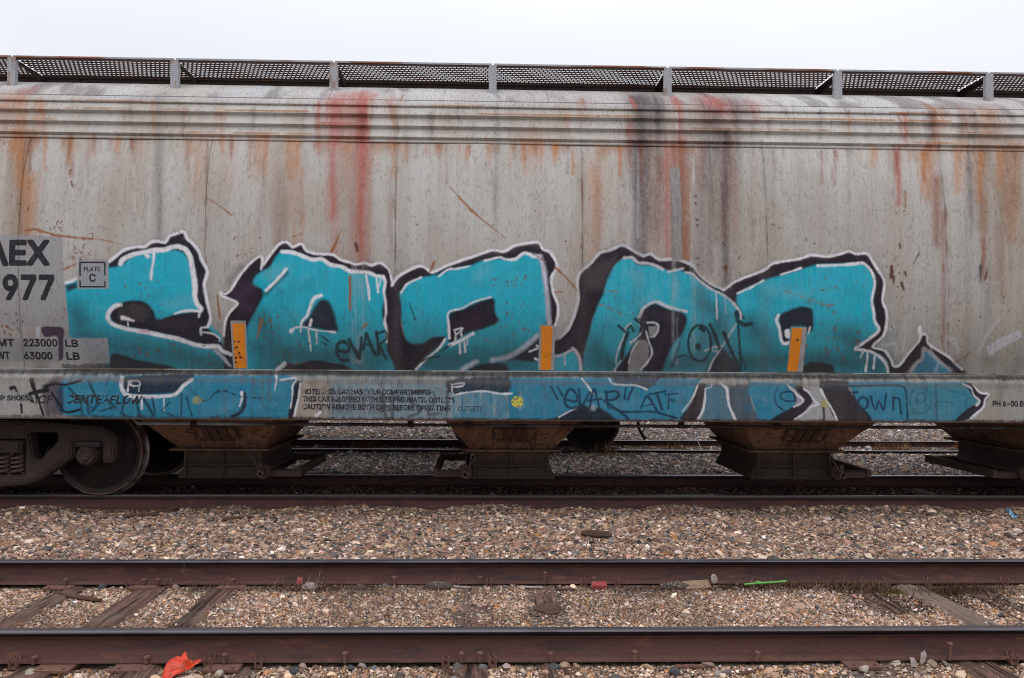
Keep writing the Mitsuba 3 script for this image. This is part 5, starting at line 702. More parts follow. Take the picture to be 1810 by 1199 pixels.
S|0.1,0.16,0.19|0.0392|0.436061|0.5||10,10 1963,1028 2028,1071
S|0.1,0.16,0.19|0.0426|0.451901|0.5||10,10 -2305,881 -2201,908
S|0.1,0.36,0.46|0.0343|0.32051|0.5||18,18 -2388,926 -2350,908
S|0.1,0.36,0.46|0.0451|0.334174|0.5||13,13 4486,1221 4564,1232
S|0.006,0.17,0.3|0.0391|0.421236|0.5||16,16 2653,1066 2752,1080
S|0.006,0.17,0.3|0.044|0.434514|0.5||23,23 -2080,1076 -1976,1077
S|0.1,0.36,0.46|0.0185|0.295057|0.5||23,23 679,1057 820,1146
S|0.1,0.36,0.46|0.0373|0.321088|0.5||20,20 4735,1061 4857,1149
S|0.006,0.17,0.3|0.0311|0.381323|0.5||19,19 275,1122 313,1156
S|0.03,0.3,0.42|0.0192|0.35822|0.5||11,11 3605,960 3704,1021
S|0.1,0.16,0.19|0.0363|0.415034|0.5||13,13 2744,1204 2855,1138
S|0.1,0.16,0.19|0.0245|0.431862|0.5||13,13 311,1144 381,1142
S|0.03,0.3,0.42|0.034|0.450108|0.5||10,10 2569,1117 2688,1183
S|0.006,0.17,0.3|0.0433|0.304765|0.5||16,16 -210,1140 -208,1235
S|0.03,0.3,0.42|0.0194|0.447207|0.5||12,12 2616,1045 2769,1011
S|0.1,0.36,0.46|0.0361|0.32254|0.5||24,24 -2318,983 -2183,1008
S|0.1,0.36,0.46|0.0321|0.446917|0.5||10,10 4490,1099 4654,1090
S|0.006,0.17,0.3|0.0296|0.434626|0.5||14,14 1794,1136 1908,1220
S|0.006,0.17,0.3|0.0318|0.316975|0.5||13,13 4344,1066 4418,1129
S|0.006,0.17,0.3|0.0437|0.291447|0.5||10,10 -2597,1249 -2524,1184
S|0.1,0.16,0.19|0.0256|0.433623|0.5||10,10 4391,1079 4498,988
S|0.006,0.17,0.3|0.0355|0.42211|0.5||17,17 -3383,1082 -3347,1106
S|0.2,0.4,0.46|0.0296|0.433961|0.5||9,9 -3811,1117 -3655,1073
S|0.006,0.17,0.3|0.0206|0.451814|0.5||20,20 -2174,975 -2086,970
S|0.03,0.3,0.42|0.0286|0.346686|0.5||20,20 -3918,903 -3782,906
S|0.2,0.4,0.46|0.043|0.251458|0.5||19,19 -357,908 -306,970
S|0.006,0.17,0.3|0.0411|0.463627|0.5||23,23 2590,995 2768,994
S|0.2,0.4,0.46|0.0178|0.34331|0.5||24,24 2715,1116 2788,1071
S|0.2,0.4,0.46|0.0244|0.445635|0.5||22,22 -2611,942 -2550,973
S|0.1,0.16,0.19|0.0313|0.290709|0.5||11,11 -184,1222 -57,1196
S|0.006,0.17,0.3|0.0452|0.283028|0.5||22,22 -2104,944 -1960,1031
S|0.006,0.17,0.3|0.0469|0.278429|0.5||17,17 1630,1005 1687,1050
S|0.03,0.3,0.42|0.0282|0.463373|0.5||13,13 4708,1170 4780,1193
S|0.03,0.3,0.42|0.0296|0.49398|0.5||12,12 4574,1092 4747,1111
S|0.2,0.4,0.46|0.0243|0.320744|0.5||9,9 -2157,1083 -2094,1144
S|0.03,0.3,0.42|0.032|0.253256|0.5||14,14 -2218,905 -2145,929
S|0.1,0.36,0.46|0.028|0.455478|0.5||12,12 -327,1222 -275,1210
S|0.1,0.36,0.46|0.0454|0.278101|0.5||9,9 -156,1041 -57,1096
S|0.1,0.16,0.19|0.03|0.369527|0.5||11,11 1299,1141 1343,1163
S|0.2,0.4,0.46|0.0216|0.250841|0.5||14,14 804,966 955,1010
S|0.2,0.4,0.46|0.0475|0.36963|0.5||19,19 954,1238 1002,1209
S|0.03,0.3,0.42|0.025|0.314051|0.5||10,10 -4122,1157 -4041,1205
S|0.006,0.17,0.3|0.0385|0.33521|0.5||16,16 563,1089 665,1181
S|0.2,0.4,0.46|0.0433|0.384812|0.5||21,21 4239,1130 4402,1104
S|0.03,0.3,0.42|0.0431|0.418226|0.5||20,20 105,971 189,1027
S|0.03,0.3,0.42|0.039|0.370985|0.5||13,13 -3090,1076 -2934,1114
S|0.12,0.11,0.105|0.0143|0.4|0.8||13,13 -3138,1271 -3127,1050;15,15 -862,1284 -856,1053;10,10 228,1290 229,949;11,11 4111,1312 4080,1011;8,8 2815,1305 2796,1047;5,5 3023,1306 3003,1174;9,9 -1810,1279 -1802,1122;8,8 -4206,1265 -4193,963;9,9 -2945,1272 -2933,966;8,8 562,1292 561,953;7,7 3071,1306 3050,921;8,8 3130,1307 3109,1006;6,6 -2217,1277 -2206,982;15,15 -2159,1277 -2150,1054;9,9 5218,1319 5175,1106;16,16 -134,1288 -132,1111;10,10 -397,1287 -394,1013;13,13 2063,1301 2051,1048;16,16 195,1290 196,967;6,6 1905,1300 1895,1039;11,11 3910,1311 3881,1052;6,6 1809,1299 1799,1063;15,15 -2334,1276 -2322,900;8,8 4326,1314 4293,930;5,5 -3713,1268 -3702,1106;9,9 157,1290 158,1112;7,7 4548,1315 4511,926;11,11 -2603,1274 -2590,875;7,7 -3345,1270 -3333,1011;12,12 -1725,1279 -1716,1009;16,16 2447,1303 2432,933;12,12 4799,1316 4761,1171;15,15 -2929,1273 -2919,1116;12,12 -2356,1276 -2346,1103;4,4 5347,1319 5302,1025;5,5 5189,1318 5146,1124;6,6 -3181,1271 -3167,888;10,10 3002,1306 2982,975;16,16 -3048,1272 -3037,1003;12,12 -1056,1283 -1048,950;13,13 1489,1298 1482,930;16,16 1304,1296 1298,1015;11,11 3379,1308 3355,1018;15,15 -1574,1280 -1566,1013
P|0.02,0.013,0.024|0.0143|0.93|0.15|s|-3576,1274 -2895,1306 -2931,1243 -3014,1172 -3055,1130 -3236,1115 -3515,1113 -3568,1169
P|0.05,0.025,0.055|0.0229|0.85|0.2|s|-4362,1193 -4177,1291 -4146,1124 -4142,897 -4315,896 -4345,997
P|0.02,0.013,0.024|0.0114|0.95|0|a|-1894,1256 -1836,1242 -1876,1051 -1909,874 -1972,874 -1946,1051
P|0.02,0.013,0.024|0.0143|0.92|0.2|o|-420,1250 -179,1287 194,1296 201,1154 -35,1160 -206,1145 -348,1116
P|0.02,0.013,0.024|0.0143|0.95|0.1|o|654,871 783,950 883,1008 1012,1015 1127,994 1214,938 1279,873
P|0.07,0.04,0.045|0.0143|0.85|0.3|n|1241,1302 1729,1311 1674,1226 1587,1190 1472,1225 1256,1241
P|0.02,0.013,0.024|0.0114|0.95|0.1|n|2108,1236 2178,1236 2152,1100 2137,999 2080,877 1913,883 1993,998 2065,1128
P|0.02,0.013,0.024|0.0114|0.95|0|r|3076,1220 3185,1206 3266,1091 3200,1004 3068,874 2821,873 3025,1003 3163,1076 3156,1105
P|0.02,0.013,0.024|0.0143|0.95|0.08|r|3332,1271 3619,1273 3624,1208 3712,1079 3865,870 3514,869 3390,1106
P|0.02,0.013,0.024|0.0114|0.95|0|r|4820,1258 4905,1252 4963,1165 5059,1146 4999,1027 4858,903 4711,881 4844,1012 4963,1070 4889,1143
S|0.02,0.013,0.024|0.0114|0.9|0||16,16 -2391,1119 -2400,992 -2451,921 -2521,897;12,12 3368,1005 3372,887
S|0.9,0.9,0.95|0.0086|0.95|0.08||17,17 -3590,1274 -3592,1183 -3542,1102 -3375,1086 -3194,1090 -3069,1109 -3000,1186 -2917,1250;8,8 -3524,1233 -3433,1240 -3412,1198 -3488,1191 -3524,1233;6,6 -3396,1086 -3390,966;6,6 -3180,1087 -3175,939;8,8 -3466,1092 -3465,1054;6,6 -3523,1212 -3529,1144;5,5 -3421,1198 -3421,1139;16,6 -2426,1126 -2418,1077 -2445,996;14,6 -2111,1331 -2086,1262 -2102,1160;9,6 -2049,1255 -1898,1274 -1931,1192 -1926,1122 -1946,980;8,8 -1850,1224 -1869,1079 -1909,895;9,9 -356,1215 -356,1151 -341,1127;6,6 -363,1222 -242,1237 -249,1209 -342,1194;8,8 -348,1113 -220,1142 -35,1157 108,1132 236,1133;17,10 -1691,910 -1656,939;10,10 936,1286 1011,1187 1040,1137;6,6 704,900 783,947 883,1000;9,4 2093,1222 2050,1114 1942,962;9,9 2173,1198 2166,1085 2145,970 2097,891;7,7 2238,1237 2224,1208 2173,1192;13,13 2325,1244 2384,1199 2398,1101 2420,1000 2474,889;8,8 1210,1287 1241,1238 1356,1225 1472,1225 1585,1183;9,9 3003,1241 3083,1148 3159,1090 3141,1054 3068,1018;9,9 3171,1199 3229,1149 3273,1077 3320,1048 3244,1019 3185,961 3076,891;11,11 3339,1192 3390,1092 3448,1005 3509,883;9,9 4802,1251 4875,1215 4904,1143 4963,1085 4933,1041;10,10 4904,1244 4963,1172 5059,1151 5022,1100 5007,1027 4873,911
S|0.7,0.72,0.78|0.0315|0.8|0||19,19 1034,1005 1048,997
S|0.02,0.055,0.11|0.0072|0.95|0.08||11,11 623,1209 689,1085;11,11 688,1207 739,1118;13,13 775,1078 882,1062 871,1148 810,1179 767,1107 768,1036 825,990 883,1005;13,13 903,1186 923,1005 1011,1151;12,12 1009,991 1054,1187 1105,1006;11,11 990,1068 1127,1087;13,13 1172,1166 1199,992;13,13 1172,1149 1270,1164 1306,1121 1242,1078 1156,1070 1271,992 1401,890;11,11 1374,1196 1357,1089;11,11 1443,1197 1393,1082;11,11 1523,993 1588,1118 1689,961;9,9 1545,1018 1653,1037;10,10 1609,1133 1768,1167;11,11 1686,1140 1735,986;11,11 1801,1141 1799,990;9,9 1768,1129 1894,1144;9,9 1801,1076 1862,1077;11,11 1199,1009 1343,960 1646,961 1761,933 1892,898;8,8 2996,960 2896,1032 2872,1132 2904,1222;10,10 3086,1079 2996,1072 2930,1115 2952,1159 3054,1162 3086,1073;11,11 3621,1165 3709,1165;10,10 3668,1162 3712,1050;12,12 3820,1058 3813,1029 3795,1007 3770,1000 3745,1007 3727,1028 3720,1057 3727,1086 3745,1107 3770,1115 3795,1108 3813,1087 3820,1058;13,13 3847,1126 3895,990 3932,1080 3978,990 4005,1145;12,12 4078,991 4076,1124;13,13 4086,1110 4137,1103 4159,951;9,9 3331,1221 3785,1231 4079,1240 4189,1219 4215,1110 4222,888
S|0.02,0.055,0.11|0.01|0.45|0.3||8,8 4468,1090 4459,1038 4434,994 4397,965 4354,956 4312,968 4276,999 4254,1044 4248,1096 4259,1148 4286,1190 4324,1216 4368,1222 4410,1207 4444,1174;9,9 4402,1111 4394,1082 4371,1064 4344,1064 4322,1082 4314,1111 4322,1140 4344,1158 4372,1158 4394,1140 4402,1111;8,8 4506,1242 4526,902;8,8 4520,1076 4685,1069;6,6 4521,1249 4668,1185 4845,1142;7,7 4902,994 4875,989 4849,1000 4830,1022 4822,1053 4828,1083 4845,1108 4871,1121 4898,1120
S|0.015,0.016,0.022|0.0072|1|0.05||20,10 -4651,1161 -4624,1175;13,13 -4624,1175 -4567,1066 -4548,923;23,9 -4460,1242 -4437,1165 -4398,1067 -4340,906;20,20 -4519,1091 -4416,1123 -4306,1148;11,11 -4505,1083 -4442,1024 -4471,1094;14,14 -4320,1179 -4238,1208 -4141,1197 -3989,1240;10,10 -4264,1123 -4179,997 -4122,928 -3984,956
S|0.015,0.026,0.05|0.0086|0.85|0.2||9,9 -4113,1180 -3993,1048 -3958,900;9,9 -3917,1245 -3848,1112 -3804,992;9,9 -3805,1013 -3900,915;9,9 -3900,915 -3917,1069;9,9 -3736,1070 -3652,986 -3553,902;9,9 -3790,943 -3610,1000;9,9 -3718,1294 -3738,1196;9,9 -3556,1057 -3595,916;9,9 -3458,1057 -3414,903;9,9 -3375,1072 -3275,900;9,9 -3291,1072 -3261,917;9,9 -3123,1031 -3192,946 -3094,904;9,9 -3010,1116 -3013,902;9,9 -2964,1088 -2905,902;9,9 -2812,1237 -2819,1187;9,9 -3986,1069 -3873,971;9,9 -2916,1159 -2817,1060 -2747,1054 -2678,1132 -2580,1146;6,6 -2580,1146 -2425,1091 -2243,1077
S|0.05,0.045,0.05|0.01|0.7|0.25||13,13 -1051,1129 -1006,892;13,13 -942,1112 -940,892;11,11 -1100,1080 -881,1101;11,11 -1085,953 -872,971;17,17 -626,1150 -760,1135 -753,1042 -674,993 -702,929 -787,900;16,16 -597,1129 -540,1140 -526,1065 -595,929 -468,937;17,9 -403,1151 -410,899
S|0.5,0.46,0.08|0.0072|0.85|0.55||50,50 -2866,1053 -2864,1053;46,46 3390,1051 3391,1051
S|0.145,0.128,0.118|0.0372|0.74|0.4||21,21 -4901,1246 -3517,1251 -2245,1250;21,21 -2300,1250 -1031,1247 264,1244;21,21 208,1250 1501,1243 2820,1239;21,21 2762,1241 4079,1243 5571,1242
S|0.042,0.037,0.034|0.02|0.97|0.22||24,24 -4943,1320 -3550,1326 -2266,1325;24,24 -2321,1325 -1041,1322 266,1320;24,24 209,1325 1513,1319 2841,1315;24,24 2785,1317 4113,1319 5617,1319
S|0.05,0.04,0.04|0.0086|0.6|0.7||6,6 -4171,1308 -2881,1306;6,6 1249,1303 1713,1303;6,6 2782,1309 5600,1316
S|0.07,0.045,0.035|0.0129|0.85|0.4||7,7 -4894,893 -2240,885;7,7 -2295,885 267,876;7,7 211,876 2820,877;7,7 2763,878 5569,882
P|0.36,0.36,0.385|0.0043|0.92|0.15||-4851,1657 -4240,1657 -4255,1420 -4877,1419
P|0.36,0.36,0.385|0.0043|0.95|0.15||-4184,1657 -3754,1660 -3746,1409 -4204,1415
P|0.42,0.42,0.43|0.0072|0.7|0.2||-4816,1130 -4485,1129 -4483,1007 -4814,1006
"""

# ------------------------------------------------------------------ paint on the car: sprayed strokes, filled shapes, streaks and scratches, in metres along the car and up it
CELL, GX0, GZ0, GNX, GNZ = 0.06, -5.7, 0.80, 205, 62
paint_layers, tagged = [], {}


def load_paint():
    lists = [[] for _ in range(GNX * GNZ)]
    hd = CELL * 0.71
    cx = GX0 + (np.arange(GNX) + 0.5) * CELL
    cz = GZ0 + (np.arange(GNZ) + 0.5) * CELL
    pts = shapely.points(*np.meshgrid(cx, cz))

    def pairs(s):
        return np.array([[float(a) for a in q.split(',')] for q in s.split()]) / 1000

    def curve(q, closed):
        """the points joined by a smooth hand-drawn line"""
        if len(q) < 3:
            return q
        e = np.vstack([q[-1], q, q[:2]]) if closed else np.vstack([2 * q[0] - q[1], q, 2 * q[-1] - q[-2]])
        out = []
        for k in range(1, len(e) - 2):
            a, b, c, d = e[k - 1:k + 3]
            L = np.hypot(*(c - b))
            m0, m1 = (c - a) * min(0.5, 0.5 * L / max(np.hypot(*(c - a)) * 0.5, 1e-6)), (d - b) * min(0.5, 0.5 * L / max(np.hypot(*(d - b)) * 0.5, 1e-6))
            n = 1 if L < 0.025 else 3
            for t in np.arange(n) / n:
                out.append((2 * t**3 - 3 * t**2 + 1) * b + (t**3 - 2 * t**2 + t) * m0 + (-2 * t**3 + 3 * t**2) * c + (t**3 - t**2) * m1)
        return np.array(out if closed else out + [q[-1]])

    for line in PAINT.strip().split('\n'):
        kind, rgb, soft, alpha, nz, tag, data = line.split('|')
        soft, li = float(soft), len(paint_layers)
        paint_layers.append([soft, float(alpha), float(nz)] + [float(v) for v in rgb.split(',')])
        mine = {}
        if kind == 'S':
            for s in data.split(';'):
                head, rest = s.split(' ', 1)
                w0, w1 = (float(v) / 1000 for v in head.split(','))
                q = curve(pairs(rest), False)
                if tag:
                    tagged.setdefault(tag, []).append(LineString(q).buffer(max(w0, w1) + 0.02))
                ws = np.linspace(w0, w1, len(q))
                for k in range(len(q) - 1):
                    a, b = q[k], q[k + 1]
                    m = max(ws[k], ws[k + 1]) + soft + 0.008 + 0.045 * float(nz)
                    i0, i1 = (int(np.clip((v - GX0) / CELL, 0, GNX - 1)) for v in (min(a[0], b[0]) - m, max(a[0], b[0]) + m))
                    j0, j1 = (int(np.clip((v - GZ0) / CELL, 0, GNZ - 1)) for v in (min(a[1], b[1]) - m, max(a[1], b[1]) + m))
                    X, Z = np.meshgrid(cx[i0:i1 + 1], cz[j0:j1 + 1])
                    d = b - a
                    t = np.clip(((X - a[0]) * d[0] + (Z - a[1]) * d[1]) / max(d @ d, 1e-12), 0, 1)
                    near = np.hypot(X - a[0] - t * d[0], Z - a[1] - t * d[1]) < m + hd
                    for j, i in np.argwhere(near):
                        mine.setdefault((j0 + j) * GNX + i0 + i, []).append((a[0], a[1], b[0], b[1], ws[k], ws[k + 1], 0))
        else:
            q = pairs(data)
            P = Polygon(curve(q, True) if len(q) > 6 else q).buffer(0)
            if tag and P.centroid.y > 1.42:
                P = P.intersection(sbox(-20, 1.352, 20, 9))
            if tag:
                tagged.setdefault(tag, []).append(P.buffer(0.01))
            m = soft + 0.008 + 0.045 * float(nz)
            dist = shapely.distance(pts, P.boundary)
            inside = shapely.contains(P, pts)
            for j, i in np.argwhere(dist < m + hd):
                x0, z0 = GX0 + i * CELL - m, GZ0 + j * CELL - m
                x1, z1 = x0 + CELL + 2 * m, z0 + CELL + 2 * m
                C = P.intersection(sbox(x0, z0, x1, z1))
                es = []
                for g in getattr(C, 'geoms', [C]):
                    if g.geom_type != 'Polygon' or g.is_empty:
                        continue
                    for ring in [g.exterior, *g.interiors]:
                        q = np.array(ring.coords)
                        for a, b in zip(q[:-1], q[1:]):
                            rim = any(abs(a[k] - v) < 1e-9 and abs(b[k] - v) < 1e-9 for k, v in ((0, x0), (0, x1), (1, z0), (1, z1)))
                            es.append((a[0], a[1], b[0], b[1], 0, 0, 3 if rim else 1))
                if es:
                    mine[j * GNX + i] = es
            for j, i in np.argwhere(inside & (dist >= m + hd)):
                mine[j * GNX + i] = [(0, 0, 0, 0, 0, 0, 2)]
        for c, es in mine.items():
            for k, e in enumerate(es):
                lists[c].append(e[:6] + (e[6] + 4 * (k == len(es) - 1) + 8 * li,))
    start = np.cumsum([0] + [len(v) for v in lists])
    flat = np.array([e for v in lists for e in v])
    return start, flat


_start, _flat = load_paint()
P_START = mi.UInt32(_start.astype(np.uint32))
P_X0, P_Z0, P_X1, P_Z1, P_W0, P_W1 = (mi.Float(np.ascontiguousarray(_flat[:, k]).astype(np.float32)) for k in range(6))
P_META = mi.UInt32(_flat[:, 6].astype(np.uint32))
_lay = np.array(paint_layers)
L_SOFT, L_A, L_NZ, L_R, L_G, L_B = (mi.Float(np.ascontiguousarray(_lay[:, k]).astype(np.float32)) for k in range(6))
dr.eval(P_START, P_X0, P_Z0, P_X1, P_Z1, P_W0, P_W1, P_META, L_SOFT, L_A, L_NZ, L_R, L_G, L_B)


def painted(base, x, z, on):
    """lay the strokes and shapes over the colour base at (x, z)"""
    N = 0.55 * fbm(x * 38, z * 1.1, 2.0, octaves=3) + 0.45 * fbm(x * 55, z * 42, 5.0, octaves=2)
    N = dr.clip((N - 0.25) * 2.0, 0, 1)
    rag = (fbm(x * 26, z * 5.0, 61.0) - 0.5) * 0.10 + (noise(x * 90, z * 60, 63.0) - 0.5) * 0.014
    wob = (noise(x * 34, z * 34, 3.3) - 0.5) * 0.007 + (noise(x * 11, z * 11, 8.3) - 0.5) * 0.007
    gx, gz = dr.floor((x - GX0) / CELL), dr.floor((z - GZ0) / CELL)
    ok = on & (gx >= 0) & (gx < GNX) & (gz >= 0) & (gz < GNZ)
    cell = mi.UInt32(mi.Int32(dr.select(ok, gz * GNX + gx, 0)))
    i = dr.gather(mi.UInt32, P_START, cell)
    e = dr.select(ok, dr.gather(mi.UInt32, P_START, cell + 1), i)
    D, par = mi.Float(9) + 0 * x, mi.Bool(x > 1e9)
    r, g, b = mi.Float(base.x), mi.Float(base.y), mi.Float(base.z)

    def body(i, e, D, par, r, g, b, x, z, N, wob, rag):
        x0, z0, x1, z1 = (dr.gather(mi.Float, t, i) for t in (P_X0, P_Z0, P_X1, P_Z1))
        w0, w1 = dr.gather(mi.Float, P_W0, i), dr.gather(mi.Float, P_W1, i)
        meta = dr.gather(mi.UInt32, P_META, i)
        kind, last, li = meta & 3, (meta & 4) > 0, meta >> 3
        dx, dz = x1 - x0, z1 - z0
        t = dr.clip(((x - x0) * dx + (z - z0) * dz) / dr.maximum(dx * dx + dz * dz, 1e-10), 0, 1)
        d = dr.sqrt(dr.square(x - x0 - t * dx) + dr.square(z - z0 - t * dz)) - (w0 + (w1 - w0) * t)
        D = dr.select(kind == 2, -1.0, dr.select(kind == 3, D, dr.minimum(D, d)))
        cross = ((z0 > z) != (z1 > z)) & (x < x0 + (z - z0) / dr.select(dr.abs(dz) < 1e-9, 1e-9, dz) * dx)
        par = par ^ (cross & ((kind == 1) | (kind == 3)))
        sd = dr.select(par, -D, D) + wob + rag * dr.gather(mi.Float, L_NZ, li)
        s = dr.gather(mi.Float, L_SOFT, li)
        a = dr.gather(mi.Float, L_A, li) * (1 - smoothstep(-s, s, sd)) * (1 - dr.gather(mi.Float, L_NZ, li) * N)
        a = dr.select(last, a, 0.0)
        r = r + (dr.gather(mi.Float, L_R, li) - r) * a
        g = g + (dr.gather(mi.Float, L_G, li) - g) * a
        b = b + (dr.gather(mi.Float, L_B, li) - b) * a
        return i + 1, e, dr.select(last, 9.0, D), par & ~last, r, g, b, x, z, N, wob, rag

    out = dr.while_loop((i, e, D, par, r, g, b, mi.Float(x), mi.Float(z), N, wob, rag), lambda i, e, *_: i < e, body)
    return mi.Color3f(out[4], out[5], out[6])


def car_paint(p, n, uv):
    """weathered light grey car paint, and on the near side the graffiti and streaks"""
    x, z = p.x, p.z
    c = mix((0.46, 0.44, 0.41), (0.62, 0.605, 0.58), fbm(x * 0.9, z * 0.7, 1.0))
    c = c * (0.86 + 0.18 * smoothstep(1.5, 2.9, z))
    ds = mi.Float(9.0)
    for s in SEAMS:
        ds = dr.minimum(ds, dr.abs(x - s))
    c = mix(c, (0.36, 0.27, 0.20), 0.55 * dr.exp(-ds / 0.13) * fbm(x * 3, z * 1.2, 51.0) * dr.select(z > 1.36, 1.0, 0.0) * dr.select(z < 3.66, 1.0, 0.0))  # brown dirt by the seams, also painting in the shading between panels
    c = mix(c, (0.44, 0.38, 0.30), 0.45 * smoothstep(0.52, 0.75, fbm(x * 2.3, z * 0.5, 4.0)))
    st = fbm(x * 22, z * 0.55, 7.0, octaves=4)
    c = c * (0.93 + 0.13 * st)
    c = mix(c, (0.40, 0.30, 0.21), 0.26 * smoothstep(0.50, 0.72, fbm(x * 4.1, z * 1.3, 31.0)))
    c = mix(c, (0.22, 0.20, 0.19), 0.08 * smoothstep(0.55, 0.80, fbm(x * 7, z * 0.45, 11.0)))
    c = mix(c, (0.37, 0.36, 0.42), 0.5 * smoothstep(3.99, 4.12, z) * fbm(x * 2.0, z * 3.0, 5.0))
    c = mix(c, (0.12, 0.10, 0.10), 0.55 * smoothstep(4.10, 4.13, z) * smoothstep(0.52, 0.72, fbm(x * 5.0 + z * 1.5, z * 2.2, 33.0)))
    c = mix(c, (0.56, 0.56, 0.56), 0.35 * smoothstep(0.66, 0.80, fbm(x * 70, z * 2.2, 13.0)))
    # rust bleeding along the lips of the three ribs and the cap
    for zr, w in ((3.732, 0.016), (3.849, 0.018), (3.968, 0.018), (4.057, 0.010)):
        m = smoothstep(w, w * 0.3, dr.abs(z - zr)) * smoothstep(0.54, 0.68, fbm(x * 1.3, zr * 31.0, 2.0) + 0.12 * (noise(x * 20, zr * 9) - 0.5))
        c = mix(c, (0.37, 0.16, 0.06), 0.8 * m)
    # seam line dirt under the ribs
    c = mix(c, (0.10, 0.07, 0.06), 0.55 * smoothstep(0.008, 0.003, dr.abs(z - 3.662)))
    c = mix(c, (0.07, 0.05, 0.047), 0.85 * smoothstep(0.0085, 0.004, dr.abs(z - 4.123)))
    c = mix(c, (0.36, 0.15, 0.06), 0.6 * smoothstep(0.20, 0.0, 3.66 - z) * dr.select(z < 3.66, 1.0, 0.0) * smoothstep(0.55, 0.72, fbm(x * 6, z * 1.5, 21.0)))
    c = painted(c, x, z, p.y < YC)
    # grime over everything: fine vertical streaks, speckle; then darker towards the flange
    c = c * (0.90 + 0.16 * fbm(x * 90, z * 3.0, 17.0))
    c = mix(c, (0.07, 0.058, 0.05), 0.24 * smoothstep(0.58, 0.80, fbm(x * 64, z * 26.0, 19.0)))
    c = c * (1 - 0.12 * smoothstep(0.62, 0.74, fbm(x * 40, z * 34.0, 39.0)) * smoothstep(0.4, 0.65, fbm(x * 1.7, z * 1.7, 41.0)))
    c = c * (0.93 + 0.14 * noise(x * 260, z * 260))
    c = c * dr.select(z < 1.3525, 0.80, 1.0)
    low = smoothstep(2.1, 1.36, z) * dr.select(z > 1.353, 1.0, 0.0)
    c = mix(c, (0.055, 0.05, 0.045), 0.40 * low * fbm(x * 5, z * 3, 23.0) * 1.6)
    return c


def proc_bsdf(key, fn, rough=0.6, spec=0.3, metallic=0.0, bump=None, bump_scale=1.0, eps=2e-3, **kw):
    b = {'type': 'principled', 'base_color': mikit.proc(fn) if callable(fn) else {'type': 'rgb', 'value': list(fn)}, 'roughness': rough, 'specular': spec, 'metallic': metallic, **kw}
    if bump:
        b = {'type': 'bumpmap', 'scale': bump_scale, 'tex': mikit.proc(bump, eps), 'b': b}
    scene['mat_' + key] = {'type': 'twosided', 'b': b}


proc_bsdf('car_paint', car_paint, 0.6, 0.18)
proc_bsdf('stencil_black', lambda p, n, uv: mix((0.022, 0.02, 0.026), (0.10, 0.10, 0.105), 0.30 * smoothstep(0.55, 0.8, fbm(p.x * 60, p.z * 40, 3.0)) + 0.30 * smoothstep(0.6, 0.8, fbm(p.x * 12, p.z * 3, 5.0))), 0.6, 0.3)
proc_bsdf('stencil_faint', lambda p, n, uv: mix((0.025, 0.04, 0.06), (0.12, 0.2, 0.26), smoothstep(0.35, 0.7, fbm(p.x * 30, p.z * 18, 3.0))), 0.6, 0.3)
proc_bsdf('post_grey', lambda p, n, uv: mix((0.40, 0.41, 0.44), (0.30, 0.16, 0.09), 0.7 * smoothstep(0.60, 0.75, fbm(p.x * 14, p.z * 6, 2.0) + 0.25 * smoothstep(4.50, 4.58, p.z))), 0.5, 0.4)
proc_bsdf('deck_rim', lambda p, n, uv: mix((0.40, 0.41, 0.44), (0.26, 0.10, 0.05), smoothstep(0.42, 0.62, fbm(p.x * 2.6, p.z * 9, 2.0))), 0.5, 0.4)
proc_bsdf('dark_steel', lambda p, n, uv: mix((0.022, 0.018, 0.017), (0.06, 0.035, 0.027), fbm(p.x * 7, p.y * 7, p.z * 7)), 0.6, 0.3)
proc_bsdf('grating_steel', lambda p, n, uv: mix((0.05, 0.04, 0.04), (0.10, 0.055, 0.04), fbm(p.x * 5, p.y * 5, p.z * 5)), 0.6, 0.3)


def hopper_dirt(p, n, uv):
    c = mix((0.20, 0.098, 0.055), (0.30, 0.185, 0.12), fbm(p.x * 4, p.y * 4, p.z * 4))
    c = mix(c, (0.06, 0.032, 0.025), 0.8 * smoothstep(0.52, 0.75, fbm(p.x * 26, p.y * 26, p.z * 22 + 3, octaves=4)))
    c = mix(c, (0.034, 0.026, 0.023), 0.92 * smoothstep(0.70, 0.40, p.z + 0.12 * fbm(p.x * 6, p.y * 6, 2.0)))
    c = mix(c, (0.05, 0.035, 0.03), 0.45 * smoothstep(0.5, 0.75, fbm(p.x * 14, p.y * 4, p.z * 2.5 + 7)))
    return c * (0.8 + 0.4 * noise(p.x * 90, p.y * 90, p.z * 90))


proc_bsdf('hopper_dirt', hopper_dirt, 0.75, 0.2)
proc_bsdf('truck_steel', lambda p, n, uv: mix((0.038, 0.026, 0.025), (0.080, 0.052, 0.048), fbm(p.x * 6, p.y * 6, p.z * 6)) * (0.75 + 0.5 * noise(p.x * 60, p.y * 60, p.z * 60)), 0.7, 0.25)
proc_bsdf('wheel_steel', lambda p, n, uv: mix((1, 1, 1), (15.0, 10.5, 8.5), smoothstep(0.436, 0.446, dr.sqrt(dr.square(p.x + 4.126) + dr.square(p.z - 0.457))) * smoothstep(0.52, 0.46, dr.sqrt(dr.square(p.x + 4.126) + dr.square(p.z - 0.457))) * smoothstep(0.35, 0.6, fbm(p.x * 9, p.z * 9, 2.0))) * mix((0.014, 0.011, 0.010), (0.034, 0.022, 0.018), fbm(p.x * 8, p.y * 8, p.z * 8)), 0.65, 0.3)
proc_bsdf('tread_steel', lambda p, n, uv: mix((0.34, 0.31, 0.30), (0.16, 0.09, 0.07), smoothstep(0.4, 0.65, fbm(p.x * 12, p.y * 12, p.z * 12))), 0.38, 0.5, 0.6)


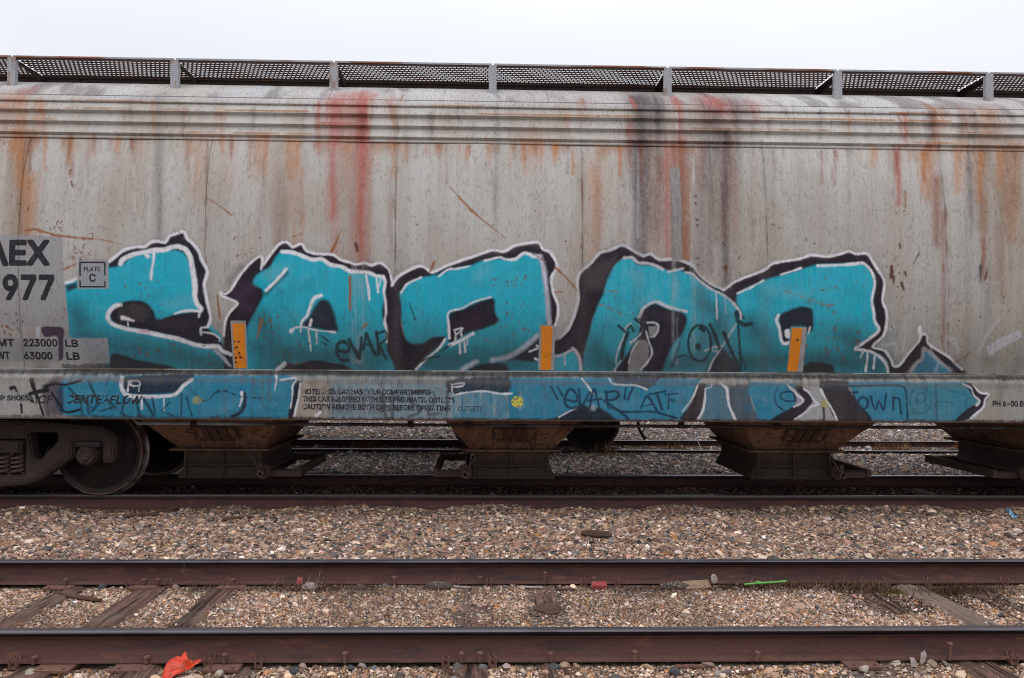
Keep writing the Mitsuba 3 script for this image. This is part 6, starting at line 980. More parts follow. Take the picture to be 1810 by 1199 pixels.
def rust_rail(p, n, uv):
    c = mix((0.074, 0.033, 0.031), (0.112, 0.053, 0.046), fbm(p.x * 1.6, p.y * 8, p.z * 9))
    c = mix(c, (0.17, 0.075, 0.045), 0.55 * smoothstep(0.62, 0.74, fbm(p.x * 9, p.y * 9, p.z * 16 + 9, octaves=4)))
    c = mix(c, (0.055, 0.034, 0.033), 0.8 * smoothstep(0.5, 0.75, fbm(p.x * 5, p.y * 9, p.z * 22 + 5)))
    c = mix(c, (0.16, 0.085, 0.06), 0.5 * smoothstep(-0.137, -0.152, p.z) * fbm(p.x * 20, p.y * 20, 3.0) * 1.6)
    return c * (0.82 + 0.36 * noise(p.x * 140, p.y * 140, p.z * 140))


proc_bsdf('rust_rail', rust_rail, 0.7, 0.25, bump=lambda p, n, uv: 0.0012 * fbm(p.x * 60, p.y * 60, p.z * 60), eps=3e-3)
proc_bsdf('rail_top', lambda p, n, uv: mix((0.07, 0.05, 0.05), (1, 1, 1), smoothstep(-0.012, -0.007, p.z)) * mix((0.225, 0.205, 0.225), (0.115, 0.092, 0.095), dr.clip(0.25 + 0.9 * (fbm(p.x * 0.8, p.y * 120, 3.0) - 0.35) + 0.5 * smoothstep(0.5, 0.75, fbm(p.x * 3, p.y * 30, 8.0)), 0, 1)), 0.36, 0.5, 0.75)  # side of the head darkened below the top: its shadow painted in
proc_bsdf('rail_top_dull', lambda p, n, uv: mix((0.35, 0.28, 0.28), (1, 1, 1), smoothstep(-0.012, -0.007, p.z)) * mix((0.12, 0.10, 0.105), (0.08, 0.055, 0.05), fbm(p.x * 1.8, p.y * 60, 3.0)), 0.45, 0.45, 0.3)  # same painted shadow on the head side, weaker
proc_bsdf('plate_rust', lambda p, n, uv: mix((0.12, 0.058, 0.045), (0.19, 0.10, 0.075), fbm(p.x * 9, p.y * 9, p.z * 9)) * (0.8 + 0.4 * noise(p.x * 150, p.y * 150, 2.0)), 0.75, 0.2)


def tie_wood(p, n, uv):
    g = fbm(p.x * 60, p.y * 2.6, p.z * 30, octaves=4)
    c = mix((0.066, 0.036, 0.029), (0.195, 0.115, 0.088), g)
    c = mix(c, (0.03, 0.02, 0.018), smoothstep(0.62, 0.70, fbm(p.x * 42, p.y * 1.3, 4.0, octaves=4)))
    c = mix(c, (0.035, 0.024, 0.02), 0.8 * smoothstep(0.56, 0.66, fbm(p.x * 90, p.y * 5, 14.0, octaves=3)))
    c = mix(c, (0.19, 0.145, 0.12), 0.35 * smoothstep(0.55, 0.8, fbm(p.x * 5, p.y * 4, 9.0)))
    return c * (0.8 + 0.4 * noise(p.x * 200, p.y * 40, 1.0))


proc_bsdf('tie_wood', tie_wood, 0.85, 0.15, bump=lambda p, n, uv: 0.006 * fbm(p.x * 55, p.y * 2.2, p.z * 25, octaves=4) - 0.012 * smoothstep(0.60, 0.70, fbm(p.x * 42, p.y * 1.3, 4.0, octaves=4)), eps=2e-3)
proc_bsdf('tie_smooth', lambda p, n, uv: mix((0.13, 0.092, 0.072), (0.23, 0.17, 0.135), fbm(p.x * 30, p.y * 2.2, 4.0, octaves=4)) * (0.85 + 0.3 * noise(p.x * 160, p.y * 40, 1.0)), 0.85, 0.15, bump=lambda p, n, uv: 0.003 * fbm(p.x * 55, p.y * 2.2, p.z * 25, octaves=4) - 0.010 * smoothstep(0.66, 0.72, fbm(p.x * 38, p.y * 1.1, 4.0, octaves=4)), eps=2e-3)
proc_bsdf('bark', lambda p, n, uv: mix((0.045, 0.028, 0.022), (0.15, 0.085, 0.06), fbm(p.x * 40, p.y * 60, p.z * 40, octaves=4)), 0.85, 0.15)


def ground_col(p, n, uv):
    f, s, w = voronoi(p.x * 42, p.y * 42)
    f2, s2, w2 = voronoi(p.x * 90, p.y * 90)
    c = mix((0.11, 0.078, 0.062), (0.27, 0.185, 0.14), w)
    c = mix(c, (0.34, 0.29, 0.23), smoothstep(0.8, 0.9, w))
    c = mix(c, (0.16, 0.12, 0.09), 0.5 * w2)
    c = c * smoothstep(0.9, 0.3, f) * (0.7 + 0.5 * fbm(p.x * 1.5, p.y * 1.5, 6.0))
    under_car = smoothstep(8.7, 9.1, p.y) * smoothstep(10.5, 10.2, p.y)  # darker ground colour in the band below the railcar
    return mix(c, (0.035, 0.028, 0.025), 0.7 * under_car)


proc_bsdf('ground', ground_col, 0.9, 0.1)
scene['mat_stone'] = {'type': 'twosided', 'b': {'type': 'diffuse', 'reflectance': {'type': 'mesh_attribute', 'name': 'vertex_color'}}}


proc_bsdf('strap_grey', lambda p, n, uv: painted(mix((0.22, 0.205, 0.195), (0.36, 0.34, 0.325), fbm(p.x * 40, p.z * 3, 2.0)) * (0.8 + 0.4 * noise(p.x * 120, p.z * 30)), p.x, p.z, (p.y < YC) & (p.z < 2.47)), 0.55, 0.35)
proc_bsdf('patch_grey', lambda p, n, uv: mix((0.40, 0.40, 0.41), (0.22, 0.20, 0.19), fbm(p.x * 20, p.z * 12, 2.0)), 0.55, 0.35)


def orange(p, n, uv):
    c = mix((0.80, 0.27, 0.015), (0.68, 0.21, 0.02), fbm(p.x * 16, p.z * 7, 2.0))
    f, s, w = voronoi(p.x * 24 + 3.1, p.z * 24)
    hole = smoothstep(0.36, 0.24, f) * dr.select((w > 0.70) & (p.x < -2) & (p.z < 1.64), 1.0, dr.select((w > 0.95) & (p.x > -2), 1.0, 0.0))
    c = mix(c, (0.05, 0.035, 0.03), hole)
    return mix(c, (0.42, 0.16, 0.03), 0.5 * smoothstep(0.6, 0.8, fbm(p.x * 60, p.z * 40, 7.0)))


proc_bsdf('reflector_orange', orange, 0.4, 0.4)
proc_bsdf('dot_yellow', lambda p, n, uv: mix((0.60, 0.55, 0.08), (0.20, 0.26, 0.12), smoothstep(0.45, 0.6, fbm(p.x * 45, p.z * 60, 2.0))), 0.5, 0.3)
proc_bsdf('cover_rust', lambda p, n, uv: mix((0.06, 0.034, 0.026), (0.115, 0.07, 0.055), fbm(p.x * 12, p.y * 12, p.z * 12)) * (0.75 + 0.5 * noise(p.x * 80, p.y * 80, p.z * 80)), 0.75, 0.2)
proc_bsdf('pipe_steel', lambda p, n, uv: mix((0.05, 0.04, 0.037), (0.30, 0.33, 0.36), smoothstep(-2.2, -2.7, p.x) * 0.8 + 0.2 * smoothstep(0.5, 0.7, noise(p.x * 6))), 0.5, 0.4)
proc_bsdf('spring_rust', lambda p, n, uv: mix((0.10, 0.062, 0.054), (0.15, 0.10, 0.088), noise(p.x * 30, p.y * 30, p.z * 30)), 0.7, 0.2)
proc_bsdf('freight_brown', lambda p, n, uv: mix((0.05, 0.03, 0.026), (0.09, 0.05, 0.04), fbm(p.x * 2, p.z * 1, 2.0)), 0.7, 0.2)
proc_bsdf('rubber_black', (0.018, 0.018, 0.02), 0.7, 0.3)
proc_bsdf('flange_grey', lambda p, n, uv: mix((0.30, 0.29, 0.28), (0.15, 0.11, 0.09), smoothstep(0.5, 0.7, fbm(p.x * 3, 2.0, 5.0))), 0.6, 0.25)
proc_bsdf('lip_rust', lambda p, n, uv: mix((0.05, 0.032, 0.026), (0.10, 0.065, 0.048), fbm(p.x * 7, p.y * 7, 2.0)), 0.75, 0.2)

# ------------------------------------------------------------------ ground, ballast
RAIL_Y = [4.515, 6.020, 8.805, 10.310, 13.08, 14.585]
TIES = [(-4.62, 0), (-4.07, 0), (-3.52, 0), (-2.97, 1), (-2.39, 1), (-1.865, 1), (-1.335, 2), (-0.765, 0), (-0.083, 3), (0.40, 3), (0.81, 0), (1.49, 0), (2.085, 2), (2.72, 3), (3.125, 1), (3.55, 3), (4.12, 0)]


def ground_z(x, y):
    x, y = np.asarray(x, float), np.asarray(y, float)
    n = meshkit.fbm(np.stack([x * 1.3, y * 1.3, 0 * x], -1), 4, 2) - 0.5
    n2 = meshkit.fbm(np.stack([x * 0.7, y * 2.0, 0 * x + 5], -1), 3, 8) - 0.5
    ctrl = np.array([0, 3.6, 4.2, 4.45, 4.7, 5.3, 5.85, 6.12, 6.5, 7.4, 8.2, 8.66, 8.95, 9.5, 10.2, 10.42, 10.9, 12.2, 12.9, 13.3, 14.3, 14.8, 15.6, 18, 60])
    val = np.array([-.24, -.22, -.187, -.180, -.172, -.168, -.176, -.162, -.145, -.125, -.130, -.142, -.157, -.150, -.157, -.14, -.10, -.09, -.05, -.15, -.15, -.07, -.08, -.08, -.3])
    z = np.interp(y, ctrl, val) + n * 0.022
    z = z + np.where((y > 6.2) & (y < 8.76), n2 * 0.05 * np.sin(np.clip((y - 6.1) / 2.7, 0, 1) * math.pi) ** 0.5, 0)
    z = z + np.where((y > 8.35) & (y < 8.76), 0.16 * np.clip(meshkit.fbm(np.stack([x * 1.5, 0 * x, 0 * x], -1), 4, 31) - 0.47, -0.2, 0.3) * np.clip((y - 8.3) / 0.15, 0, 1), 0)
    bare = np.exp(-((x + 2.9) / 1.0) ** 4) + 0.8 * np.exp(-((x - 3.2) / 0.55) ** 4)
    z = z - np.where((y > 4.0) & (y < 6.2), np.clip(bare, 0, 1) * 0.016, 0)
    return z


def sheet(xs, ys):
    X, Y = np.meshgrid(xs, ys, indexing='ij')
    return grid_mesh(np.stack([X, Y, ground_z(X, Y)], -1))


near = sheet(np.arange(-16, 16.01, 0.09), np.arange(2.0, 24.01, 0.07))
far = trimesh.Trimesh([[-900, -900, -0.5], [900, -900, -0.5], [900, 900, -0.5], [-900, 900, -0.5]], [[0, 1, 2], [0, 2, 3]], process=False)
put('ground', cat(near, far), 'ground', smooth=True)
labels['ground'] = {'label': 'gravelly yard ground under the tracks', 'kind': 'structure'}

PAL = np.array([[.30, .225, .165], [.40, .32, .24], [.52, .46, .39], [.20, .185, .18], [.13, .13, .137], [.075, .075, .08], [.30, .20, .165], [.34, .19, .09], [.62, .58, .54], [.22, .155, .12]])


def rocks(P, size, weights, faces, flat=0.62, dark=None, spread=0.35, tint=(1.32, 1.14, 1.06)):
    """one mesh of many stones with centres P"""
    n = len(P)
    if faces == 20:
        base = trimesh.creation.icosahedron()
    elif faces == 12:
        base = trimesh.creation.box((1.3, 1.3, 1.3))
    else:
        base = trimesh.Trimesh([[1, 0, 0], [-1, 0, 0], [0, 1, 0], [0, -1, 0], [0, 0, 1], [0, 0, -1.0]], [[0, 2, 4], [2, 1, 4], [1, 3, 4], [3, 0, 4], [2, 0, 5], [1, 2, 5], [3, 1, 5], [0, 3, 5]], process=False)
    bv, bf = np.array(base.vertices), np.array(base.faces)
    var = bv[None] * (1 + rng.uniform(-0.32, 0.32, (10, len(bv), 1))) + rng.uniform(-0.12, 0.12, (10, len(bv), 3))
    V = var[rng.integers(0, 10, n)]
    s = size * np.exp(rng.normal(0, spread, n))
    V = V * np.stack([s * rng.uniform(0.75, 1.25, n), s * rng.uniform(0.7, 1.1, n), s * flat * rng.uniform(0.7, 1.15, n)], 1)[:, None]
    a, t1, t2 = rng.uniform(0, 2 * math.pi, n), rng.normal(0, 0.3, n), rng.normal(0, 0.3, n)

    def rot(A, i, j, th):
        c, q = np.cos(th)[:, None], np.sin(th)[:, None]
        A[..., i], A[..., j] = A[..., i] * c - A[..., j] * q, A[..., i] * q + A[..., j] * c
    rot(V, 1, 2, t1); rot(V, 0, 2, t2); rot(V, 0, 1, a)
    V = V + P[:, None]
    col = np.array(tint) * PAL[rng.choice(len(PAL), n, p=np.array(weights) / sum(weights))] * np.exp(rng.normal(0, 0.26, (n, 1))) * rng.uniform(0.95, 1.05, (n, 3))
    if dark is not None:
        col = col * dark[:, None]
    F = (bf[None] + (np.arange(n) * len(bv))[:, None, None]).reshape(-1, 3)
    return trimesh.Trimesh(V.reshape(-1, 3), F, process=False), np.repeat(col, len(bv), 0)


def scatter(y0, y1, per_m2, pad=0.5):
    """jittered grid of points over the band y0..y1, as wide as can be seen there"""
    st = 1 / math.sqrt(per_m2)
    ys = np.arange(y0, y1, st)
    P = []
    for y in ys:
        xs = np.arange(-0.64 * y - pad, 0.71 * y + pad, st)
        P.append(np.stack([xs, 0 * xs + y], 1))
    P = np.vstack(P)
    P = P + rng.uniform(-0.6, 0.6, P.shape) * st
    return P


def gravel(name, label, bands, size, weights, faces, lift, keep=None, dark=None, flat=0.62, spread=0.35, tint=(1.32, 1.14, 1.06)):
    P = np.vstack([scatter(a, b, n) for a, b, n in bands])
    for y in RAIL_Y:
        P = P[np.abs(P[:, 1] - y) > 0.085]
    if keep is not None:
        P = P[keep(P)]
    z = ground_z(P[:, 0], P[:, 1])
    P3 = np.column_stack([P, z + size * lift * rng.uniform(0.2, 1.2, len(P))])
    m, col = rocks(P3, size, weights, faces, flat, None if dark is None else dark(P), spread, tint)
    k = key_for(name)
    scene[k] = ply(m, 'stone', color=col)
    labels[k] = {'label': label, 'kind': 'stuff', 'category': 'gravel'}
    TRIS.append((name, len(m.faces)))


def off_ties(P):
    """pea gravel lies thin on the bare ties"""
    ok = np.ones(len(P), bool)
    for x, bare in TIES:
        on = np.abs(P[:, 0] - x) < 0.125
        if bare == 1:
            ok &= ~on | (rng.random(len(P)) < 0.03 + 0.55 * (np.abs(P[:, 0] - x + (meshkit.noise(np.column_stack([P * 9, 0 * P[:, 0]]), 5) - .5) * .10) > 0.085))
        elif bare == 3:
            edge = meshkit.fbm(np.column_stack([P * 5, 0 * P[:, 0]]), 3, 77)
            ok &= ~on | (rng.random(len(P)) < 0.10) | (edge > 0.53)
        elif bare == 2:
            ok &= ~(on & (P[:, 1] < 4.45)) | (rng.random(len(P)) < 0.12)
    wet = (np.abs(P[:, 0] - 2.9) < 0.45) & (P[:, 1] > 5.3)
    ok &= ~wet | (rng.random(len(P)) < 0.35)
    return ok


TRIS = []
W_PEA = [6, 7, 6, 1.6, 1.3, 0.9, 4, 3.4, 3.2, 2.4]
W_MIX = [4.4, 4.2, 3.4, 2.8, 2.4, 2.2, 3.6, 1.0, 1.5, 3.2]
W_GREY = [2.4, 2, 1.8, 4, 4, 3, 1.8, .8, .9, 2.4]
gravel('pea_gravel', 'fine tan pea gravel between and in front of the near rails', [(3.95, 4.46, 5000), (4.57, 5.95, 5600)], 0.0075, W_PEA, 8, 0.75, off_ties, lambda P: 1 - 0.5 * np.clip((P[:, 1] - 5.62) / 0.25, 0, 1) * np.clip((meshkit.fbm(np.column_stack([P * 1.6, 0 * P[:, 0]]), 3, 14) - 0.40) * 5 + 1.2 * (P[:, 0] > 2.0), 0, 1) - 0.25 * np.clip((meshkit.fbm(np.column_stack([P * 2.2, 0 * P[:, 0]]), 3, 15) - 0.52) * 8, 0, 1), 0.8, 0.38)
gravel('ballast', 'mixed tan and grey ballast stones between the near track and the railcar', [(6.08, 8.74, 2900)], 0.0112, W_MIX, 12, 0.7, None, lambda P: 1 - np.clip((P[:, 1] - 7.9) / 0.8 + 1.6 * (meshkit.fbm(np.column_stack([P * [0.5, 0.9], 0 * P[:, 0]]), 3, 12) - 0.5), 0, 1) * 0.45, 0.62, 0.42)
gravel('coarse_stones', 'scattered bigger stones among the ballast and pea gravel', [(3.95, 4.46, 90), (4.58, 5.95, 10), (6.1, 8.72, 130), (10.5, 12.95, 50)], 0.022, [4, 4, 4, 3, 3, 3, 3, 0, 1, 3], 20, 0.55, off_ties, None, 0.6, 0.3)
gravel('dark_ballast', 'dark ballast stones under the railcar', [(8.89, 10.23, 600)], 0.018, W_GREY, 8, 0.6, None, lambda P: 0.35 + 0 * P[:, 0])
gravel('far_ballast', 'grey ballast stones beyond the railcar', [(10.40, 13.0, 820), (13.16, 14.5, 420), (14.66, 20.5, 260)], 0.021, W_GREY, 8, 0.65, lambda P: (P[:, 0] > -0.27 * P[:, 1]) & (P[:, 0] < 0.66 * P[:, 1]), None, 0.62, 0.4, (1.2, 1.2, 1.24))


def lone_stone(x, y, s, col, label, z=None, flat=0.65):
    m = trimesh.creation.icosphere(2)
    v = np.array(m.vertices)
    pl = rng.normal(size=(9, 3)); pl /= np.linalg.norm(pl, axis=1, keepdims=True)
    for q in pl:
        d = v @ q - rng.uniform(0.55, 0.8)
        v -= np.clip(d, 0, None)[:, None] * q
    v *= np.array([1.2, 0.9, flat * 1.2]) * s
    a = rng.uniform(0, 6.28)
    v = v @ np.array([[math.cos(a), -math.sin(a), 0], [math.sin(a), math.cos(a), 0], [0, 0, 1]]).T
    v += [x, y, (ground_z(x, y) if z is None else z) + s * 0.45]
    m = trimesh.Trimesh(v, m.faces, process=False)
    n = meshkit.fbm(v * 60, 3, 3)[:, None]
    k = thing('stone', label, 'stone', 'bigger loose stones near the rails')
    scene[k] = ply(m, 'stone', smooth=True, color=np.array(col) * (0.75 + 0.5 * n))


GR, DG, TN, CR = (.17, .175, .18), (.085, .088, .095), (.32, .235, .17), (.44, .37, .29)
for a in [(-0.721, 4.40, .026, DG, 'dark grey angular stone against the near rail below the third graffiti letter'), (-1.02, 4.36, .028, DG, 'dark grey stone a little in front of the near rail, left of centre'),
          (-0.60, 4.41, .022, GR, 'grey stone just right of the dark one against the near rail'), (-0.985, 4.42, .026, (.36, .25, .2), 'pinkish tan stone leaning on the foot of the near rail, left of centre'),
          (-0.02, 4.40, .026, GR, 'wide grey stone in front of the near rail at the centre of the picture'), (0.372, 4.40, .030, DG, 'biggest dark grey stone under the near rail right of centre'),
          (0.432, 4.415, .030, TN, 'upright tan stone beside the big dark grey one at the near rail'), (0.49, 4.41, .024, (.34, .22, .15), 'orange tan wedge stone at the near rail right of centre'),
          (1.005, 4.33, .034, DG, 'large dark grey stone lowest in front of the near rail right of centre'), (1.21, 4.42, .03, (.30, .21, .17), 'reddish tan stone pressed against the near rail'),
          (2.03, 4.33, .036, CR, 'cream stone in front of the tie plate at the right'), (2.44, 4.40, .032, TN, 'pointed tan stone at the foot of the near rail at the right'),
          (-2.40, 4.36, .04, (.36, .34, .28), 'pale rounded stone at the bottom left'), (-2.62, 4.40, .038, (.30, .26, .2), 'tan stone at the far bottom left corner'), (-1.40, 4.33, .028, CR, 'cream and orange stone left of centre at the bottom edge'),
          (-2.76, 5.93, .030, DG, 'dark grey stone in the gravel left of the weathered ties'), (-2.24, 5.93, .024, (.36, .25, .2), 'pinkish stone between the two left tie plates of the second rail'), (-0.90, 5.87, .034, (.12, .085, .08), 'flat dark brown stone lying left of centre between the near rails'),
          (-0.745, 5.93, .020, GR, 'small grey stone against the second rail left of centre'), (1.38, 5.48, .022, DG, 'small dark stone on the pea gravel right of centre'), (2.26, 5.62, .02, GR, 'small grey stone on the pea gravel at the right')]:
    lone_stone(*a)

# ------------------------------------------------------------------ ties
def tie(x, yc, label, cat_='railroad tie', group=None, top=-0.171, w=0.235, seed=0, ys=(-1.31, 1.31), mat='tie_wood'):
    ny, nx = 60, 9
    X = np.linspace(-w / 2, w / 2, nx)
    Y = np.linspace(ys[0], ys[1], ny)
    XX, YY = np.meshgrid(X, Y, indexing='ij')
    z = top + (meshkit.fbm(np.stack([XX * 30 + seed * 7, YY * 1.6, 0 * XX], -1), 4, seed) - 0.5) * 0.03 - 0.012 * np.abs(XX / (w / 2)) ** 6
    XX = XX + (meshkit.noise(np.stack([YY * 4, 0 * XX + seed, 0 * XX], -1), 5) - 0.5) * 0.02
    topg = np.stack([XX + x, YY + yc, z], -1)
    lo = topg.copy(); lo[..., 2] = top - 0.15
    m = grid_mesh(topg)
    sides = [grid_mesh(np.stack([topg[0], lo[0]], 0)), grid_mesh(np.stack([topg[-1], lo[-1]], 0)), grid_mesh(np.stack([topg[:, 0], lo[:, 0]], 0)), grid_mesh(np.stack([topg[:, -1], lo[:, -1]], 0))]
    return single('railroad_tie', cat(m, *sides), mat, label, cat_, group or 'wooden railroad ties')


TIE_L = {-2.97: 'narrow dark weathered tie leftmost between the near rails', -2.39: 'wide weathered tie second from the left between the near rails', -1.865: 'grey brown weathered tie third from the left between the near rails',
         3.125: 'bare smooth brown tie at the right between the near rails', 2.72: 'worn splintered tie left of the smooth brown tie', 3.55: 'tie half buried in gravel at the far right',
         -0.083: 'tie showing as a dark patch through the gravel at the centre', 0.40: 'tie showing as a dark lump through the gravel right of centre', -1.335: 'tie under the third tie plate of the near rail, buried between the rails',
         2.085: 'tie under the right hand tie plate of the near rail, buried between the rails'}
for i, (x, bare) in enumerate(TIES):
    if x in TIE_L:
        top = -0.169 if bare == 1 else -0.173 if bare == 3 else -0.184
        tie(x, 5.27, TIE_L[x], top=top, seed=i, w=0.16 if x == -2.97 else 0.25 if x == 3.125 else 0.235, ys=(-1.31, 1.25), mat='tie_smooth' if x == 3.125 else 'tie_wood')
for x, lab in ((-3.30, 'tie end poking from the ballast under the railcar track at the left'), (-1.19, 'tie end poking from the ballast under the railcar track left of centre'), (2.47, 'split tie end poking from the ballast under the railcar track right of centre'), (5.35, 'broken tie end in the ballast under the railcar track at the right edge')):
    tie(x, 9.56, lab, top=-0.128 if x != -1.19 else -0.133, seed=int(x * 10) + 40, w=0.24, ys=(-1.02, 0.6))

# ------------------------------------------------------------------ rails
HEAD = [(0.0372, -0.030), (0.0365, -0.010), (0.034, -0.0035), (0.026, -0.0008), (0.012, 0.0), (-0.012, 0.0), (-0.026, -0.0008), (-0.034, -0.0035), (-0.0365, -0.010), (-0.0372, -0.030)]
REST = [(-0.0368, -0.033), (-0.033, -0.038), (-0.014, -0.046), (-0.0095, -0.056), (-0.0088, -0.085), (-0.0105, -0.110), (-0.020, -0.130), (-0.045, -0.140), (-0.074, -0.148), (-0.076, -0.158)]
REST = REST + [(-y, z) for y, z in REST[::-1]]


def strip(prof, y, xs, wav):
    p = np.array(prof)
    X = np.repeat(xs[:, None], len(p), 1)
    return grid_mesh(np.stack([X, y + p[None, :, 0] + wav[:, None, 0], p[None, :, 1] + wav[:, None, 1]], -1))


def spike(x, y, z, side, tall=0.0, lean=0.0):
    s = cat(bx(-0.008, 0.008, -0.008, 0.008, -0.03 - tall, 0.0))
    h = trimesh.creation.icosphere(1); h.apply_scale([0.017, 0.021, 0.009]); h.apply_translation([0, 0.006, 0.003])
    m = cat(s, h)
    m.apply_transform(trimesh.transformations.rotation_matrix(lean, [0, 1, 0]))
    m.apply_translation([x, y, z + tall])
    return m


def anchor(x, y):
    o = Polygon([(-0.028, -0.03), (0.03, -0.03), (0.034, 0.018), (0.024, 0.022), (0.018, -0.012), (-0.014, -0.012), (-0.02, 0.02), (-0.03, 0.018)])
    a = extrude_x(o, -0.028, -0.018); b = extrude_x(o, 0.004, 0.014)
    c = bx(-0.028, 0.014, -0.03, 0.024, -0.036, -0.028)
    m = cat(a, b, c); m.apply_translation([x, y, -0.137])
    m.apply_transform(trimesh.transformations.rotation_matrix(rng.uniform(-0.25, 0.25), [0, 0, 1], [x, y, 0]))
    return m


def tie_plate(x, y0, y1, z=-0.159, w=0.19):
    P = sbox(-w / 2, y0, w / 2, y1)
    for hx in (-0.055, 0.06):
        for hy in (y0 + 0.028, y1 - 0.028):
            P = P.difference(sbox(hx - 0.010, hy - 0.010, hx + 0.010, hy + 0.010))
    m = trimesh.creation.extrude_polygon(P, 0.014, engine='earcut')
    m.apply_transform(trimesh.transformations.rotation_matrix(rng.uniform(-0.03, 0.03), [0, 0, 1]))
    m.apply_translation([x, 0, z - 0.0145])
    return m


def rail(y, label, spikes=(), anchors=(), plates=(), dull=False):
    k = thing('steel_rail', label, 'rail', 'steel rails of the three tracks')
    xs = np.linspace(-22, 22, 177)
    wav = np.stack([(meshkit.noise(np.stack([xs * 0.35 + y * 9, 0 * xs, 0 * xs], -1), 1) - 0.5) * 0.006, (meshkit.noise(np.stack([xs * 0.4 + y * 5, 0 * xs, 0 * xs], -1), 2) - 0.5) * 0.006], 1)
    put('running_surface', strip(HEAD, y, xs, wav), 'rail_top_dull' if dull else 'rail_top', smooth=30, parent=k, label='worn shiny rail head')
    put('web_and_foot', strip([HEAD[-1]] + REST + [HEAD[0]], y, xs, wav), 'rust_rail', smooth=30, parent=k)
    for a in spikes:
        put('spike', spike(*a), 'plate_rust', parent=k)
    for a in anchors:
        put('rail_anchor', anchor(a, y - 0.080), 'plate_rust', parent=k)
    for a in plates:
        put('tie_plate', tie_plate(*a), 'plate_rust', parent=k)


F1, F2 = 4.515 - 0.084, 6.02 - 0.084
rail(RAIL_Y[0], 'nearest rusty steel rail at the bottom of the picture, with a worn bluish head',
     [(x, F1, -0.124, 1, t, l) for x, t, l in [(-2.417, 0, .1), (-1.822, 0, 0), (-1.407, .012, .05), (-0.764, .016, 0), (-0.133, .012, 0), (-0.033, .014, .05), (0.35, .012, -.05), (0.81, .018, 0), (1.49, .01, .3), (2.563, .055, .1)]],
     [-2.512, -1.482, -1.221, -0.214, 0.039, 2.92], [(x, 4.35, 4.68) for x in (-2.386, -1.869, -1.335, 2.085)])
rail(RAIL_Y[1], 'second rusty steel rail, the far rail of the near track',
     [(x, F2, -0.124, 1, t, l) for x, t, l in [(-3.027, .0, 0), (-2.467, 0, 0), (-2.372, 0, 0), (-1.835, 0, 0), (-0.673, .012, 0), (-0.048, .016, 0), (0.426, .045, .12), (0.784, .008, 0)]],
     [-3.518, -2.559, -2.289, -0.213, 0.024, 0.711, 0.963, 2.966, 3.27, 3.853, 4.071], [(x, 5.86, 6.18) for x in (-2.97, -2.39, -1.865)])
rail(RAIL_Y[2], 'rusty steel rail under the near wheels of the graffitied railcar', dull=True, plates=[(-1.19, 8.64, 8.95), (2.47, 8.64, 8.95)])
rail(RAIL_Y[3], 'dark steel rail with a bright top under the far wheels of the graffitied railcar')
rail(RAIL_Y[4], 'near rail of the track beyond the graffitied railcar, dry grass along it')
rail(RAIL_Y[5], 'farthest steel rail, seen under the graffitied railcar')

# ------------------------------------------------------------------ the covered hopper car
CAR = thing('hopper_car', 'weathered light grey covered hopper railcar covered in teal graffiti lettering', 'railcar')
XL, XR = -8.35, 10.9


def sheet_part(name, xs, prof, mat, smooth=40, label=None, wav=True, parent=CAR):
    """sheet of the profile [(Y, z)...] along the car"""
    p = np.array(prof)
    X, Z = np.meshgrid(xs, p[:, 1], indexing='ij')
    Y = np.repeat(p[None, :, 0], len(xs), 0)
    if wav:
        Y = Y + buckle(X, Z) * 0.25
    m = grid_mesh(np.stack([X, Y, Z], -1))
    return put(name, m, mat, smooth=smooth, parent=parent, label=label)


# side panels between the welded seams
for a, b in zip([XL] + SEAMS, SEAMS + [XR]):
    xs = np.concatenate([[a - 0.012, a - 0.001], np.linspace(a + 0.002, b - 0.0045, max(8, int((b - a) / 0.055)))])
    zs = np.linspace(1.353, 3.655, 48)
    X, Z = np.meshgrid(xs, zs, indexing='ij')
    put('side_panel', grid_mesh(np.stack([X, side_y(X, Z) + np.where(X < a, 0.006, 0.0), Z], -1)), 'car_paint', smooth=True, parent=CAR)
xs = np.linspace(XL, XR, 380)
sheet_part('lower_lip', xs, [(8.172, 3.657), (8.166, 3.659), (8.166, 3.674), (8.174, 3.677), (8.178, 3.688), (8.190, 3.694)], 'car_paint')
lo = (8.190, 3.694)
for zr, yf in ((3.708, 8.190), (3.825, 8.203), (3.943, 8.218)):
    top = {3.708: (8.207, 3.809), 3.825: (8.222, 3.927), 3.943: (8.240, 4.042)}[zr]
    sheet_part('rib', xs, [lo, (yf - 0.026, zr + 0.000), (yf - 0.036, zr + 0.006), (yf - 0.035, zr + 0.013), (yf - 0.006, zr + 0.058), (yf + 0.001, zr + 0.070), top], 'car_paint', smooth=25, label=None)
    lo = top
sheet_part('roof_eave', xs, [lo, (8.222, 4.046), (8.216, 4.051), (8.218, 4.060), (8.235, 4.088), (8.262, 4.115), (8.266, 4.122)], 'car_paint', smooth=25)
roofp = PchipInterpolator([8.270, 8.35, 8.45, 8.56, 8.70, 8.85, 9.0, 9.3, 9.595], [4.120, 4.195, 4.258, 4.318, 4.385, 4.438, 4.474, 4.50, 4.51])
RS = [-8.35, -6.4, -4.1, -1.65, 0.6, 2.30, 4.75, 6.9, 10.9]
for a, b in zip(RS[:-1], RS[1:]):
    sheet_part('roof_sheet', np.linspace(a + 0.002, b - 0.002, 40), [(y, float(roofp(y))) for y in np.linspace(8.270, 9.595, 26)], 'car_paint')
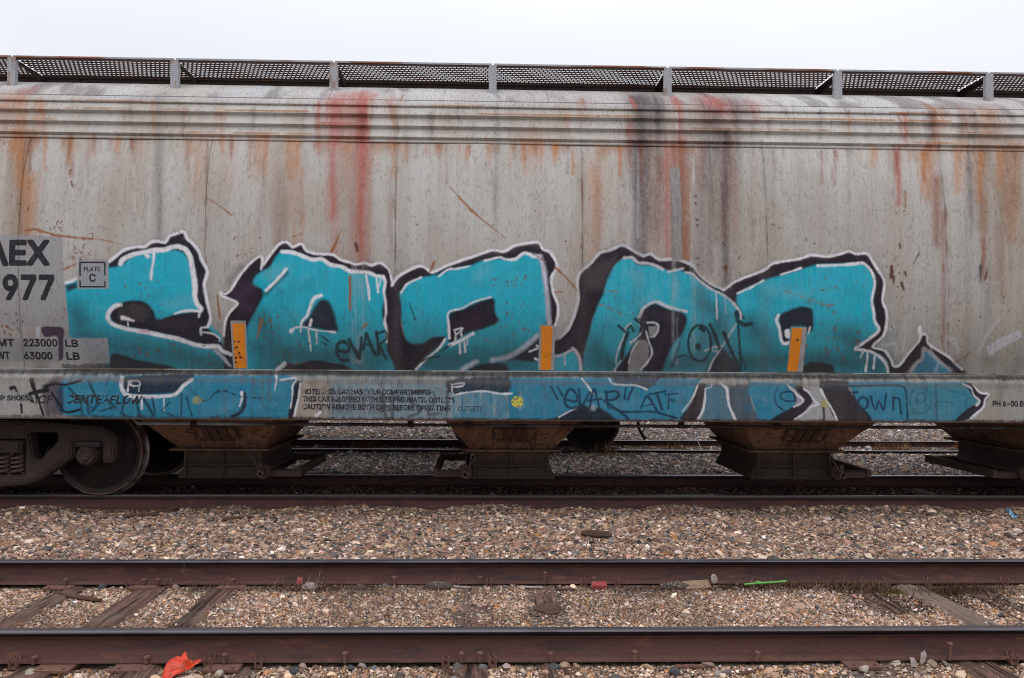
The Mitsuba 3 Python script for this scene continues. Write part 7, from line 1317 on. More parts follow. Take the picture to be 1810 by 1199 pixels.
# the far half, the ends and the underside close the body
far_half = [(YC * 2 - 8.15, 0.875), (YC * 2 - 8.04, 0.90), (YC * 2 - 8.04, 1.25), (YC * 2 - 8.14, 1.35)] + [(YC * 2 - float(_side(z)), z) for z in np.linspace(1.36, 3.655, 14)] + [(YC * 2 - 8.22, 4.05), (YC * 2 - 8.27, 4.12)] + [(YC * 2 - y, float(roofp(y))) for y in np.linspace(8.28, 9.56, 8)]
sheet_part('far_side', np.linspace(XL, XR, 40), far_half, 'car_paint', wav=False)
near_outline = [(8.15, 0.96), (8.15, 1.35)] + [(float(_side(z)), z) for z in np.linspace(1.36, 3.65, 14)] + [(8.22, 4.05)] + [(y, float(roofp(y))) for y in np.linspace(8.28, 9.56, 8)]
endp = Polygon(near_outline + [(2 * YC - y, z) for y, z in near_outline[::-1]]).buffer(-0.03)
for x in (XL, XR - 0.02):
    put('end_wall', extrude_x(endp, x, x + 0.02), 'car_paint', parent=CAR)
put('inner_shell', extrude_x(Polygon([(8.26, 1.0), (8.26, 3.4), (8.6, 4.2), (10.5, 4.2), (10.9, 3.4), (10.9, 1.0)]), XL + 0.1, XR - 0.1), 'dark_steel', parent=CAR)
# side sill, its flange, its bottom lip
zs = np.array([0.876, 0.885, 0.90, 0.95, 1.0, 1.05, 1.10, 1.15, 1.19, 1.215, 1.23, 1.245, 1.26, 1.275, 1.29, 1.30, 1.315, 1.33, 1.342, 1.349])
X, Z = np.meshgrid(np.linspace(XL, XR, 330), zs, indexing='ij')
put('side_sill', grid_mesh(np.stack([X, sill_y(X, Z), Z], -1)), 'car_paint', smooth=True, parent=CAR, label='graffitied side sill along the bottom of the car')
sheet_part('sill_flange', xs, [(8.150, 1.3465), (8.128, 1.3475), (8.126, 1.3515), (8.130, 1.356), (8.150, 1.3585)], 'flange_grey', smooth=20, wav=False)
put('sill_lip', bx(XL, XR, 8.046, 8.15, 0.862, 0.8745), 'lip_rust', parent=CAR)
put('underframe', cat(bx(XL + .1, XR - .1, 8.2, 10.95, 0.955, 0.975), bx(XL, -4.4, 9.4, 9.76, 0.62, 0.95), bx(7.9, XR, 9.4, 9.76, 0.62, 0.95)), 'dark_steel', parent=CAR)
put('far_sill', bx(XL, XR, 11.0, 11.08, 0.875, 0.96), 'dark_steel', parent=CAR)

# vertical strap on the side
st = Polygon([(1.820, 3.42), (1.918, 3.421), (1.926, 2.35), (1.828, 2.35)])
put('vertical_strap', on_car(st, 0.007, 0.08), 'strap_grey', parent=CAR, label='weathered grey vertical strap welded to the side')

# graffiti: each letter a skin of paint on the car
NAMES = {'s': 'first graffiti letter, teal with a curled white inner line', 'a': 'second graffiti letter, teal with a small dark triangle hole', 'o': 'third graffiti letter, teal with a slanted dark block in the middle',
         'n': 'fourth graffiti letter, teal with a grey belly and dark arch', 'r': 'fifth graffiti letter, teal with a broad dark right edge'}
taken = None
for t in 'saonr':
    P = unary_union(tagged[t]).buffer(0.05).buffer(-0.04)
    P = unary_union([Polygon(g.exterior) for g in getattr(P, 'geoms', [P]) if g.area > 0.02])
    if taken is not None:
        P = P.difference(taken.buffer(0.004))
    taken = P if taken is None else unary_union([taken, P])
    P = P.difference(st.buffer(0.004)).simplify(0.004)
    P = unary_union([max(getattr(h, 'geoms', [h]), key=lambda q: q.area) for h in (P.intersection(sbox(-20, 1.353, 20, 9)), P.intersection(sbox(-20, 0, 20, 1.353)))])
    put('graffiti_letter', on_car(P, 0.0018, 0.05), 'car_paint', smooth=False, parent=CAR, label=NAMES[t])

# reflector plates
for quad, inner, lab in (([(-2.546, 1.839), (-2.395, 1.840), (-2.393, 1.368), (-2.538, 1.368)], [(-2.527, 1.811), (-2.410, 1.811), (-2.412, 1.371), (-2.519, 1.371)], 'left orange reflector plate with black bullet dents'),
                         ([(0.508, 1.823), (0.662, 1.817), (0.665, 1.368), (0.501, 1.368)], [(0.529, 1.810), (0.638, 1.806), (0.631, 1.371), (0.527, 1.371)], 'middle orange reflector plate'),
                         ([(3.041, 1.820), (3.205, 1.819), (3.196, 1.368), (3.034, 1.368)], [(3.056, 1.810), (3.159, 1.807), (3.140, 1.371), (3.038, 1.371)], 'right orange reflector plate')):
    k = put('reflector_plate', on_car(Polygon(quad), 0.004, 0.08), 'patch_grey', parent=CAR, label=lab)
    scene[k + '__orange_face'] = ply(on_car(Polygon(inner), 0.006, 0.08), 'reflector_orange')

# stencilled lettering
car_text('AEX', -4.909, 2.367, -4.286, 2.373, 0.226, bold=True, grow=0.035, label='black road letters AEX')
car_text('7977', -4.912, 2.034, -4.241, 2.037, 0.223, bold=True, grow=0.035, label='black road number ending in 977')
for t, a in (('LMT', (-4.887, 1.575, -4.662, 1.573, .066)), ('223000', (-4.574, 1.575, -4.244, 1.575, .067)), ('LB', (-4.17, 1.573, -4.044, 1.571, .067)), ('WT', (-4.846, 1.448, -4.716, 1.447, .068)), ('63000', (-4.581, 1.447, -4.304, 1.447, .068)), ('LB', (-4.169, 1.445, -4.041, 1.444, .068)),
             ('PLATE', (-3.954, 2.309, -3.798, 2.311, .041)), ('C', (-3.904, 2.209, -3.84, 2.209, .070)), ('COMP SHOES', (-4.897, 1.043, -4.484, 1.045, .046))):
    car_text(t, *a, bold=t != 'PLATE', grow=0.03)
car_text('ACF', -4.483, 1.017, -4.255, 1.018, 0.074, slant=0.25, grow=0.04, wear=0.3)
car_text('CENTERFLOW', -4.131, 1.019, -3.402, 1.015, 0.077, slant=0.25, grow=0.05, wear=0.1)
car_text('NOTE: THIS CAR HAS FOUR COMPARTMENTS', -1.828, 1.122, -0.562, 1.120, 0.046, grow=0.07, wear=0.2)
car_text('THIS CAR EQUIPPED WITH 5 35 PNEUMATIC OUTLETS', -1.827, 1.048, -0.330, 1.042, 0.048, grow=0.07, wear=0.12)
car_text('CAUTION REMOVE BOTH CAPS BEFORE OPERATING', -1.826, 0.972, -0.373, 0.962, 0.048, grow=0.07, wear=0.05)
car_text('OUTLETS', -0.297, 0.959, -0.055, 0.957, 0.049)
car_text('CAUTION:', 1.761, 1.052, 2.024, 1.049, 0.050, mat='stencil_faint', wear=0.6)
car_text('PH 6-00 EC', 5.098, 1.032, 5.458, 1.031, 0.054, grow=0.06)
fr = Polygon([(-3.999, 2.401), (-3.744, 2.404), (-3.745, 2.151), (-4.0, 2.149)])
put('stencil_frame', on_car(fr.difference(fr.buffer(-0.0145)), 0.0022, 0.08), 'stencil_black', parent=CAR, label='black square frame around the plate letter')
dot = shapely.Point(0.289, 1.054).buffer(0.058, 24)
put('inspection_dot', on_car(dot, 0.0022, 0.05), 'dot_yellow', parent=CAR, label='round yellow inspection dot on the sill')

# running boards on the roof
POSTS = [-6.6, -4.972, -3.298, -1.646, 0.025, 1.885, 3.719, 5.366, 7.1]


def running_board(x0, x1, y0, y1, z, dz0=0.0, dz1=0.0):
    k = put('running_board', bx(x0, x1, y0 - 0.006, y0 + 0.006, z - 0.012, z + 0.006, .002), 'deck_rim', parent=CAR)
    rows, pitch = 9, 0.0475
    sp = (y1 - y0 - 0.02) / rows
    strands = []
    for r in range(rows + 1):
        y = y0 + 0.012 + r * sp
        strands.append(bx(x0, x1, y - 0.0052, y + 0.0052, z - 0.0112, z))
        if r < rows:
            for x in np.arange(x0 + 0.012 + 0.5 * pitch * (r % 2), x1, pitch):
                strands.append(bx(x - 0.0062, x + 0.0062, y + 0.0056, y + sp - 0.0056, z - 0.009, z - 0.001))
    strands.append(bx(x0, x1, y1 - 0.004, y1 + 0.004, z - 0.03, z + 0.004)); strands.append(bx(x0, x1, y0 + 0.0065, y0 + 0.012, z - 0.036, z))
    scene[k + '__grating'] = ply(cat(*strands), 'grating_steel')


for a, b in zip(POSTS[:-1], POSTS[1:]):
    running_board(a + 0.012, b - 0.012, 8.500, 9.06, 4.592)
for a, b in zip(POSTS[:-1:2], POSTS[2::2]):
    running_board(a + 0.012, b - 0.012, 10.1, 10.66, 4.592)
for x in POSTS:
    z0 = float(roofp(8.50)) - 0.034
    put('stanchion', cat(bx(x - 0.040, x + 0.040, 8.484, 8.492, z0, 4.578, .002), bx(x - 0.040, x - 0.033, 8.492, 8.54, z0 + .02, 4.556), bx(x + 0.033, x + 0.040, 8.492, 8.54, z0 + .02, 4.556), bx(x - 0.05, x + 0.05, 8.455, 8.56, z0 - 0.014, z0 + 0.004)), 'post_grey', parent=CAR)
    g = Polygon([(8.50, 4.556), (9.10, 4.556), (9.10, 4.47), (8.50, 4.545)])
    put('cross_brace', cat(extrude_x(g, x + 0.028, x + 0.034), bx(x - 0.02, x + 0.034, 8.50, 9.1, 4.5565, 4.562)), 'dark_steel', parent=CAR)
put('hatch_coaming', cat(bx(XL + 1, XR - 1, 9.075, 9.10, 4.45, 4.575), bx(XL + 1, XR - 1, 10.06, 10.085, 4.45, 4.575)), 'dark_steel', parent=CAR)
for a, b in zip(np.linspace(XL + 1, XR - 1, 9)[:-1], np.linspace(XL + 1, XR - 1, 9)[1:]):
    put('hatch_cover', bx(a + 0.01, b - 0.01, 9.105, 10.055, 4.545, 4.59, 0.01), 'post_grey', parent=CAR)
for x in (-4.1, -0.93, 2.6, 4.2, 5.2, 4.45):
    put('hatch_latch', bx(x - 0.02, x + 0.02, 9.05, 9.073, 4.462, 4.50), 'dark_steel', parent=CAR)

# hoppers and outlets under the sill
def loft(r0, r1):
    """frustum between the rectangles (x0, x1, y0, y1, z)"""
    V = [[r[i], r[j], r[4]] for r in (r0, r1) for i, j in ((0, 2), (1, 2), (1, 3), (0, 3))]
    return trimesh.Trimesh(V, []).convex_hull


def ring_plate(cx, cz, w, h):
    o = sbox(cx - w / 2, cz - h / 2, cx + w / 2, cz + h / 2).buffer(-0.05).buffer(0.05)
    return o


def hopper(xc, side):
    """side: +1 / -1 where the gate gear sticks out along the car"""
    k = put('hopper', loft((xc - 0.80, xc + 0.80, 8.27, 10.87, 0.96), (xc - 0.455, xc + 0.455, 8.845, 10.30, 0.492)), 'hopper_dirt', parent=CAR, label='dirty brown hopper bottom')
    ps = cat(bx(xc - 0.535, xc + 0.535, 8.78, 10.37, 0.470, 0.4905, .003), *[bx(xc + o - .006, xc + o + .006, 8.80, 8.835, 0.4915, 0.535) for o in (-.36, -.18, 0, .18, .36)])
    scene[k + '__flange'] = ply(ps, 'hopper_dirt')
    # inspection cover on the slope: oval ring, bolts and clamp bars
    u = np.array([0, 0.575, -0.468]); u /= np.linalg.norm(u)
    n = np.array([0, u[2], -u[1]])
    o = np.array([xc + 0.02, 8.27 + 0.575 * .58, 0.96 - 0.468 * .58])
    M = np.eye(4); M[:3, 0], M[:3, 1], M[:3, 2], M[:3, 3] = [1, 0, 0], -u, n, o
    R = ring_plate(0, 0, 0.47, 0.27)
    cov = trimesh.creation.extrude_polygon(R.difference(R.buffer(-0.035)), 0.022, engine='earcut')
    pl = trimesh.creation.extrude_polygon(R.buffer(-0.03), 0.010, engine='earcut')
    bars = [bx(a - .03, a + .03, -.11, .115, 0.011, 0.04, .006) for a in (-.10, .0, .10)]
    bolts = [cyl((a, b, 0.022), (a, b, .042), 0.014, 6) for a, b in ((-.2, .1), (.2, .1), (-.2, -.1), (.2, -.1))]
    c = cat(pl, *bolts); c.apply_transform(M)
    scene[k + '__inspection_cover'] = ply(c, 'hopper_dirt')
    c = cat(cov, *bars); c.apply_transform(M)
    scene[k + '__cover_clamp'] = ply(c, 'cover_rust')
    ob = cat(loft((xc - 0.40, xc + 0.40, 8.90, 10.26, 0.469), (xc - 0.42, xc + 0.42, 8.93, 10.23, 0.30)), loft((xc - 0.42, xc + 0.42, 8.925, 10.235, 0.299), (xc - 0.47, xc + 0.47, 8.90, 10.26, 0.20)),
             bx(xc - 0.475, xc + 0.475, 8.885, 10.27, 0.163, 0.199, .004), *[bx(xc + q - .012, xc + q + .012, 8.868, 8.884, .166, .46) for q in (-.40, 0, .40)])
    scene[k + '__outlet_gate'] = ply(ob, 'hopper_dirt')
    s = side
    xa = lambda a, b: (min(xc + s * a, xc + s * b), max(xc + s * a, xc + s * b))
    a0, a1 = xa(0.48, 0.80)
    e0, e1 = xa(0.80, 0.85)
    gear = [bx(a0, a1, 8.86, 8.93, 0.185, 0.245, .005), bx(a0, a1, 10.14, 10.22, 0.20, 0.27, .005), bx(e0, e1, 8.84, 10.24, 0.19, 0.275, .008)]
    xs_ = xc + s * 0.40
    cap = xc + s * (0.46 if s > 0 else 0.50)
    gear += [cyl((cap, 8.74, 0.245), (cap, 10.3, 0.245), 0.024, 10), cyl((cap, 8.80, 0.245), (cap, 8.84, 0.245), 0.075, 14), bx(cap - .06, cap + .06, 8.845, 8.875, .18, .31, .008)]
    q = sbox(-.035, -.035, .035, .035).difference(sbox(-.018, -.018, .018, .018))
    sock = extrude_y(q, 8.66, 8.74); sock.apply_transform(trimesh.transformations.rotation_matrix(0.6, [0, 1, 0])); sock.apply_translation([cap, 0, .24])
    scene[k + '__gate_gear'] = ply(cat(*gear, sock), 'cover_rust')
    rack = [bx(min(xc + s * q, xc + s * (q + .022)), max(xc + s * q, xc + s * (q + .022)), 8.862, 8.93, .2455, .262) for q in np.arange(.50, .78, .044)]
    nuts = [cyl((xc + q, 8.884, .181), (xc + q, 8.872, .181), .011, 6) for q in np.arange(-.44, .45, .088)] + [cyl((xc + q, 8.8, .491), (xc + q, 8.8, .506), .012, 6) for q in np.arange(-.48, .49, .12)]
    scene[k + '__bolt_row'] = ply(cat(*rack, *nuts), 'truck_steel')
    labels[k + '__bolt_row'] = {'kind': 'stuff', 'label': 'small bolt heads and rack teeth'}
    lever = tube([(cap, 8.70, .24), (cap - s * .05, 8.72, .33), (cap - s * .09, 8.74, .40), (cap - s * .10, 8.80, .46)], .012, 6)
    scene[k + '__lock_lever'] = ply(cat(lever, bx(cap - .02, cap + .02, 8.70, 8.735, .30, .345, .005)), 'truck_steel')
    seal = tube([(xc - .43, 8.89, .31), (xc - .2, 8.882, .30), (xc, 8.88, .302), (xc + .43, 8.89, .31)], .009, 6)
    scene[k + '__gate_rod'] = ply(seal, 'truck_steel')


for xc, s in ((-2.87, 1), (0.262, -1), (3.385, 1), (6.45, -1)):
    hopper(xc, s)
pp = [(-3.62, 8.36, 0.86), (-3.56, 8.34, 0.80), (-2, 8.34, 0.797), (0, 8.34, 0.792), (3, 8.34, 0.79), (6.5, 8.34, .79), (7.2, 8.34, .79)]
put('brake_pipe', tube(pp, 0.017, 8), 'pipe_steel', smooth=40, parent=CAR, label='thin pipe running under the side sill')
for x in (-2.99, -0.79, -0.2, 0.95, 2.0, 3.0, 5.0):
    put('pipe_hanger', cat(bx(x - 0.03, x + 0.03, 8.33, 8.338, 0.80, 0.95), cyl((x - 0.03, 8.34, 0.794), (x + 0.03, 8.34, 0.794), 0.026, 10)), 'dark_steel', parent=CAR)
put('dangling_band', tube([(2.06, 8.2, 0.90), (2.075, 8.2, 0.80), (2.12, 8.19, 0.69), (2.165, 8.18, 0.575)], [.004, .004, .004, .004], 5), 'post_grey', parent=CAR, label='thin pale band hanging below the sill')

# trucks
def wheel_mesh(yc, s, x, z=0.457):
    """s = +1 when the flange points to larger Y"""
    R = 0.457
    p = [(0.10, -0.05), (0.14, -0.075), (0.16, -0.045), (0.36, 0.02), (0.385, -0.055), (0.40, -0.068), (R - 0.012, -0.070), (R - 0.002, -0.060), (R, -0.045), (R + 0.002, 0.020), (R + 0.006, 0.032), (R + 0.024, 0.045), (R + 0.028, 0.055), (R + 0.022, 0.066), (R, 0.070), (0.385, 0.068), (0.36, 0.045), (0.16, 0.02), (0.12, 0.09), (0.0, 0.09)]
    m = trimesh.creation.revolve(np.array([(0.0, -0.05)] + p), sections=72)
    v = np.array(m.vertices)
    m.vertices = np.stack([v[:, 0] + x, yc + s * v[:, 2], v[:, 1] + z], 1)
    if m.volume < 0:
        m.invert()
    rr = np.hypot(m.triangles_center[:, 0] - x, m.triangles_center[:, 2] - z)
    yy = s * (m.triangles_center[:, 1] - yc)
    tread = (rr > R - 0.013) & (np.abs(m.face_normals[:, 1]) < 0.9999)
    return m.submesh([np.where(~tread)[0]], append=True), m.submesh([np.where(tread)[0]], append=True)


def spring(x, y, z0, z1, r, wire):
    n = 4.6
    t = np.linspace(0, n * 2 * math.pi, int(n * 14))
    return tube(np.stack([x + r * np.cos(t), y + r * np.sin(t), z0 + (z1 - z0) * t / t[-1]], 1), wire, 6)


def side_frame_poly():
    o = [(-1.16, .64), (-1.16, .42), (-1.12, .37), (-1.02, .37), (-1.015, .585), (-0.99, .60), (-0.76, .60), (-0.735, .58), (-0.735, .44), (-0.66, .39), (-0.40, .20), (-0.25, .145), (0, .125)]
    o2 = o + [(-x, z) for x, z in o[::-1][1:]]
    top = [(1.10, .70), (1.02, .745), (.75, .765), (.3, .80), (0, .81)]
    P = Polygon(o2 + top + [(-x, z) for x, z in top[::-1][1:]]).buffer(0.022).buffer(-0.044).buffer(0.022)
    for s in (-1, 1):
        w = Polygon([(s * .265, .685), (s * .555, .685), (s * .560, .62), (s * .545, .575), (s * .385, .40), (s * .345, .40), (s * .31, .46)]).buffer(-0.02).buffer(0.02)
        P = P.difference(w)
    P = P.difference(sbox(-0.235, .245, .235, .62).buffer(-0.02).buffer(0.02))
    return P


SFP = side_frame_poly()


def beveled_y(P, y0, y1, c):
    """extrusion with a soft front edge"""
    a = extrude_y(P, y0 + c, y1)
    b = extrude_y(P.buffer(-c * 0.6), y0 + c * 0.35, y0 + c - 0.0005)
    d = extrude_y(P.buffer(-c * 1.4), y0, y0 + c * 0.35 - 0.0005)
    return cat(a, b, d)


def truck(xt, parent, yrails, yc, near_only=False, wheels=(-0.889, 0.889)):
    zc = 0.457
    for s, yr in ((1, yrails[0]), (-1, yrails[1])):
        ysf = yr - s * 0.215
        if s == -1 and near_only:
            pass
        f = beveled_y(SFP, -0.075, 0.075, 0.03)
        v = np.array(f.vertices); v[:, 1] *= s
        f.vertices = v
        if s < 0:
            f.invert()
        f.apply_translation([xt, ysf, 0])
        k = put('truck_side_frame', f, 'truck_steel', smooth=30, parent=parent)
        sp = [spring(xt + a, ysf + s * b, .255, .46, r, w) for a, b, r, w in ((-.145, -.03, .056, .0135), (0, -.03, .056, .0135), (.145, -.03, .056, .0135))]
        scene[k + '__spring'] = ply(sp[0], 'spring_rust', smooth=60)
        scene[k + '__spring_001'] = ply(sp[1], 'spring_rust', smooth=60)
        scene[k + '__spring_002'] = ply(sp[2], 'spring_rust', smooth=60)
        bol = cat(bx(xt - .215, xt + .215, ysf - .09, ysf + .09, .475, .60, .02), bx(xt - .19, xt - .04, ysf - s * .10 - .012, ysf - s * .10 + .012, .49, .585, .006), bx(xt + .04, xt + .19, ysf - s * .10 - .012, ysf - s * .10 + .012, .49, .585, .006))
        scene[k + '__bolster_end'] = ply(bol, 'truck_steel', smooth=30)
        for i, w in enumerate(wheels):
            x = xt + w
            yb = ysf
            br = cat(cyl((x, yb - .115, zc), (x, yb + .115, zc), .105, 28), cyl((x, yb - s * .116, zc), (x, yb - s * .155, zc), .098, 28, .088), cyl((x, yb - s * .155, zc), (x, yb - s * .172, zc), .055, 20, .048),
                     *[cyl((x + .058 * math.cos(a), yb - s * .150, zc + .058 * math.sin(a)), (x + .058 * math.cos(a), yb - s * .182, zc + .058 * math.sin(a)), .019, 6) for a in (2.3, 2.3 + 2.094, 2.3 + 4.19)])
            scene[k + '__bearing' + ('' if i == 0 else f'_{i:03d}')] = ply(br, 'truck_steel', smooth=35)
            ad = bx(x - .125, x + .125, yb - .10, yb + .10, zc + .085, zc + .135, .01)
            scene[k + '__bearing_adapter' + ('' if i == 0 else f'_{i:03d}')] = ply(ad, 'truck_steel')
    for w in wheels:
        for s, yr in ((1, yrails[0]), (-1, yrails[1])):
            a, b = wheel_mesh(yr, s, xt + w)
            k = put('wheel', a, 'wheel_steel', smooth=40, parent=parent)
            scene[k + '__tread'] = ply(b, 'tread_steel', smooth=40)
        put('axle', cyl((xt + w, yrails[0] - .1, zc), (xt + w, yrails[1] + .1, zc), 0.085, 20), 'wheel_steel', smooth=40, parent=parent)
    put('truck_bolster', cat(bx(xt - .18, xt + .18, yrails[0] - .05, yrails[1] + .05, .48, .70, .02), bx(xt - .22, xt + .22, yc - .25, yc + .25, .70, .95, .02)), 'dark_steel', parent=parent)


truck(-5.015, CAR, RAIL_Y[2:4], YC)
truck(7.95 + .6, CAR, RAIL_Y[2:4], YC)

# ------------------------------------------------------------------ the freight car beyond
FC = thing('freight_car', 'dark railcar on the track beyond, its wheel showing between the hoppers', 'railcar')
YF = 13.83
put('car_body', bx(-13, 2.66, 12.35, 15.3, 1.15, 4.0, .03), 'freight_brown', parent=FC)
put('center_sill', cat(bx(-13, 2.66, YF - .2, YF + .2, .72, 1.14), bx(-13, 2.66, 12.4, 12.5, 1.0, 1.149), bx(-13, 2.66, 15.15, 15.25, 1.0, 1.149)), 'dark_steel', parent=FC)
put('coupler', cat(bx(2.4, 3.15, YF - .08, YF + .08, .80, .95, .02), bx(3.0, 3.35, YF - .14, YF + .12, .74, 1.0, .03)), 'wheel_steel', parent=FC)
put('air_hose', tube([(2.48, 13.42, .86), (2.49, 13.40, .6), (2.49, 13.4, .42), (2.515, 13.4, .30), (2.57, 13.4, .20), (2.62, 13.4, .14)], [.024, .024, .024, .024, .026, .034], 8), 'rubber_black', smooth=True, parent=FC, label='black air hose hanging by the end')
put('uncoupling_lever', tube([(2.66, 12.6, .8), (2.66, 13.3, .78), (2.62, 13.38, .55), (2.60, 13.4, .32), (2.55, 13.4, .22)], .011, 6), 'dark_steel', smooth=True, parent=FC)
truck(1.673 - .889, FC, RAIL_Y[4:6], YF)
truck(-10.5, FC, RAIL_Y[4:6], YF)

# ------------------------------------------------------------------ litter
def flat_thing(name, outline, thick, mat, label, cat_, at, rotz=0.0, tilt=(0, 0), crumple=0.0, seed=1, size=0.012, lift=0.0, group=None):
    """a thin sheet with its own outline, crumpled"""
    P = Polygon(outline)
    v, f = poly_tris(P, size)
    z = (meshkit.fbm(np.column_stack([v * 22, 0 * v[:, 0] + seed]), 3, seed) - 0.5) * crumple * 2
    top = np.column_stack([v, z + thick / 2]); bot = np.column_stack([v, z - thick / 2])
    F = [f, f[:, ::-1] + len(v)]
    t = trimesh.Trimesh(top, f, process=False)
    e = t.edges[trimesh.grouping.group_rows(t.edges_sorted, require_count=1)]
    F += [np.stack([e[:, 1], e[:, 0], e[:, 0] + len(v)], 1), np.stack([e[:, 1], e[:, 0] + len(v), e[:, 1] + len(v)], 1)]
    m = trimesh.Trimesh(np.vstack([top, bot]), np.vstack(F), process=False)
    for a, ax in ((tilt[0], [1, 0, 0]), (tilt[1], [0, 1, 0]), (rotz, [0, 0, 1])):
        m.apply_transform(trimesh.transformations.rotation_matrix(a, ax))
    x, y = at[:2]
    z0 = ground_z(x, y) if len(at) < 3 else at[2]
    m.apply_translation([x, y, z0 - m.vertices[:, 2].min() + lift])
    return single(name, m, mat, label, cat_, group, smooth=50)


proc_bsdf('scrap_red', lambda p, n, uv: mix(mix((0.78, 0.055, 0.025), (0.62, 0.10, 0.05), noise(p.x * 30, p.y * 30, p.z * 30)), (0.22, 0.09, 0.06), 0.7 * smoothstep(0.56, 0.75, fbm(p.x * 45, p.y * 45, p.z * 45))), 0.4, 0.4)
proc_bsdf('block_red', lambda p, n, uv: mix((0.36, 0.055, 0.06), (0.22, 0.10, 0.09), smoothstep(0.5, 0.75, fbm(p.x * 60, p.y * 60, 3.0))), 0.6, 0.3)
proc_bsdf('pale_green', (0.42, 0.58, 0.50), 0.5, 0.3)
proc_bsdf('bright_green', (0.15, 0.48, 0.10), 0.5, 0.3)
proc_bsdf('litter_blue', lambda p, n, uv: mix((0.10, 0.36, 0.62), (0.55, 0.65, 0.72), smoothstep(0.45, 0.65, fbm(p.x * 40, p.y * 40, p.z * 40))), 0.4, 0.4)
proc_bsdf('tan_wood', lambda p, n, uv: mix((0.34, 0.23, 0.16), (0.20, 0.13, 0.09), fbm(p.x * 6, p.y * 90, 2.0)), 0.75, 0.2)
proc_bsdf('dirty_white', lambda p, n, uv: mix((0.40, 0.35, 0.33), (0.24, 0.18, 0.16), fbm(p.x * 30, p.y * 30, p.z * 30)), 0.6, 0.3)
proc_bsdf('asphalt', lambda p, n, uv: mix(mix((0.05, 0.038, 0.034), (0.115, 0.085, 0.072), fbm(p.x * 50, p.y * 50, p.z * 50)), (0.45, 0.38, 0.28), smoothstep(0.30, 0.2, voronoi(p.x * 70, p.y * 70)[0]) * dr.select(voronoi(p.x * 70, p.y * 70)[2] > 0.75, 1.0, 0.0)), 0.85, 0.2, bump=lambda p, n, uv: 0.006 * fbm(p.x * 70, p.y * 70, p.z * 70), eps=2e-3)
scene['mat_dry_grass'] = {'type': 'twosided', 'b': {'type': 'diffuse', 'reflectance': {'type': 'mesh_attribute', 'name': 'vertex_color'}}}

flat_thing('plastic_scrap', [(-.09, -.085), (-.02, -.075), (.035, -.03), (.11, .005), (.125, .025), (.075, .02), (.045, .03), (.022, .075), (.008, .085), (.004, .045), (-.01, .05), (-.03, .03), (-.06, .0), (-.07, -.045)], 0.003, 'scrap_red', 'torn bright orange red plastic scrap leaning on the nearest rail', 'plastic scrap', (-1.62, 4.335, -.20), 0.0, (0.75, 0), 0.036, 5)
flat_thing('plastic_scrap', [(-.12, -.02), (.12, -.02), (.13, .02), (.03, .03), (-.10, .02)], 0.003, 'scrap_red', 'red plastic strip on the dark ground under the railcar', 'plastic scrap', (2.47, 10.05), 0.1, (0.5, 0), 0.012, 6)
flat_thing('litter_strip', [(-.055, -.006), (-.006, -.004), (0, -.035), (.008, -.035), (.006, -.002), (.055, .002), (.06, .016), (.006, .010), (.004, .03), (-.004, .03), (-.005, .006), (-.055, .004)], 0.003, 'pale_green', 'pale green plastic litter shaped like a cross on the gravel', 'litter', (-1.66, 5.40), 0.25, (0, 0), 0.004, 3, lift=.004)
m = cat(tube([(1.86, 5.83, -.130), (1.97, 5.84, -.124), (2.08, 5.85, -.121), (2.18, 5.87, -.118)], .0065, 6), tube([(1.94, 5.83, -.124), (1.965, 5.845, -.112), (1.99, 5.86, -.124)], .005, 5))
single('plastic_straw', m, 'bright_green', 'bright green plastic stick lying along the second rail', 'plastic stick', smooth=40)
m = bx(-.055, .055, -.035, .035, 0, .03, .008); m.apply_transform(trimesh.transformations.rotation_matrix(-.08, [0, 0, 1])); m.apply_transform(trimesh.transformations.rotation_matrix(.15, [1, 0, 0])); m.apply_translation([.815, 5.89, -.168])
single('red_block', m, 'block_red', 'chipped dull red block lying against the second rail', 'block')
m = bx(-.095, .095, -.045, .045, 0, .018, .004); m.apply_transform(trimesh.transformations.rotation_matrix(.10, [0, 0, 1])); m.apply_transform(trimesh.transformations.rotation_matrix(.35, [1, 0, 0])); m.apply_translation([1.53, 5.89, -.160])
single('wood_slab', m, 'tan_wood', 'pale tan board scrap against the second rail', 'board')


def lump(x, y, sx, sy, sz, mat, label, cat_, name, seed, rot=0.0):
    m = trimesh.creation.icosphere(3)
    v = np.array(m.vertices)
    v = v * (0.8 + 0.5 * meshkit.fbm(v * 2.2 + seed, 4, seed))[:, None] * [sx, sy, sz]
    c, s = math.cos(rot), math.sin(rot)
    v = v @ np.array([[c, s, 0], [-s, c, 0], [0, 0, 1]])
    m = trimesh.Trimesh(v + [x, y, ground_z(x, y) + sz * 0.4], m.faces, process=False)
    return single(name, m, mat, label, cat_, smooth=True)


lump(1.365, 5.885, .11, .045, .035, 'asphalt', 'black asphalt lump beside the tan board at the second rail', 'asphalt lump', 'asphalt_lump', 3)
lump(-.345, 5.885, .10, .05, .036, 'asphalt', 'crumbly black asphalt lump at the second rail left of centre', 'asphalt lump', 'asphalt_lump', 8)
lump(.41, 5.40, .085, .10, .016, 'bark', 'dark lump of tie rot between the near rails right of centre', 'dirt lump', 'dirt_lump', 12)
lump(-.40, 5.86, .06, .03, .014, 'bark', 'small dark flake beside the asphalt lump', 'bark piece', 'bark_piece', 13)


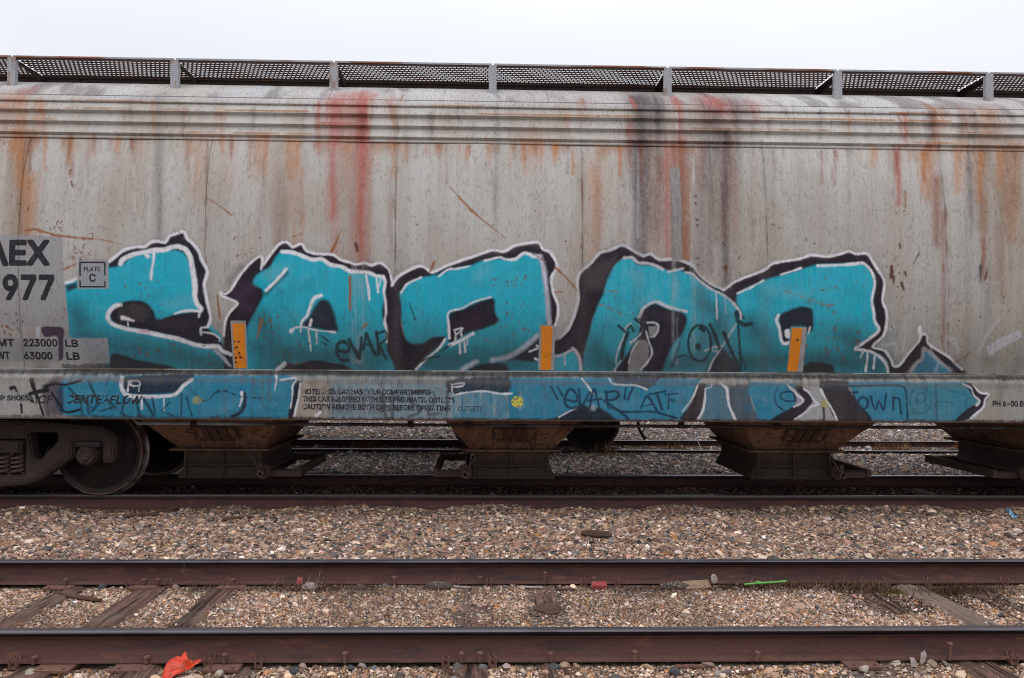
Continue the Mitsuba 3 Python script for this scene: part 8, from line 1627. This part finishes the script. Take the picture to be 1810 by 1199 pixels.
def chunk(name, pts, w, h, mat, label, cat_, seed):
    """a broken length of wood along pts"""
    pts = np.array(pts, float)
    n = 14
    t = np.linspace(0, 1, n)
    P = np.stack([np.interp(t, np.linspace(0, 1, len(pts)), pts[:, k]) for k in range(2)], 1)
    z = ground_z(P[:, 0], P[:, 1]) + h * 0.5 + 0.004
    r = w * (0.55 + 0.45 * np.sin(t * math.pi) ** 0.4) * (0.8 + 0.4 * meshkit.noise(np.column_stack([t * 7 + seed, 0 * t, 0 * t])))
    m = tube(np.column_stack([P, z]), r, 8)
    v = np.array(m.vertices)
    zc = np.interp(v[:, 0], P[np.argsort(P[:, 0]), 0], z[np.argsort(P[:, 0])])
    v[:, 2] = zc + (v[:, 2] - zc) * (h / w) * 0.6 + (meshkit.noise(v * 90, seed) - .5) * 0.006
    m.vertices = v
    return single(name, m, mat, label, cat_, smooth=30)


chunk('wood_stick', [(-3.03, 5.80), (-2.86, 5.70), (-2.62, 5.60)], .022, .03, 'bark', 'dark brown stick lying across the leftmost tie', 'stick', 2)
chunk('bark_piece', [(0.855, 7.31), (0.97, 7.24), (1.11, 7.20)], .042, .06, 'bark', 'dark brown piece of bark on the ballast between the tracks', 'bark piece', 5)
chunk('bark_piece', [(0.50, 5.84), (0.56, 5.83), (0.63, 5.84)], .012, .016, 'bark', 'short brown splinter in front of the second rail right of centre', 'bark piece', 6)
chunk('wood_splinter', [(-.24, 4.40), (-.18, 4.34), (-.12, 4.27)], .013, .016, 'bark', 'long brown wood splinter in front of the nearest rail', 'wood splinter', 7)
chunk('wood_splinter', [(1.33, 4.30), (1.41, 4.33), (1.49, 4.37)], .010, .014, 'bark', 'thin brown splinter at the nearest rail right of centre', 'wood splinter', 9)
chunk('wood_splinter', [(1.02, 4.40), (1.10, 4.40), (1.19, 4.395)], .012, .02, 'plate_rust', 'flat rusty strip under the nearest rail right of centre', 'rusty strip', 10)
chunk('pale_stick', [(.22, 5.90), (.31, 5.88), (.41, 5.87)], .009, .014, 'dirty_white', 'pale stick lying along the second rail right of centre', 'stick', 11)
chunk('pale_stick', [(-.30, 5.905), (-.21, 5.90), (-.11, 5.885)], .012, .012, 'dirty_white', 'pale strip leaning on the second rail beside the asphalt lump', 'strip', 14)
chunk('wood_splinter', [(-3.6, 8.15), (-3.45, 8.2), (-3.3, 8.25)], .03, .04, 'bark', 'brown wood chunk in the ballast near the truck at the left', 'wood chunk', 15)
chunk('wood_splinter', [(-2.58, 7.98), (-2.45, 8.08), (-2.32, 8.12)], .02, .03, 'bark', 'dark splinter in the ballast below the first hopper', 'wood splinter', 16)
leafp = [(-.022, -.030), (.0, -.034), (.022, -.02), (.026, .008), (.010, .03), (-.012, .034), (-.028, .014)]
flat_thing('paper_scrap', leafp, .002, 'dirty_white', 'pale rounded scrap standing against the second rail', 'paper scrap', (1.66, 5.895, -.140), .2, (1.25, 0.1), .010, 4)
flat_thing('paper_scrap', [(-.06, -.03), (.0, -.04), (.06, -.02), (.05, .02), (.0, .035), (-.05, .02)], .002, 'dirty_white', 'crumpled white plastic scrap in the dead grass at the second rail', 'plastic scrap', (-1.27, 5.87), .3, (.6, 0), .03, 7)
flat_thing('paper_scrap', [(-.02, -.025), (.02, -.03), (.025, .02), (-.015, .03)], .002, 'block_red', 'small brick red scrap in the dead grass at the second rail', 'scrap', (-1.345, 5.885, -.14), .3, (1.0, 0), .012, 8)
flat_thing('feather', [(-.014, -.03), (.0, -.035), (.014, -.01), (.018, .02), (.006, .042), (-.012, .022)], .0015, 'dirty_white', 'white feather standing against the nearest rail at the right', 'feather', (2.39, 4.395, -.16), -.2, (1.2, 0.2), .014, 9)
flat_thing('feather', [(-.03, -.02), (.0, -.03), (.03, -.01), (.02, .02), (-.01, .026)], .0015, 'dirty_white', 'curled white feather left of the standing feather at the nearest rail', 'feather', (2.33, 4.385, -.17), .4, (.8, 0), .014, 10)
flat_thing('paper_scrap', [(-.07, -.035), (.0, -.06), (.07, -.02), (.05, .04), (-.02, .05), (-.06, .02)], .003, 'litter_blue', 'crumpled blue and white wrapper on the ballast at the right', 'wrapper', (5.40, 8.22), .3, (.5, .3), .05, 11)
flat_thing('paper_scrap', [(-.17, -.05), (.1, -.06), (.19, -.01), (.12, .05), (-.08, .06), (-.18, .02)], .004, 'bark', 'brown torn sheet on the dark ground under the railcar', 'scrap', (-1.80, 9.95), .1, (.4, 0), .03, 12)


def grass(name, x, y, sx, sy, n, h, label, cols, seed, lean=0.5, w=0.0022, kind=None, zoff=0.0):
    r = np.random.default_rng(seed)
    V, F, C, o = [], [], [], 0
    cols = np.array(cols)
    for i in range(n):
        bx_, by_ = x + r.normal(0, sx), y + r.normal(0, sy)
        z = ground_z(bx_, by_) + zoff
        L = h * r.uniform(0.35, 1.15)
        a, l = r.uniform(0, 6.28), min(abs(r.normal(0, lean * 1.25)), 1.5)
        d = np.array([math.cos(a) * math.sin(l), math.sin(a) * math.sin(l), math.cos(l)])
        sag = r.uniform(0, 0.5)
        c = cols[r.integers(len(cols))] * r.uniform(.7, 1.2)
        side = np.array([-math.sin(a + .6), math.cos(a + .6), 0.2]) * w * r.uniform(.6, 1.3)
        for k, t in enumerate((0, .35, .7, 1.0)):
            q = np.array([bx_, by_, z]) + d * L * t - np.array([0, 0, sag * L * t * t]) + np.array([d[0], d[1], 0]) * sag * L * t * t * .6
            q[2] = max(q[2], z - .004)
            ww = side * (1 - t * .85)
            V += [q - ww, q + ww]; C += [c, c]
        for k in range(3):
            p = o + 2 * k
            F += [[p, p + 1, p + 3], [p, p + 3, p + 2]]
        o += 8
    m = trimesh.Trimesh(np.array(V), np.array(F), process=False)
    k = single(name, m, 'dry_grass', label, 'dry grass', color=np.array(C))
    labels[k]['kind'] = 'stuff'
    return k


STRAW = [(.22, .13, .085), (.16, .09, .065), (.10, .06, .048), (.28, .19, .13)]
RED_ = [(.26, .12, .065), (.32, .17, .09), (.18, .09, .05), (.38, .24, .14)]
MOSS = [(.10, .055, .035), (.07, .042, .03), (.14, .085, .045), (.05, .033, .026)]
GRN = [(.16, .14, .03), (.22, .16, .04), (.12, .11, .03)]
grass('dry_grass_tuft', -1.34, 5.86, .13, .03, 260, .13, 'dead grass clump caught against the second rail left of centre', STRAW, 3, .8, .0032)
grass('dry_grass_tuft', 1.82, 5.88, .10, .03, 420, .06, 'brown moss and root tangle at the second rail right of the tan board', MOSS, 4, .9, .0032)
grass('dry_grass_tuft', 2.22, 5.89, .16, .03, 420, .085, 'dead brown weeds behind the green plastic stick', MOSS + STRAW, 5, .8, .003)
grass('dry_grass_tuft', 2.70, 5.83, .14, .05, 700, .115, 'dry weed clump at the second rail left of the smooth brown tie', STRAW + MOSS, 6, .7, .003)
grass('dry_grass_tuft', 3.42, 5.80, .18, .06, 800, .10, 'dark weed clump at the second rail right of the smooth brown tie', MOSS + STRAW[1:3], 7, .7, .003)
grass('moss_patch', 2.93, 5.79, .07, .04, 800, .026, 'yellow green moss patch at the top of the smooth brown tie', GRN, 8, .6, .003)
grass('moss_patch', 3.33, 5.76, .08, .045, 800, .026, 'olive moss patch right of the smooth brown tie', GRN + MOSS, 9, .6, .003)
grass('dead_leaf_litter', 2.93, 5.60, .16, .17, 2600, .022, 'dark leaf crumbs left of the smooth brown tie', [(.05, .033, .025), (.075, .046, .034), (.12, .08, .055)], 10, 1.2, .005)
grass('dead_leaf_litter', 3.42, 5.62, .14, .14, 1600, .022, 'dark leaf crumbs right of the smooth brown tie', [(.05, .033, .025), (.075, .046, .034), (.12, .08, .055)], 14, 1.2, .005)
grass('dead_leaf_litter', 2.0, 5.86, .30, .035, 2200, .028, 'brown dead leaf crumbs along the second rail under the green stick', [(.10, .055, .04), (.14, .08, .055), (.07, .045, .035)], 16, 1.2, .005)
grass('dead_leaf_litter', -1.36, 5.84, .16, .04, 900, .028, 'brown dead leaf crumbs under the dead grass clump left of centre', [(.10, .055, .04), (.14, .08, .055), (.07, .045, .035)], 17, 1.2, .005)
grass('dead_leaf_litter', -0.3, 7.6, .8, .25, 1800, .02, 'scattered dark twigs and crumbs on the ballast between the tracks', [(.08, .05, .04), (.12, .075, .055)], 18, 1.3, .0035)
grass('dead_leaf_litter', 1.20, 7.3, .14, .09, 420, .03, 'reddish brown dead weeds on the ballast between the tracks', [(.20, .11, .08), (.15, .09, .065)], 11, 1.1, .004)
grass('dry_grass_tuft', -1.95, 5.92, .16, .02, 90, .11, 'sparse dry stems by the left tie plates of the second rail', STRAW, 12, .6, .002)
grass('dry_grass_tuft', 2.40, 4.40, .10, .02, 50, .11, 'thin dry stems around the white feather', STRAW, 13, .9, .0015)
for i, (x, y, n, sx, h, lab) in enumerate([(-2.05, 13.6, 150, .10, .26, 'reddish dry grass between the far rails left of the middle hopper'), (-2.7, 13.4, 90, .3, .12, 'low dry grass at the near rail of the far track, left'), (3.15, 13.6, 170, .16, .22, 'reddish dry grass tuft between the far rails right of the air hose'), (1.9, 12.98, 90, .10, .24, 'dry grass beside the dark wheel beyond'), (6.9, 13.6, 190, .16, .26, 'dry grass tuft between the far rails in the right hand gap'),
                                          (8.6, 14.3, 120, .12, .24, 'dry grass at the farthest rail beside the right hopper'), (-3.2, 14.9, 80, .5, .12, 'sparse dry weeds beyond the farthest rail at the left'), (7.3, 14.95, 100, .5, .12, 'sparse dry weeds beyond the farthest rail at the right'), (0.1, 14.8, 60, .4, .14, 'dry weeds beyond the farthest rail at the middle hopper')]):
    grass('dry_grass_tuft', x, y, sx, .08, int(n * 1.8), h * 1.25, lab, RED_, 30 + i, .45, .007)
for k, (pts, lab) in enumerate([([(-2.18, 5.93, -.0), (-2.16, 5.86, -.05), (-2.10, 5.83, -.11), (-2.02, 5.80, -.15)], 'thin bent dry stem standing at the second rail above the third tie'),
                                ([(2.10, 4.40, -.10), (2.14, 4.35, -.135), (2.22, 4.36, -.14), (2.30, 4.38, -.125)], 'thin wire loop against the nearest rail at the right')]):
    single('thin_wire' if k else 'bent_twig', tube(pts, .0016, 4), 'bark', lab, 'wire' if k else 'twig')
